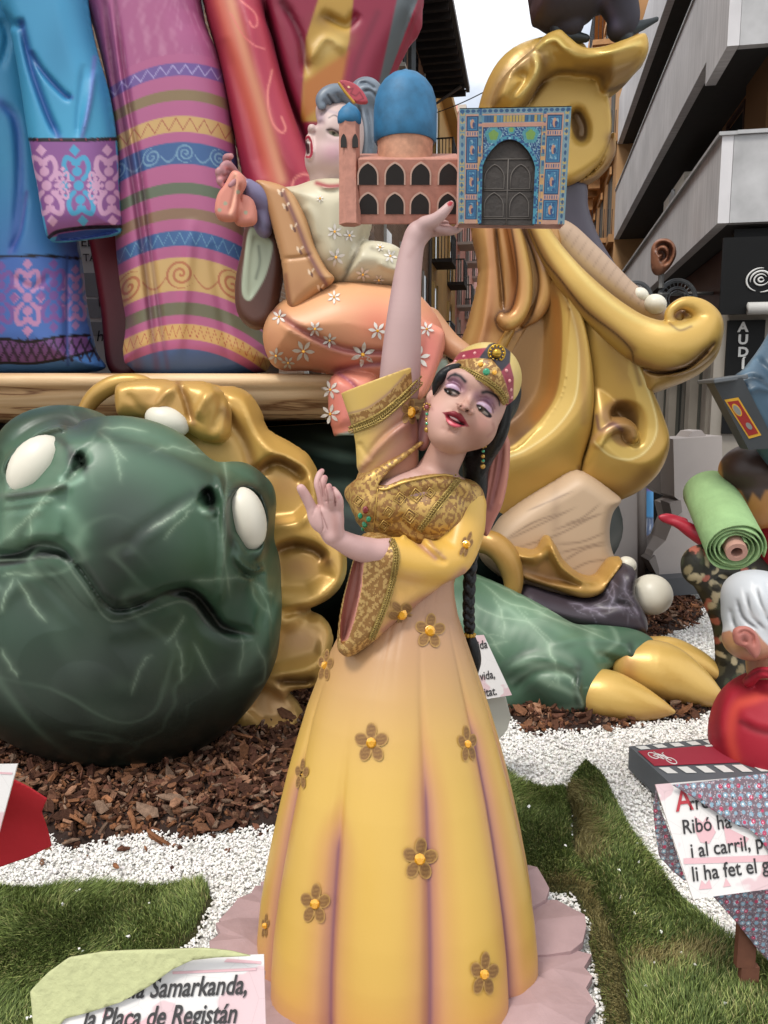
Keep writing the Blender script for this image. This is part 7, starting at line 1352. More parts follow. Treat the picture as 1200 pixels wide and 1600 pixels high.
clay('coat_tail', red, (110, 330, 450, 590), (4.9, 5.3), .012, b5, '#6d1424', lambda p: p.ramp((180, 400), (215, 560), '#2b0810', 0, .8), M_ROBE)
# printed panel behind
pn = thing('printed_panel', 'white printed panel standing behind the blue robe', 'panel', P(150, 578, 6.3)); m = MB(); a, b = P(95, 300, 6.3), P(182, 590, 6.3); m.box((a + b) / 2, (b[0] - a[0], .02, a[2] - b[2])); m.build('board', mat('panel_white', '#dcdcd8', rough=.7, noise=.05), pn)
TEXTS = []
def text(s, loc, size, m, par, ax=(1, 0, 0), up=(0, 0, 1), shear=0.0, align='LEFT', ext=.0006, sx=1.0, name='lettering', weight=0.0):
    cu = bpy.data.curves.new(name, 'FONT'); cu.body = s; cu.size = size; cu.shear = shear; cu.align_x = align; cu.extrude = ext; cu.resolution_u = 3; cu.offset = weight; cu.materials.append(m)
    o = bpy.data.objects.new(name, cu); SC.collection.objects.link(o); x = np.array(ax, float); x /= np.linalg.norm(x); y = np.array(up, float); y -= x * x.dot(y); y /= np.linalg.norm(y); z = np.cross(x, y)
    M = Matrix(((x[0] * sx, y[0], z[0], 0), (x[1] * sx, y[1], z[1], 0), (x[2] * sx, y[2], z[2], 0), (0, 0, 0, 1))); o.parent = par; l = np.asarray(loc, float) - ORG[par.name]; o.matrix_local = Matrix.Translation(Vector(l)) @ M; TEXTS.append(o); return o
M_INK = mat('dark_ink', '#2c2a2b', rough=.6)
text('EL', P(126, 385, 6.285), .1, M_INK, pn); text('TAR', P(130, 408, 6.285), .08, M_INK, pn); text('h a', P(150, 533, 6.285), .12, M_INK, pn, shear=.2)
m = MB()
for (x, y, w, h) in ((130, 430, 22, 30), (155, 435, 18, 40), (135, 470, 30, 24), (140, 505, 26, 18)): m.box(P(x + w / 2, y + h / 2, 6.288), (w * .006, .002, h * .006))
m.build('drawing', mat('pale_print', '#9da0a4', rough=.7), pn)

# ================================================================ SINGING WOMAN IN THE KIMONO
gei = thing('kimono_woman_statue', 'statue of a singing grey haired woman kneeling in a cream and coral flowered kimono', 'statue', P(560, 583, 4.25))
GY = 4.2
def EG(f, px, py, Y, rx, ry, rz, k=.03, R=None, mode='u'): s = Y / FPX; f.ell(P(px, py, Y), (rx * s, ry * s, rz * s), k, R, mode)
def b6(f):
    EG(f, 532, 214, GY, 39, 44, 48, 0); EG(f, 522, 248, GY - .02, 39, 42, 36); EG(f, 520, 212, GY - .04, 25, 36, 32); EG(f, 490, 232, GY - .04, 13, 18, 24, .02); EG(f, 489, 202, GY - .08, 8, 10, 7.5, .012); EG(f, 508, 176, GY - .02, 14, 26, 16, .02); EG(f, 500, 255, GY - .03, 22, 26, 22, .02)
    EG(f, 476, 231, GY - .07, 5, 13, 11, .006, None, 's'); EG(f, 516, 283, GY, 30, 30, 20)
def c6(f): f.carve([(489, 187), (497, 194), (506, 190)], 4, .012); f.carve([(512, 203), (522, 210), (532, 208)], 4, .02); f.carve([(476, 218), (483, 213), (488, 222), (488, 240), (483, 248), (477, 244)], 2.5, -.012)
def p6(p):
    p.blob((520, 238), 22, 18, '#c98aa2', .5); p.blob((500, 185), 8, 10, '#8f7f9a', .5); p.stroke([(477, 217), (482, 214), (486, 222), (487, 238), (484, 245), (479, 245)], 2.0, '#a02c3c', 1, hard=True); p.poly([(476, 221), (482, 219), (484, 230), (484, 240), (479, 242)], '#3b1518', 1, 1); p.stroke([(480, 222), (484, 223)], 1.4, '#e8e0da', 1)
    p.stroke([(514, 184), (522, 180), (530, 184)], 1.2, '#33303a', .8); p.stroke([(511, 203), (519, 202), (527, 206), (532, 212)], 1.8, '#2b262c', .95); p.poly([(513, 205), (520, 204), (528, 209), (530, 213), (522, 213), (515, 209)], '#8e8a72', 1, .6); p.blob((521, 208), 3, 3, '#3b3a2c', 1, hard=True); p.stroke([(489, 188), (494, 192)], 1.5, '#4a3f48', .9); p.blob((491, 206), 3, 2, '#9b6f70', .6); p.blob((520, 270), 30, 10, '#b99a96', .5); p.stroke([(498, 168), (510, 172), (530, 178)], 3, '#8c8398', .4)
clay('head', gei, (465, 160, 575, 310), (3.95, 4.4), .006, b6, '#c9b2ac', p6, M_SKIN, c6)
def b7(f):
    f.tube(PR([(504, 168, 7, 4.08), (506, 156, 13, 4.1), (520, 149, 16, 4.12), (540, 150, 16, 4.14), (556, 158, 14, 4.16)], 4.1), .02); EG(f, 545, 205, GY + .04, 40, 36, 58, .03); EG(f, 572, 150, GY + .02, 26, 26, 25, .03); EG(f, 570, 215, GY + .04, 20, 30, 45, .03); EG(f, 512, 225, GY - .03, 32, 50, 47, .01, None, 's')
def c7(f):
    for q in ([(512, 148), (520, 160), (522, 172)], [(525, 146), (534, 158), (538, 172)], [(505, 155), (512, 165), (512, 172)], [(560, 165), (566, 195), (566, 240)], [(572, 170), (578, 200), (578, 240)], [(552, 170), (556, 200), (558, 240)], [(560, 132), (572, 130), (588, 140)], [(566, 142), (580, 142), (592, 155)]): f.carve(q, 2.6, .014)
def p7(p):
    p.mottle(.12, 14, 5)
    for q in ([(515, 146), (524, 158), (528, 172)], [(538, 150), (546, 162), (550, 175)], [(566, 170), (572, 200), (572, 240)], [(562, 137), (578, 136), (592, 148)]): p.stroke(q, 2, '#8d97a2', .6)
    for q in ([(512, 148), (520, 160), (522, 172)], [(560, 165), (566, 195), (566, 240)], [(552, 170), (556, 200), (558, 240)], [(566, 142), (580, 142), (592, 155)]): p.stroke(q, 2, '#2c3138', .7)
clay('hair', gei, (490, 115, 610, 280), (3.95, 4.5), .006, b7, '#6f7a86', p7, M_PAINT, c7)
def b8(f): f.pillow([(530, 128), (540, 126), (556, 132), (568, 144), (575, 160), (566, 163), (553, 160), (542, 147)], 4.02, .015, .01, n=4); f.tube(PR([(530, 130, 2.5, 4.0), (540, 144, 2.5, 4.0), (553, 160, 2.5, 4.0)], 4), .003)
def p8(p): p.stroke([(529, 130), (540, 145), (554, 162)], 2.4, '#b78a2c', 1, hard=True); p.stroke([(536, 131), (544, 140), (552, 138), (548, 146), (556, 150), (562, 144), (568, 154), (560, 157)], 1, '#6b1c2c', .9, curve=False); p.blob((545, 136), 1.6, 1.6, '#e8d0a0', 1, hard=True)
clay('comb', gei, (522, 118, 585, 172), (3.93, 4.1), .004, b8, '#a8404c', p8)
def b9(f):
    f.pillow([(498, 284), (540, 284), (575, 300), (582, 340), (572, 385), (560, 430), (545, 448), (520, 450), (490, 430), (470, 380), (450, 330), (440, 300), (465, 294)], 4.2, .27, .2, n=4); f.pillow([(545, 385), (580, 378), (625, 390), (640, 430), (630, 452), (560, 455), (525, 450), (530, 420)], 4.2, .25, .15, n=4)
def c9(f): f.carve([(570, 350), (560, 390), (545, 420), (530, 445)], 4, .025); f.carve([(580, 385), (600, 395), (625, 400)], 5, .02); f.carve([(590, 410), (610, 420), (630, 422)], 5, -.015); f.carve([(475, 320), (490, 340), (495, 380)], 8, -.012); f.carve([(497, 290), (515, 293), (535, 290)], 4, -.02)
def p9(p): p.stroke([(560, 390), (545, 420), (532, 447)], 4, '#6f6656', .8); p.blob((560, 350), 22, 60, '#a09684', .5); p.stroke([(520, 447), (560, 452), (620, 450)], 4, '#6f6656', .7); p.stroke([(580, 388), (600, 396), (625, 402)], 3, '#8f8572', .6); p.blob((590, 440), 30, 8, '#b8ad96', .4); p.stroke([(495, 286), (515, 291), (545, 288)], 4, '#9a4a4c', 1); p.stroke([(470, 300), (480, 350), (500, 410)], 6, '#b8b19a', .5)
_, kv1 = clay('kimono_top', gei, (430, 275, 655, 465), (3.85, 4.6), .0085, b9, '#c6bda2', p9, M_PAINT, c9)
def b10(f):
    f.pillow([(470, 462), (530, 442), (600, 446), (650, 458), (690, 510), (690, 560), (660, 600), (620, 605), (560, 598), (520, 585), (480, 579), (438, 577), (420, 560), (412, 525), (420, 495), (445, 470)], 4.2, .38, .28, n=4)
    f.pillow([(650, 490), (672, 504), (695, 520), (688, 560), (672, 605), (655, 625), (640, 600), (640, 540)], 3.95, .05, .04, n=4)
    f.tube(PR([(545, 590, 24, 4.1), (540, 620, 26, 4.02), (543, 650, 27, 4.0), (547, 672, 27, 4.0)], 4), .03); f.pillow([(518, 588), (560, 580), (590, 590), (600, 640), (575, 672), (524, 675), (513, 630)], 4.02, .13, .1, n=4)
    f.ell(P(547, 692, 3.98), (.11, .14, .045), .004, None, 's')
def c10(f): f.carve([(425, 480), (450, 505), (490, 525), (540, 545), (600, 550), (640, 548)], 5, .03); f.carve([(430, 490), (470, 525), (530, 550), (580, 560)], 8, -.012); f.carve([(520, 582), (560, 570), (610, 565)], 5, .03); f.carve([(530, 585), (550, 600), (560, 615)], 4, .02)
def p10(p):
    p.ramp((480, 450), (520, 580), '#cf7c68', 0, .75); p.blob((590, 500), 38, 30, '#c4684f', .7); p.stroke([(430, 485), (470, 515), (530, 545), (600, 552)], 7, '#8c4a58', .7); p.stroke([(520, 582), (560, 572), (600, 568)], 5, '#7d4056', .75); p.blob((540, 630), 40, 50, '#d87c74', .8); p.blob((670, 550), 25, 50, '#d87c74', .8); p.stroke([(413, 520), (420, 560), (445, 577)], 6, '#d59a68', .6); p.stroke([(440, 577), (500, 580)], 4, '#7a3f3a', .6); p.stroke([(530, 584), (552, 600), (562, 616)], 3, '#9a5a80', .6); p.blob((547, 682), 22, 7, '#93a093', 1, hard=True); p.blob((450, 480), 25, 10, '#c98e62', .6); p.stroke([(560, 450), (620, 452)], 5, '#d9a57c', .5)
_, kv2 = clay('kimono_skirt', gei, (400, 430, 715, 700), (3.7, 4.65), .0088, b10, '#d8a678', p10, M_PAINT, c10)
def b11(f): f.pillow([(400, 283), (428, 286), (455, 300), (478, 340), (492, 385), (510, 420), (522, 438), (492, 462), (468, 484), (458, 488), (450, 478), (445, 450), (440, 410), (430, 370), (418, 330), (406, 300)], 3.98, .07, .055, n=4)
def c11(f): f.carve([(440, 300), (462, 350), (482, 400), (505, 440)], 3, -.008); f.carve([(440, 405), (470, 402), (490, 398)], 3, .008)
def p11(p):
    p.stroke([(442, 298), (464, 350), (484, 400), (510, 445)], 4, '#6f4244', .85); p.stroke([(452, 302), (474, 350), (494, 400), (515, 436)], 3, '#c79c6c', .8); p.blob((465, 450), 18, 22, '#a3704a', .6); p.stroke([(446, 430), (452, 470), (460, 486)], 4, '#7a4a38', .7)
    for q in ((436, 300), (444, 322), (456, 355), (466, 390), (483, 425), (498, 450)): p.blob(q, 2, 5, '#e6cdb0', .9, -20, hard=True); p.blob((q[0] + 4, q[1] + 4), 2, 4.5, '#5d3a34', .9, -20, hard=True); p.blob((q[0] + 6, q[1] - 3), 1.6, 3.5, '#e6cdb0', .8, 30, hard=True)
clay('near_sleeve', gei, (390, 270, 535, 500), (3.84, 4.12), .006, b11, '#b98a5e', p11, M_PAINT, c11)
def b12(f): f.pillow([(388, 345), (430, 340), (445, 400), (440, 450), (428, 500), (405, 515), (385, 508), (370, 485), (368, 440), (378, 390)], 4.12, .07, .05, n=4); f.pillow([(390, 362), (412, 368), (424, 384), (415, 425), (400, 455), (388, 468), (380, 455), (382, 410)], 4.0, .06, .03, k=.008, mode='s', n=4)
def p12(p): p.poly([(390, 358), (412, 366), (426, 384), (416, 428), (400, 458), (388, 470), (378, 456), (381, 410)], '#a9b39b', .95, 1.5, curve=True); p.stroke([(404, 385), (406, 410), (400, 435)], 2.5, '#6c7464', .8)
clay('far_sleeve', gei, (355, 330, 460, 525), (3.95, 4.25), .007, b12, '#5a3a30', p12)
def b13(f): f.tube(PR([(440, 330, 24, 4.08), (420, 320, 20, 4.0), (400, 305, 17, 3.95), (388, 292, 12, 3.93)], 4), .02); f.pillow([(392, 318), (425, 322), (425, 362), (412, 372), (398, 358)], 4.0, .06, .05)
clay('inner_sleeve', gei, (375, 275, 470, 380), (3.8, 4.2), .006, b13, '#77708f', lambda p: p.stroke([(395, 330), (410, 350), (425, 360)], 6, '#4f4a5e', .6))
def b14(f):
    f.tube(PR([(392, 298, 11, 3.94), (380, 290, 12, 3.93), (368, 280, 13, 3.92), (358, 268, 11, 3.92)], 3.93), .015)
    for q in ([(366, 268, 6.5, 3.9), (356, 258, 7, 3.86), (348, 262, 5.5, 3.84), (350, 270, 4, 3.84)], [(360, 262, 6, 3.92), (354, 248, 6.5, 3.9), (361, 244, 4.5, 3.88)], [(356, 270, 6, 3.88), (343, 268, 6.5, 3.84), (342, 277, 4.5, 3.84)], [(355, 278, 5.5, 3.88), (344, 282, 6, 3.84), (347, 290, 4, 3.84)], [(372, 276, 6, 3.86), (366, 284, 5, 3.83), (360, 290, 4, 3.82)]): f.tube(PR(q, 3.9), .004)
def p14(p):
    for q in ((361, 245), (352, 262), (345, 277), (348, 289)): p.blob(q, 3.5, 3, '#d98c8c', .8)
clay('hand', gei, (330, 235, 410, 310), (3.7, 4.05), .0045, b14, '#a8767a', p14, M_SKIN)
cl = thing('handkerchief', 'coral flowered handkerchief hanging from the fist of the singing kimono woman', 'handkerchief', P(370, 345, 3.86))
def b15(f): f.pillow([(364, 268), (378, 272), (385, 288), (376, 308), (378, 330), (368, 345), (345, 345), (336, 330), (340, 306), (352, 288)], 3.86, .045, .03); f.pillow([(376, 305), (395, 312), (402, 338), (396, 352), (370, 352), (366, 330)], 3.9, .04, .03)
def p15(p):
    p.stroke([(368, 272), (368, 300), (360, 335)], 3, '#f0b49a', .8); p.stroke([(375, 290), (372, 315), (370, 345)], 3, '#a85a48', .6)
    for q in ((352, 318), (384, 332), (343, 328), (372, 300)): p.blob(q, 3.2, 3.2, '#9aa088', .9, hard=True)
clay('cloth', cl, (325, 260, 415, 362), (3.76, 3.98), .0045, b15, '#d08878', p15, M_MATTE, lambda f: (f.carve([(368, 272), (366, 300), (358, 335)], 2.5, .008), f.carve([(376, 285), (375, 315), (371, 345)], 2.5, .01)))
def b16(f): f.tube(PR([(670, 500, 20, 4.3), (700, 535, 18, 4.25), (728, 556, 16, 4.2), (745, 575, 14, 4.2)], 4.2), .01); f.pillow([(672, 560), (700, 562), (705, 600), (690, 630), (668, 620)], 4.25, .05, .04)
clay('bent_leg', gei, (645, 475, 770, 640), (4.0, 4.5), .008, b16, '#b98a68', lambda p: p.poly([(668, 562), (700, 560), (706, 600), (690, 634), (664, 622)], '#9db3a2', .95, 4))
M_DAISY = mat('daisy_white', '#d6cfc6', rough=.5)
def daisy(x, y, r, SV, n=6, ph=0):
    V = []; F = []; Q = []
    for k in range(n):
        a = 2 * math.pi * k / n + ph; d = np.array([math.sin(a), math.cos(a)]); e = np.array([d[1], -d[0]]); b = len(Q)
        for (s, w) in ((.15, .03), (.5, .17), (.75, .15), (1.0, .01)): Q += [np.array([x, y]) + r * (d * s + e * w), np.array([x, y]) + r * (d * s - e * w)]
        F += [(b + 2 * i, b + 2 * i + 1, b + 2 * i + 3, b + 2 * i + 2) for i in range(3)]
    Q = np.array(Q); pj = proj(SV); m = (np.abs(pj[:, 0] - x) < 50) & (np.abs(pj[:, 1] - y) < 50); S = SV[m]; Y = surf(S, Q, front=.03) - .006; o = mk('daisy', np.array([P(a, b, c) for (a, b), c in zip(Q, Y)]), F, M_DAISY, gei, smooth=False); gem(x, y, surf(S, [(x, y)], front=.03)[0] - .012, max(1.8, r * .16), AMB, o)
for i, (x, y, r) in enumerate([(523, 362, 13), (546, 368, 10), (525, 402, 15), (567, 429, 12), (592, 438, 9), (500, 310, 6), (610, 400, 11), (594, 386, 7)]): daisy(x, y, r, kv1, 6, i * .4)
for i, (x, y, r) in enumerate([(522, 464, 11), (492, 514, 13), (515, 532, 12), (474, 549, 18), (431, 556, 13), (450, 567, 11), (567, 554, 20), (590, 517, 15), (436, 495, 12), (516, 609, 15), (516, 647, 16), (667, 514, 12), (654, 559, 19)]): daisy(x, y, r, kv2, 6, i * .5)
# ================================================================ SIGNS ON THE CORNER BUILDING
ear = thing('ear_sign', 'giant brown ear and wire wheels hung as a shop sign by the corner building', 'shop sign', on_t(1035, 440, TR - .5))
q0 = on_t(1035, 402, TR - .5); YE = q0[1]; s_ = YE / FPX
lo, hi = q0 - [30 * s_, .35, 40 * s_], q0 + [30 * s_, .35, 40 * s_]; f = Field(lo, hi, .018)
f.pillow([(1020, 385), (1028, 375), (1042, 374), (1052, 383), (1055, 398), (1048, 415), (1036, 428), (1026, 430), (1019, 420), (1018, 400)], YE, .22, .16); f.band(.12); f.carve([(1024, 395), (1028, 384), (1040, 381), (1047, 390), (1045, 404), (1036, 415)], 2.4, .10); f.carve([(1028, 398), (1034, 393), (1038, 400), (1031, 408)], 3.5, .14); f.carve([(1020, 405), (1020, 388), (1028, 377), (1042, 376), (1052, 385), (1053, 400), (1044, 418)], 2.2, -.05)
V, F = f.mesh(1); p = Paint(V, '#9a6a52'); p.stroke([(1030, 397), (1035, 393), (1038, 400), (1032, 408)], 3.5, '#3a211a', .9); p.stroke([(1024, 396), (1029, 384), (1040, 381), (1047, 391), (1044, 405)], 2, '#553226', .8); p.blob((1028, 424), 6, 5, '#b98568', .6); mk('ear', V, F, M_PAINT, ear, col=p.C)
m = MB(); m.tube([P(1033, 426, YE), P(1033, 450, YE)], .05, 6); m.tube([P(1030, 460, YE), P(1130, 458, YE + .6)], .035, 6); m.build('bracket', mat('bracket_grey', '#8a8a88', rough=.5), ear)
for cx, r_ in ((992, 27), (1058, 30)):
    m = MB(); c = P(cx, 468, YE + .05)
    for rr in (1, .93, .86, .62, .55, .42): m.tube([c + rr * r_ * s_ * np.array([math.cos(a), 0, math.sin(a)]) for a in np.linspace(0, 6.283, 37)[:-1]], .02 if rr > .9 else .012, 5, closed=True)
    for a in np.linspace(0, 6.283, 25)[:-1]: m.tube([c + .42 * r_ * s_ * np.array([math.cos(a), 0, math.sin(a)]), c + r_ * s_ * np.array([math.cos(a), 0, math.sin(a)])], .008, 4)
    m.build('wire_wheel', mat('wire_grey', '#6f7275', rough=.4, metal=.5), ear, smooth=True)
def onS(px, py, d=0.0): return on_s(px, py, SC0 - d)
sgn = thing('audio_sign', 'tall black vertical shop sign with white capital letters on the stone pilaster', 'sign', onS(1158, 677)); a, b = onS(1135, 500, -.3), onS(1184, 677, -.3)
def plate(name, px0, py0, px1, py1, d, th, mt, par):
    a = stz(onS(px0, py0, d)); b = stz(onS(px1, py1, d)); m = MB(); m.box(ST(SC0 - d, (a[1] + b[1]) / 2, (a[2] + b[2]) / 2), (th, abs(b[1] - a[1]), abs(a[2] - b[2])), R=np.stack([SD, TD, [0, 0, 1]], 1)); return m.build(name, mt, par)
plate('sign_board', 1137, 501, 1184, 678, -.38, .06, M_BLK, sgn)
M_WHT = mat('white_letter', '#d2d2cf', rough=.5)
for i, ch in enumerate('AUDÍFONOS'): text(ch, on_s(1160.5, 518 + i * 19.4, SC0 + .34), .20, M_WHT, sgn, ax=TD, align='CENTER', ext=.01, name='letter', weight=.007, sx=1.05)
lg = thing('spiral_logo_sign', 'black shop fascia with a white spiral ring logo above the vertical sign', 'sign', onS(1170, 490)); plate('sign_board', 1130, 372, 1420, 486, .0, .05, M_BLK, lg)
m = MB(); c = stz(on_s(1189, 437, SC0 - .04)); kx = (stz(on_s(1200, 437, SC0))[1] - stz(on_s(1190, 437, SC0))[1]) / 10
for r0, a0, a1, w in ((3.5, 0, 6.28, 1.6), (9, .5, 5.9, 1.4), (14, -.6, 3.4, 1.8), (19, 1.4, 4.4, 1.6), (9.5, 6.2, 6.9, 1), (20, 4.7, 6.4, 1.4)):
    A = [ST(c[0], c[1] + kx * r0 * (1 + .06 * t_) * math.cos(t_), c[2] + kx * r0 * math.sin(t_)) for t_ in np.linspace(a0, a1, 26)]; m.tube(A, kx * w * np.clip(np.sin(np.linspace(.25, 2.9, 26)) * 1.3, .2, 1), 6)
m.build('ring_logo', M_WHT, lg, smooth=True)
m = MB(); a = on_s(1168, 482, SC0 - .1); m.tube([a, a + TD * 2.2], .09, 8); m.build('lamp_tube', M_WHT, lg, smooth=True)

# ================================================================ GREY STRUCTURE
gst = thing('grey_structure', 'tall grey puzzle shaped structure with a doorway behind the white pearl', 'structure prop', P(1080, 920, 6.2)); M_GRY = mat('grey_matt_paint', '#a8a09c', rough=.7, noise=.06, nscale=3); M_GRYD = mat('dark_grey_paint', '#7f7874', rough=.7, noise=.06); M_BASE = mat('slate_base', '#4a4c50', rough=.6)
def pan(name, ol, Y, th, mt, par=gst): m = MB(); m.prism([P(a, b, Y) for a, b in ol], (0, th, 0)); return m.build(name, mt, par)
pan('front_panel', [(1052, 686), (1128, 681), (1131, 905), (1028, 908), (1030, 902), (1015, 876), (1022, 862), (1040, 845), (1052, 815), (1046, 790), (1062, 783), (1054, 776)], 6.0, .35, M_GRY)
pan('notch_block', [(1046, 786), (1064, 782), (1066, 800), (1052, 812)], 5.97, .2, M_GRYD); pan('notch_block', [(1014, 876), (1024, 868), (1030, 890), (1030, 906)], 5.97, .2, M_GRYD)
pan('header_panel', [(970, 690), (1051, 687), (1052, 775), (1040, 775), (1010, 758), (970, 760)], 6.3, .3, M_GRYD); pan('left_panel', [(945, 760), (1000, 758), (1000, 905), (950, 905)], 6.2, .2, M_GRY)
m = MB(); m.tube([P(1003, 756, 6.2), P(1003, 905, 6.2)], .035, 12); m.build('corner_post', M_GRYD, gst, smooth=True)
pan('top_fin', [(990, 682), (1000, 674), (1014, 672), (1030, 678), (1040, 688), (990, 688)], 6.25, .25, M_GRY); pan('top_fin', [(1074, 684), (1082, 674), (1096, 672), (1106, 684)], 6.1, .25, M_GRY)
pan('base_slab', [(1030, 905), (1135, 898), (1135, 925), (1040, 932)], 5.85, .8, M_BASE); pan('doorway_back', [(1024, 765), (1055, 765), (1050, 905), (1024, 905)], 6.9, .05, M_BLK)
kid = thing('striped_skirt_statue', 'small far statue in a blue top and striped skirt seen through the grey doorway', 'statue', P(1015, 905, 8.4))
def bk(f): f.tube(PR([(1016, 765, 9, 8.4), (1018, 785, 12, 8.4), (1017, 806, 12, 8.4)], 8.4), .02); f.tube(PR([(1017, 812, 11, 8.4), (1016, 832, 14, 8.4)], 8.4), .02); f.tube(PR([(1012, 835, 5, 8.4), (1012, 860, 4, 8.4)], 8.4), .01); f.tube(PR([(1020, 835, 5, 8.4), (1021, 862, 4, 8.4)], 8.4), .01); f.pillow([(1002, 864), (1034, 862), (1036, 905), (1000, 905)], 8.4, .2, .1); f.tube(PR([(1016, 745, 8, 8.4), (1016, 750, 9, 8.4)], 8.4), .01)
def pk(p):
    p.poly([(990, 808), (1040, 808), (1040, 840), (990, 840)], '#4a5a78', 1, 1); p.poly([(990, 838), (1040, 838), (1040, 866), (990, 866)], '#a88478', 1, 1); p.poly([(990, 864), (1050, 864), (1050, 910), (990, 910)], '#3f8a62', 1, 2); p.poly([(990, 730), (1040, 730), (1040, 768), (990, 768)], '#6a5a98', 1, 1)
    for i in range(5): p.stroke([(1004 + i * 6, 812), (1002 + i * 7, 836)], 1, '#b9c0cc', .8)
    for i in range(3): p.stroke([(1004, 868 + i * 9), (1034, 870 + i * 9)], 2, '#9a4a50', .8)
clay('figure', kid, (990, 730, 1050, 912), (8.1, 8.7), .02, bk, '#4a86b8', pk)

# ================================================================ PEOPLE STATUES AT THE RIGHT EDGE
roll = thing('green_roll', 'big loosely rolled green mat with a pink core carried by the crouching statue', 'roll of turf', P(1140, 850, 3.75)); a = P(1108, 770, 4.15); b = P(1149, 858, 3.62); ax = (b - a) / np.linalg.norm(b - a); uu_ = np.cross(ax, [0, 0, 1.]); uu_ /= np.linalg.norm(uu_); vv_ = np.cross(uu_, ax); R0 = .135
M_ROLL = mat('green_felt', '#8fb07a', rough=.85, noise=.1, nscale=12, bump=.3, bscale=60); V = []; F = []; n = 150; prof = [(0, .0), (.02, 1)]; ra = np.random.default_rng(2); jag = np.cumsum(ra.normal(size=n)) * .002; jag -= np.linspace(0, jag[-1], n)
for i in range(n):
    t = i / (n - 1); ang = t * 2 * math.pi * 4.2 + 2.2; rr = .055 + (R0 - .055) * t + .004 * math.sin(ang * 2 + 1); d = uu_ * math.cos(ang) + vv_ * math.sin(ang)
    for s_ in (0, .33, .66, 1): V.append(a + (b - a) * s_ + d * rr + ax * (jag[i] * 1.2 + .012 * math.sin(ang * 1.3)) * (s_ == 1))
for i in range(n - 1):
    for j in range(3): F.append((i * 4 + j, (i + 1) * 4 + j, (i + 1) * 4 + j + 1, i * 4 + j + 1))
o = mk('felt', V, F, M_ROLL, roll); sm_ = o.modifiers.new('thickness', 'SOLIDIFY'); sm_.thickness = .006
m = MB(); m.add(np.array([a + ax * .0 + R0 * .98 * (uu_ * math.cos(t) + vv_ * math.sin(t)) for t in np.linspace(0, 6.283, 25)[:-1]]), [tuple(range(24))]); m.build('end_cap', M_ROLL, roll)
m = MB()
for r_, l0, l1 in ((.052, .3, 1.03),):
    A = [a + (b - a) * t for t in (.3, 1.0)] + [b + ax * .03]; V, F = sweep(A, [.05, .05, .048], 24, caps=False); m.add(V, F); V, F = sweep(A[::-1], [.026, .026, .026], 24, caps=False); m.add(V, F)
    ring = np.array([A[-1] + r * (uu_ * math.cos(t) + vv_ * math.sin(t)) for r in (.048, .026) for t in np.linspace(0, 6.283, 25)[:-1]]); m.add(ring, [(i, (i + 1) % 24, 24 + (i + 1) % 24, 24 + i) for i in range(24)])
m.build('core', mat('pink_core', '#b78d7e', rough=.7), roll, smooth=True, auto=None)
por = thing('crouching_porter_statue', 'crouching statue in a red shirt and camouflage trousers carrying the green roll', 'statue', P(1150, 1090, 4.1))
def camo(p):
    r = np.random.default_rng(8)
    for c in ('#4d4a38', '#8a7d5e', '#b06656', '#3a4030', '#b8ab8a', '#15150f'):
        for _ in range(24): q = (r.uniform(1060, 1190), r.uniform(850, 1120)); p.blob(q, r.uniform(3, 7), r.uniform(4, 12), c, .9, r.uniform(0, 180), hard=True)
def bl(f): f.tube(PR([(1170, 895, 32, 4.1), (1130, 880, 28, 4.0), (1095, 878, 27, 3.9), (1090, 890, 24, 3.88)], 4), .04); f.tube(PR([(1095, 890, 22, 3.9), (1120, 930, 24, 3.95), (1140, 980, 25, 4.0), (1145, 1040, 26, 4.0), (1140, 1080, 28, 3.98)], 4), .04); f.tube(PR([(1190, 900, 36, 4.15), (1170, 960, 34, 4.15), (1165, 1040, 30, 4.15), (1170, 1090, 30, 4.15)], 4), .05)
clay('trousers', por, (1045, 830, 1250, 1130), (3.65, 4.45), .0095, bl, '#26261f', camo, M_MATTE, lambda f: (f.carve([(1110, 905), (1130, 900), (1150, 910)], 5, .02), f.carve([(1125, 960), (1150, 965)], 5, .02)))
clay('shirt', por, (1140, 770, 1300, 920), (3.8, 4.5), .012, lambda f: f.pillow([(1180, 780), (1240, 780), (1270, 860), (1260, 900), (1190, 895), (1170, 860)], 4.15, .2, .15), '#9c1f2c', lambda p: None, M_PAINT)
clay('left_arm', por, (1015, 790, 1190, 870), (3.8, 4.4), .008, lambda f: (f.tube(PR([(1036, 812, 4, 4.2), (1060, 818, 8, 4.18), (1085, 832, 12, 4.15), (1110, 845, 14, 4.1), (1160, 855, 20, 4.1)], 4), .01), f.tube(PR([(1032, 808, 4, 4.2), (1045, 808, 6, 4.2), (1070, 814, 5, 4.2)], 4), .01)), '#ad2438', lambda p: None, M_PAINT)
def hd(f): f.ell(P(1185, 770, 4.05), (.17, .17, .19), 0); f.ell(P(1180, 735, 4.05), (.18, .17, .14), .02)
def ph_(p):
    p.poly([(1120, 680), (1280, 680), (1280, 760), (1196, 766), (1188, 782), (1176, 770), (1168, 788), (1158, 768), (1146, 762), (1130, 750)], '#3a2a24', 1, 3); p.mottle(.08, 20, 3)
clay('head', por, (1125, 685, 1260, 840), (3.8, 4.3), .008, hd, '#a3713c', ph_, M_PAINT)
off = thing('blue_uniform_statue', 'statue in a blue uniform bending an arm over a grey box at the right edge', 'statue', P(1230, 700, 3.9))
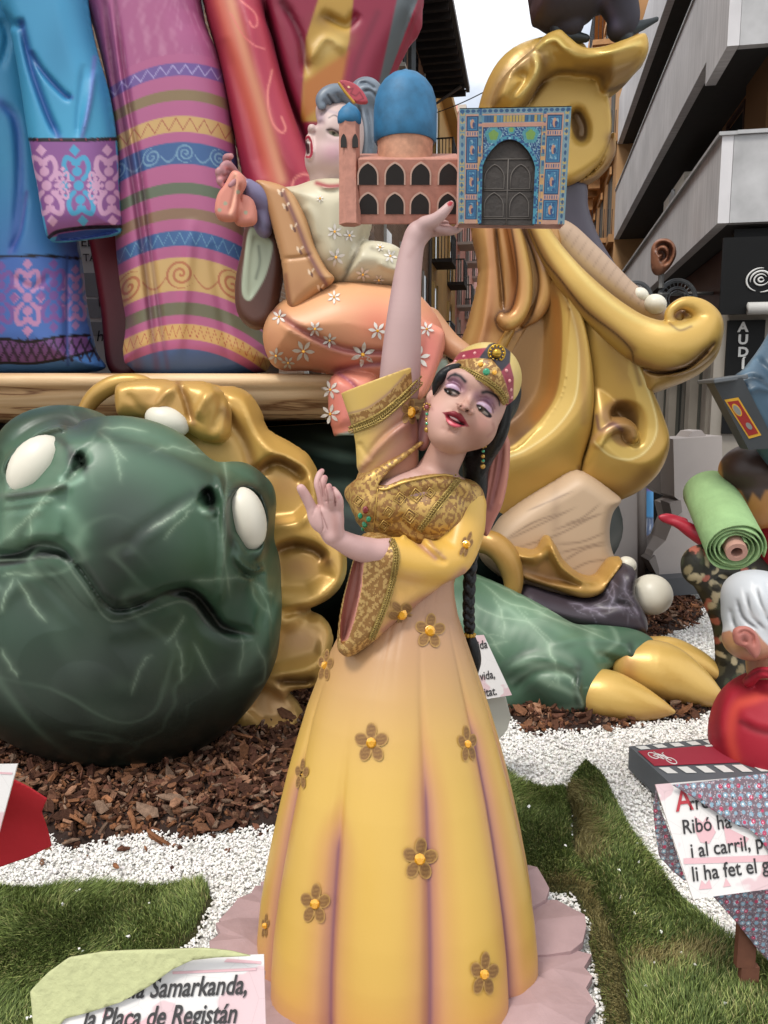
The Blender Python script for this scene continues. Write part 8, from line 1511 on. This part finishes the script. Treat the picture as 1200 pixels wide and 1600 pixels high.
def bu(f): f.tube(PR([(1280, 500, 60, 4.0), (1224, 552, 35, 3.9), (1186, 594, 29, 3.8), (1174, 612, 29, 3.78)], 4), .03); f.tube(PR([(1168, 612, 32, 3.78), (1190, 645, 34, 3.78), (1220, 690, 36, 3.8), (1250, 720, 40, 3.85)], 4), .03); f.tube(PR([(1300, 470, 80, 4.1), (1310, 560, 100, 4.1), (1310, 700, 110, 4.1)], 4), .05)
def cu_(f): f.carve([(1150, 600), (1175, 590), (1200, 600)], 5, .02); f.carve([(1165, 615), (1185, 605), (1205, 612)], 5, -.015); f.carve([(1180, 560), (1200, 580), (1210, 600)], 6, .02)
clay('jacket', off, (1120, 430, 1330, 800), (3.4, 4.5), .0105, bu, '#33495a', lambda p: (p.stroke([(1165, 580), (1190, 540), (1220, 510)], 10, '#587488', .6), p.stroke([(1170, 620), (1200, 660), (1230, 700)], 10, '#4a6475', .6), p.stroke([(1155, 600), (1180, 592), (1200, 602)], 4, '#1c2a35', .7), p.mottle(.07, 6, 2)), M_PAINT, cu_)
hb = thing('labelled_box', 'dark grey tapered box with a red and yellow badge label below the blue sleeve', 'box', P(1160, 700, 3.75)); m = MB(); bx = [P(1113, 594, 3.72), P(1160, 590, 3.66), P(1215, 700, 3.66), P(1170, 703, 3.72)]; m.prism(bx, (0.03, .16, 0)); m.build('body', mat('charcoal_paint', '#3c4044', rough=.5, noise=.1), hb); m = MB(); m.box((bx[0] + bx[1]) / 2 + [.01, .08, 0], (.16, .2, .02), rotm('Y', -8), bev=.004); m.build('lid', mat('charcoal_lid', '#55595d', rough=.5), hb)
n_ = np.cross(bx[1] - bx[0], bx[3] - bx[0]); n_ /= np.linalg.norm(n_); n_ = n_ if n_[1] < 0 else -n_; e1 = (bx[1] - bx[0]); e2 = (bx[3] - bx[0])
def bp(u, v, d=.002): return bx[0] + e1 * u + e2 * v + n_ * d
M_LR = mat('label_red', '#8e231f', rough=.5); M_LY = mat('label_yellow', '#c99a2c', rough=.5); M_LG = mat('label_grey', '#7d7d7a', rough=.5)
m = MB(); m.prism([bp(.06, .28), bp(.55, .26), bp(.66, .80), bp(.2, .84)], n_ * .001); lab = m.build('label', M_LY, hb); m = MB(); m.prism([bp(.12, .31, .0035), bp(.5, .30, .0035), bp(.6, .77, .0035), bp(.24, .8, .0035)], n_ * .001); m.build('label_field', M_LR, lab)
for (u, v, ru, rv, mt) in ((.3, .43, .13, .09, M_LY), (.3, .43, .10, .07, M_LG), (.42, .66, .09, .05, M_LG)): m = MB(); m.prism([bp(u + ru * math.cos(t), v + rv * math.sin(t), .005 + (mt is M_LG) * .001) for t in np.linspace(0, 6.283, 17)[:-1]], n_ * .0005); m.build('label_oval', mt, lab)
# ---- grey haired figure in red
grn = thing('grey_haired_statue', 'statue of a silver haired person in a round red shirt seen from behind', 'statue', P(1180, 1215, 3.05))
def hg(f): f.ell(P(1192, 958, 3.1), (.158, .16, .165), 0); f.ell(P(1178, 930, 3.1), (.12, .14, .10), .03); f.ell(P(1170, 1000, 3.05), (.10, .11, .08), .03); f.tube(PR([(1196, 1010, 30, 3.12), (1196, 1045, 28, 3.12)], 3.1), .02)
def cg(f):
    for q in ([(1150, 935), (1160, 965), (1185, 985)], [(1165, 925), (1172, 960), (1195, 985)], [(1180, 915), (1190, 950), (1205, 980)], [(1195, 905), (1205, 940), (1215, 970)], [(1140, 950), (1146, 975), (1155, 985)]): f.carve(q, 3, .009)
def pg(p):
    p.poly([(1120, 990), (1140, 985), (1152, 992), (1180, 985), (1192, 1000), (1200, 1008), (1260, 1000), (1260, 1100), (1110, 1100)], '#a5745c', 1, 1.5); p.blob((1145, 1010), 16, 20, '#a8824e', .6); p.mottle(.04, 10, 4)
    for q in ([(1152, 935), (1162, 965), (1188, 985)], [(1167, 925), (1175, 960), (1198, 985)], [(1182, 915), (1192, 950), (1208, 980)], [(1145, 960), (1150, 980), (1160, 990)]): p.stroke(q, 2.2, '#5a5d62', .65, taper=True)
    for q in ([(1158, 915), (1166, 945), (1186, 975)], [(1173, 905), (1184, 940), (1202, 968)]): p.stroke(q, 2.5, '#e9ebed', .6, taper=True)
clay('head', grn, (1105, 865, 1290, 1075), (2.85, 3.35), .006, hg, '#b9bdc1', pg, M_PAINT, cg)
clay('ear', grn, (1130, 965, 1220, 1050), (2.8, 3.05), .004, lambda f: (f.pillow([(1146, 985), (1160, 978), (1176, 983), (1186, 1000), (1187, 1018), (1178, 1028), (1164, 1012), (1148, 1005)], 2.93, .022, .02),), '#a8695e', lambda p: (p.blob((1163, 994), 8, 6, '#6e3b36', .7, 20),), M_SKIN, lambda f: (f.carve([(1152, 992), (1164, 986), (1176, 994), (1178, 1010)], 2.6, .010), f.carve([(1160, 1000), (1168, 1004)], 3, .008)))
def sg_(f): f.ell(P(1215, 1135, 3.1), (.26, .25, .235), 0); f.ell(P(1205, 1165, 3.1), (.24, .24, .20), .05); f.tube(PR([(1170, 1065, 9, 3.05), (1185, 1052, 9, 2.98), (1210, 1052, 9, 2.93), (1240, 1060, 9, 2.93)], 3), .01)
def cs(f): f.carve([(1150, 1070), (1130, 1110), (1128, 1160)], 8, -.008); f.carve([(1160, 1130), (1185, 1140), (1230, 1150)], 7, .009); f.carve([(1155, 1110), (1180, 1130), (1220, 1140)], 8, -.006); f.carve([(1172, 1062), (1190, 1050), (1215, 1058)], 3, .008)
def ps(p): p.stroke([(1180, 1090), (1150, 1105), (1142, 1150), (1150, 1190)], 9, '#c94a3c', .75); p.stroke([(1160, 1098), (1200, 1088), (1240, 1090)], 7, '#c94a3c', .6); p.stroke([(1158, 1128), (1185, 1142), (1230, 1150)], 5, '#4d0d16', .6); p.stroke([(1128, 1080), (1120, 1140), (1140, 1200)], 6, '#6d1020', .5); p.stroke([(1165, 1060), (1190, 1048), (1220, 1056)], 2, '#5a0f1a', .8)
clay('shirt', grn, (1095, 1025, 1330, 1240), (2.78, 3.4), .0075, sg_, '#9c1c2e', ps, M_MATTE, cs)
# ---- bike lane block
bk_ = thing('bike_lane_block', 'small slate block painted as a road with a red bicycle lane', 'model road', G(1060, 1200, .06)); zt = .13
tl_, tr_, br_, bl_ = G(983, 1166, zt), G(1150, 1150, zt), G(1240, 1222, zt), G(1045, 1222, zt)
m = MB(); m.prism([bl_, br_, tr_, tl_], (0, 0, -.10)); m.build('slab', mat('slate_paint', '#55595e', rough=.6, noise=.08), bk_)
def bq(u, v, d=.003): return (tl_ * (1 - u) + tr_ * u) * (1 - v) + (bl_ * (1 - u) + br_ * u) * v + [0, 0, d]
m = MB(); m.prism([bq(.02, .60), bq(.98, .60), bq(.98, .18), bq(.02, .18)], (0, 0, .002)); m.build('red_lane', mat('lane_red', '#93283a', rough=.6), bk_)
for v0, v1 in ((.05, .14), (.65, .80)):
    for i in range(6): u = .06 + i * .155; m = MB(); m.prism([bq(u, v1), bq(u + .085, v1), bq(u + .085 - .02, v0), bq(u - .02, v0)], (0, 0, .0015)); m.build('lane_dash', M_WHT, bk_)
m = MB(); w = .0022
def bt(pts, cl=False): m.tube([bq(*q, .006) for q in pts], w, 5, closed=cl)
for cx, cy in ((.10, .34), (.20, .50)): bt([(cx + .035 * math.cos(t), cy + .085 * math.sin(t)) for t in np.linspace(0, 6.283, 15)[:-1]], True)
bt([(.10, .34), (.15, .30), (.20, .50)]); bt([(.10, .34), (.155, .45), (.20, .40), (.15, .30)]); bt([(.155, .45), (.14, .24)]); bt([(.19, .44), (.19, .30), (.21, .28)]); m.build('bicycle_mark', M_WHT, bk_, smooth=True)
m = MB(); m.prism([bq(.62, .18, .0065), bq(.76, .18, .0065), bq(.74, .5, .0065), bq(.72, .5, .0065), bq(.72, .22, .0065), bq(.62, .22, .0065)][::-1], (0, 0, .001)); m.build('corner_mark', M_WHT, bk_)

# ================================================================ WRITTEN BOARDS
M_CARD = mat('white_card', '#d5d2cf', rough=.6, noise=.03, nscale=10)
def card_mat():
    m = mat('printed_card', '#d2cfcc', rough=.6); n = m.node_tree.nodes; l = m.node_tree.links; b = n['Principled BSDF']; t = n.new('ShaderNodeTexCoord'); z = n.new('ShaderNodeTexNoise'); z.inputs['Scale'].default_value = 9; z.inputs['Detail'].default_value = 3; l.new(t.outputs['Object'], z.inputs['Vector'])
    v = n.new('ShaderNodeTexVoronoi'); v.feature = 'DISTANCE_TO_EDGE'; v.inputs['Scale'].default_value = 14; l.new(t.outputs['Object'], v.inputs['Vector']); g = n.new('ShaderNodeMapRange'); g.inputs['From Min'].default_value = .57; g.inputs['From Max'].default_value = .60; l.new(z.outputs['Fac'], g.inputs['Value'])
    x = n.new('ShaderNodeMix'); x.data_type = 'RGBA'; x.inputs['A'].default_value = (*L('#d6d3d1'), 1); x.inputs['B'].default_value = (*L('#cdb3b6'), 1); l.new(g.outputs[0], x.inputs['Factor']); g2 = n.new('ShaderNodeMapRange'); g2.inputs['From Min'].default_value = .0; g2.inputs['From Max'].default_value = .012; g2.inputs['To Min'].default_value = .86; g2.inputs['To Max'].default_value = 1; l.new(v.outputs['Distance'], g2.inputs['Value'])
    s = n.new('ShaderNodeVectorMath'); s.operation = 'SCALE'; l.new(x.outputs['Result'], s.inputs[0]); l.new(g2.outputs[0], s.inputs['Scale']); l.new(s.outputs[0], b.inputs['Base Color']); return m
M_PCARD = card_mat()
def board(name, label, cat, corners, th=.006, mt=None, kind='card'):
    c = [np.array(q) for q in corners]; n0 = np.cross(c[1] - c[0], c[0] - c[3]); r0 = ray(*proj([c[2]])[0]); c[2] = np.array([0, 0, CAMH]) + r0 * (np.dot(c[0] - [0, 0, CAMH], n0) / r0.dot(n0)); t = thing(name, label, cat, c[3]); x = c[1] - c[0]; y = c[0] - c[3]; n = np.cross(x, y); n /= np.linalg.norm(n); n = -n if n[1] > 0 else n; m = MB(); m.prism(c, -n * th); m.build(kind, mt or M_PCARD, t); return t, x / np.linalg.norm(x), y / np.linalg.norm(y), n
def cloth(name, pts, Y, mt, par, amp=.01, th=.004, tilt=(0, 0), seed=0, n=6, smooth=False):
    """a hanging or draped piece of fabric with its own outline (photo px at distance Y), rippled"""
    O = np.array(pts, float); O = spline(O, n, True) if smooth else np.concatenate([O[i] + (O[(i + 1) % len(O)] - O[i]) * np.linspace(0, 1, n, endpoint=False)[:, None] for i in range(len(O))]); W = PS(O, Y); c = W.mean(0)
    for _ in range(4): W = np.array([P(q[0], q[1], Y + tilt[0] * (w[0] - c[0]) + tilt[1] * (w[2] - c[2])) for q, w in zip(O, W)])
    lo, hi = W.min(0), W.max(0); st = max(hi[0] - lo[0], hi[2] - lo[2]) / 46
    gx, gz = np.meshgrid(np.arange(lo[0], hi[0] + st, st), np.arange(lo[2], hi[2] + st, st), indexing='ij'); Q = np.stack([gx.ravel(), gz.ravel()], 1); Wd = W[:, [0, 2]]; d = sdpoly(Q, Wd); far = (d > 0)
    if far.any():      # pull outside points onto the outline
        A = Wd; B = np.roll(Wd, -1, 0); best = np.full(far.sum(), 9e9); pt = Q[far].copy(); q = Q[far]
        for i in range(len(A)):
            e = B[i] - A[i]; t = np.clip(((q - A[i]) @ e) / (e @ e + 1e-12), 0, 1); pp = A[i] + t[:, None] * e; dd = np.hypot(*(q - pp).T); w_ = dd < best; best[w_] = dd[w_]; pt[w_] = pp[w_]
        Q[far] = pt
    nzv = fbm(np.column_stack([Q * 7, np.zeros(len(Q))]), seed); Y_ = Y + tilt[0] * (Q[:, 0] - c[0]) + tilt[1] * (Q[:, 1] - c[2]) + amp * nzv; V = np.column_stack([Q[:, 0], Y_, Q[:, 1]]); nx, nz_ = gx.shape; a = (np.arange(nx - 1)[:, None] * nz_ + np.arange(nz_ - 1)[None]).ravel(); F = np.stack([a, a + nz_, a + nz_ + 1, a + 1], 1); F = F[(d[F] < st * 1.6).all(1) & (d[F] < 0).any(1)]
    o = mk(name, V, F, mt, par); s = o.modifiers.new('thickness', 'SOLIDIFY'); s.thickness = th; s.offset = 1; return o
def floral_mat():
    m = mat('floral_cotton', '#6a5058', rough=.85, bump=.3, bscale=500, bdist=.001); n = m.node_tree.nodes; l = m.node_tree.links; b = n['Principled BSDF']; t = n.new('ShaderNodeTexCoord'); mp = n.new('ShaderNodeMapping'); mp.inputs['Scale'].default_value = (1, .0, 1); l.new(t.outputs['Object'], mp.inputs[0]); src = mp.outputs[0]; col = None; prev = None
    def layer(scale, thr, c, prev, off, rnd=.25):
        v = n.new('ShaderNodeTexVoronoi'); v.inputs['Scale'].default_value = scale; v.inputs['Randomness'].default_value = rnd; mo = n.new('ShaderNodeMapping'); mo.inputs['Location'].default_value = off; l.new(src, mo.inputs[0]); l.new(mo.outputs[0], v.inputs['Vector']); g = n.new('ShaderNodeMapRange'); g.inputs['From Min'].default_value = thr; g.inputs['From Max'].default_value = thr * .8; l.new(v.outputs['Distance'], g.inputs['Value']); x = n.new('ShaderNodeMix'); x.data_type = 'RGBA'; x.inputs['B'].default_value = (*L(c), 1); l.new(g.outputs[0], x.inputs['Factor'])
        if prev is None: x.inputs['A'].default_value = (*L('#6f5f68'), 1)
        else: l.new(prev, x.inputs['A'])
        return x.outputs['Result']
    for a in ((150, .42, '#8b8a92', (0, 0, 0), 1), (52, .36, '#7f9eb0', (.004, 0, .003), .25), (52, .16, '#d6dde0', (.004, 0, .003), .25), (40, .24, '#b0405e', (.0, 0, .0125), .25), (40, .10, '#e8b0c0', (.0, 0, .0125), .25), (90, .16, '#33303a', (.003, 0, .001), 1), (190, .26, '#c9a8ae', (.001, 0, .004), 1)): prev = layer(a[0], a[1], a[2], prev, a[3], a[4])
    l.new(prev, b.inputs['Base Color']); return m
M_FLO = floral_mat()
# right board
YR = 1.80; tl0, tr0, br0, bl0 = P(1024, 1226, YR + .03), P(1330, 1200, YR + .03), P(1345, 1370, YR - .07), P(1083, 1405, YR - .07)
t, x_, y_, n_ = board('verse_board', 'white verse board with dark lettering half covered by flowered cotton at the right', 'board', (tl0, tr0, br0, bl0))
def on_board(px, py, c0, n, d=.002): r = ray(px, py); k = np.dot(np.asarray(c0) - [0, 0, CAMH], n) / r.dot(n); return np.array([0, 0, CAMH]) + r * k + n * d
xd = on_board(1170, 1370, tl0, n_) - on_board(1080, 1382, tl0, n_)
M_REDL = mat('red_letter', '#a8303a', rough=.6)
for s, px, py, sz, mt, nm in (('A', 1056, 1268, .076, M_REDL, 'lettering'), ('rrec de', 1076, 1266, .046, M_INK, 'lettering'), ('Ribó ha canviat', 1066, 1303, .046, M_INK, 'lettering'), ('i al carril, per ell,', 1079, 1340, .046, M_INK, 'lettering'), ('li ha fet el gran', 1081, 1377, .047, M_INK, 'lettering')): text(s, on_board(px, py, tl0, n_, .0025), sz, mt, t, ax=xd, up=y_, shear=.12, sx=.86, weight=.0004)
M_FAINT = mat('faint_pink_print', '#d0a9ae', rough=.7)
for ol in ([(1085, 1275), (1098, 1285), (1104, 1276), (1112, 1288), (1118, 1300), (1108, 1318), (1094, 1316), (1086, 1298)], [(1130, 1290), (1150, 1300), (1170, 1310), (1160, 1325), (1135, 1318)], [(1068, 1341), (1200, 1336), (1200, 1346), (1068, 1350)], [(1092, 1390), (1096, 1375), (1102, 1382), (1108, 1374), (1112, 1388)], [(1130, 1386), (1134, 1372), (1142, 1384)]): m = MB(); m.prism([on_board(a, b, tl0, n_, .001) for a, b in ol], n_ * .0006); m.build('faint_print', M_FAINT, t)
fc = thing('flowered_cotton', 'red and grey flowered cotton draped over and behind the right verse board', 'fabric', P(1120, 1300, 1.8))
cloth('front_drape', [(1050, 1227), (1100, 1222), (1200, 1208), (1320, 1200), (1320, 1350), (1240, 1348), (1215, 1340), (1198, 1328), (1188, 1311), (1172, 1296), (1142, 1285), (1112, 1265), (1082, 1246)], 1.785, M_FLO, fc, .004, tilt=(0, .38), seed=3)
cloth('left_hang', [(1024, 1232), (1030, 1260), (1050, 1310), (1072, 1378), (1050, 1360), (1030, 1338), (1024, 1300), (1020, 1260)], 1.88, M_FLO, fc, .006, seed=4); cloth('lower_hang', [(1112, 1398), (1200, 1385), (1330, 1370), (1330, 1560), (1200, 1500), (1180, 1478), (1150, 1440)], 1.84, M_FLO, fc, .008, seed=5)
m = MB(); a, b = P(1165, 1440, 1.86), P(1165, 1508, 1.86); m.box((a + b) / 2, (.048, .02, abs(a[2] - b[2]))); m.build('stake', mat('stake_wood', '#6a4230', rough=.8, noise=.2, nscale=30), t)
m = MB(); a, b = P(1165, 1508, 1.86), G(1166, 1560); m.box((b[0], a[1], a[2] / 2), (.047, .018, a[2])); m.build('stake_foot', MATS['stake_wood'], t)
# bottom left board
YL = 1.22; tl1, tr1, br1, bl1 = P(150, 1500, YL + .05), P(412, 1491, YL + .05), P(418, 1700, YL - .06), P(20, 1720, YL - .06)
t1, x1, y1, n1 = board('verse_board', 'white verse board about Samarkanda with a pale green cloth over its corner', 'board', (tl1, tr1, br1, bl1)); xd1 = on_board(395, 1550, tl1, n1) - on_board(165, 1559, tl1, n1)
for s, px, py, sz in (('la bella Samarkanda,', 141, 1562, .0425), ('la Plaça de Registán', 128, 1607, .0425), ('al cel el seu blau mostra', 120, 1650, .0425)): text(s, on_board(px, py, tl1, n1, .0025), sz, M_INK, t1, ax=xd1, up=y1, shear=.25, sx=.80, weight=.0006)
for ol in ([(270, 1518), (400, 1512), (401, 1516), (270, 1522)], [(355, 1498), (408, 1502), (408, 1506), (350, 1503)], [(190, 1590), (205, 1580), (215, 1600), (240, 1585), (250, 1620), (180, 1625)], [(160, 1590), (165, 1575), (172, 1592)]): m = MB(); m.prism([on_board(a, b, tl1, n1, .001) for a, b in ol], n1 * .0006); m.build('faint_print', M_FAINT, t1)
M_GRC = mat('pale_green_damask', '#b4b788', rough=.8, bump=.9, bscale=75, bdist=.004, noise=.08, nscale=60)
gc_ = thing('green_cloth', 'pale green damask cloth folded over the left corner of the Samarkanda board', 'fabric', P(150, 1540, 1.2)); cloth('drape', [(48, 1548), (75, 1520), (108, 1496), (160, 1488), (230, 1484), (320, 1480), (360, 1484), (392, 1492), (340, 1494), (300, 1499), (268, 1515), (235, 1540), (190, 1566), (140, 1582), (98, 1592), (80, 1640), (60, 1660), (52, 1590)], 1.235, M_GRC, gc_, .003, tilt=(0, .3), seed=7)
# left edge board with red cloth
t2, x2, y2, n2 = board('verse_board', 'corner of a white verse board at the left edge before a red cloth', 'board', (P(-120, 1196, 1.9), P(27, 1194, 1.9), P(-2, 1302, 1.86), P(-130, 1330, 1.86)))
m = MB(); m.prism([on_board(a, b, P(27, 1194, 1.9), n2, .001) for a, b in ((0, 1206), (20, 1207), (19, 1210), (0, 1209))], n2 * .0006); m.build('faint_print', M_FAINT, t2); rc = thing('red_cloth', 'crumpled bright red cloth behind the board at the left edge', 'fabric', P(30, 1300, 1.95)); cloth('fold', [(-60, 1205), (20, 1214), (48, 1228), (75, 1246), (64, 1270), (70, 1300), (76, 1328), (40, 1345), (0, 1356), (-60, 1360)], 1.97, mat('red_cloth_mat', '#a81420', rough=.8, bump=.1), rc, .025, seed=11, n=5)
# board behind the yellow robe
t3, x3, y3, n3 = board('verse_board', 'small white verse board leaning behind the yellow robe by the braid', 'board', (P(640, 1000, 2.95), P(756, 992, 2.95), P(800, 1086, 2.88), P(650, 1110, 2.88)))
xd3 = on_board(775, 1060, P(756, 992, 2.95), n3) - on_board(700, 1073, P(756, 992, 2.95), n3)
for s, px, py in (('Tortuga de vida', 762, 1012), ('al cor.', 752, 1038), ('dóna llarga vida,', 774, 1059), ('és la longevitat.', 777, 1085)): text(s, on_board(px, py, P(756, 992, 2.95), n3, .0025), .046, M_INK, t3, ax=xd3, up=y3, shear=.1, align='RIGHT', sx=.72, weight=.0004)
gw = thing('grey_white_cloth', 'grey white cloth hanging under the small board behind the yellow robe', 'fabric', P(770, 1165, 2.95)); cloth('fold', [(700, 1090), (790, 1088), (798, 1120), (792, 1140), (770, 1165), (700, 1190)], 2.95, mat('off_white_cloth', '#b5b3a8', rough=.8), gw, .012, seed=12)

# lettering becomes plain mesh
dg = bpy.context.evaluated_depsgraph_get()
for o in list(TEXTS):
    me = bpy.data.meshes.new_from_object(o.evaluated_get(dg)); nm = o.name; par = o.parent; ml = o.matrix_local.copy(); cu = o.data; bpy.data.objects.remove(o); q = bpy.data.objects.new(nm, me); SC.collection.objects.link(q); q.parent = par; q.matrix_local = ml; bpy.data.curves.remove(cu)
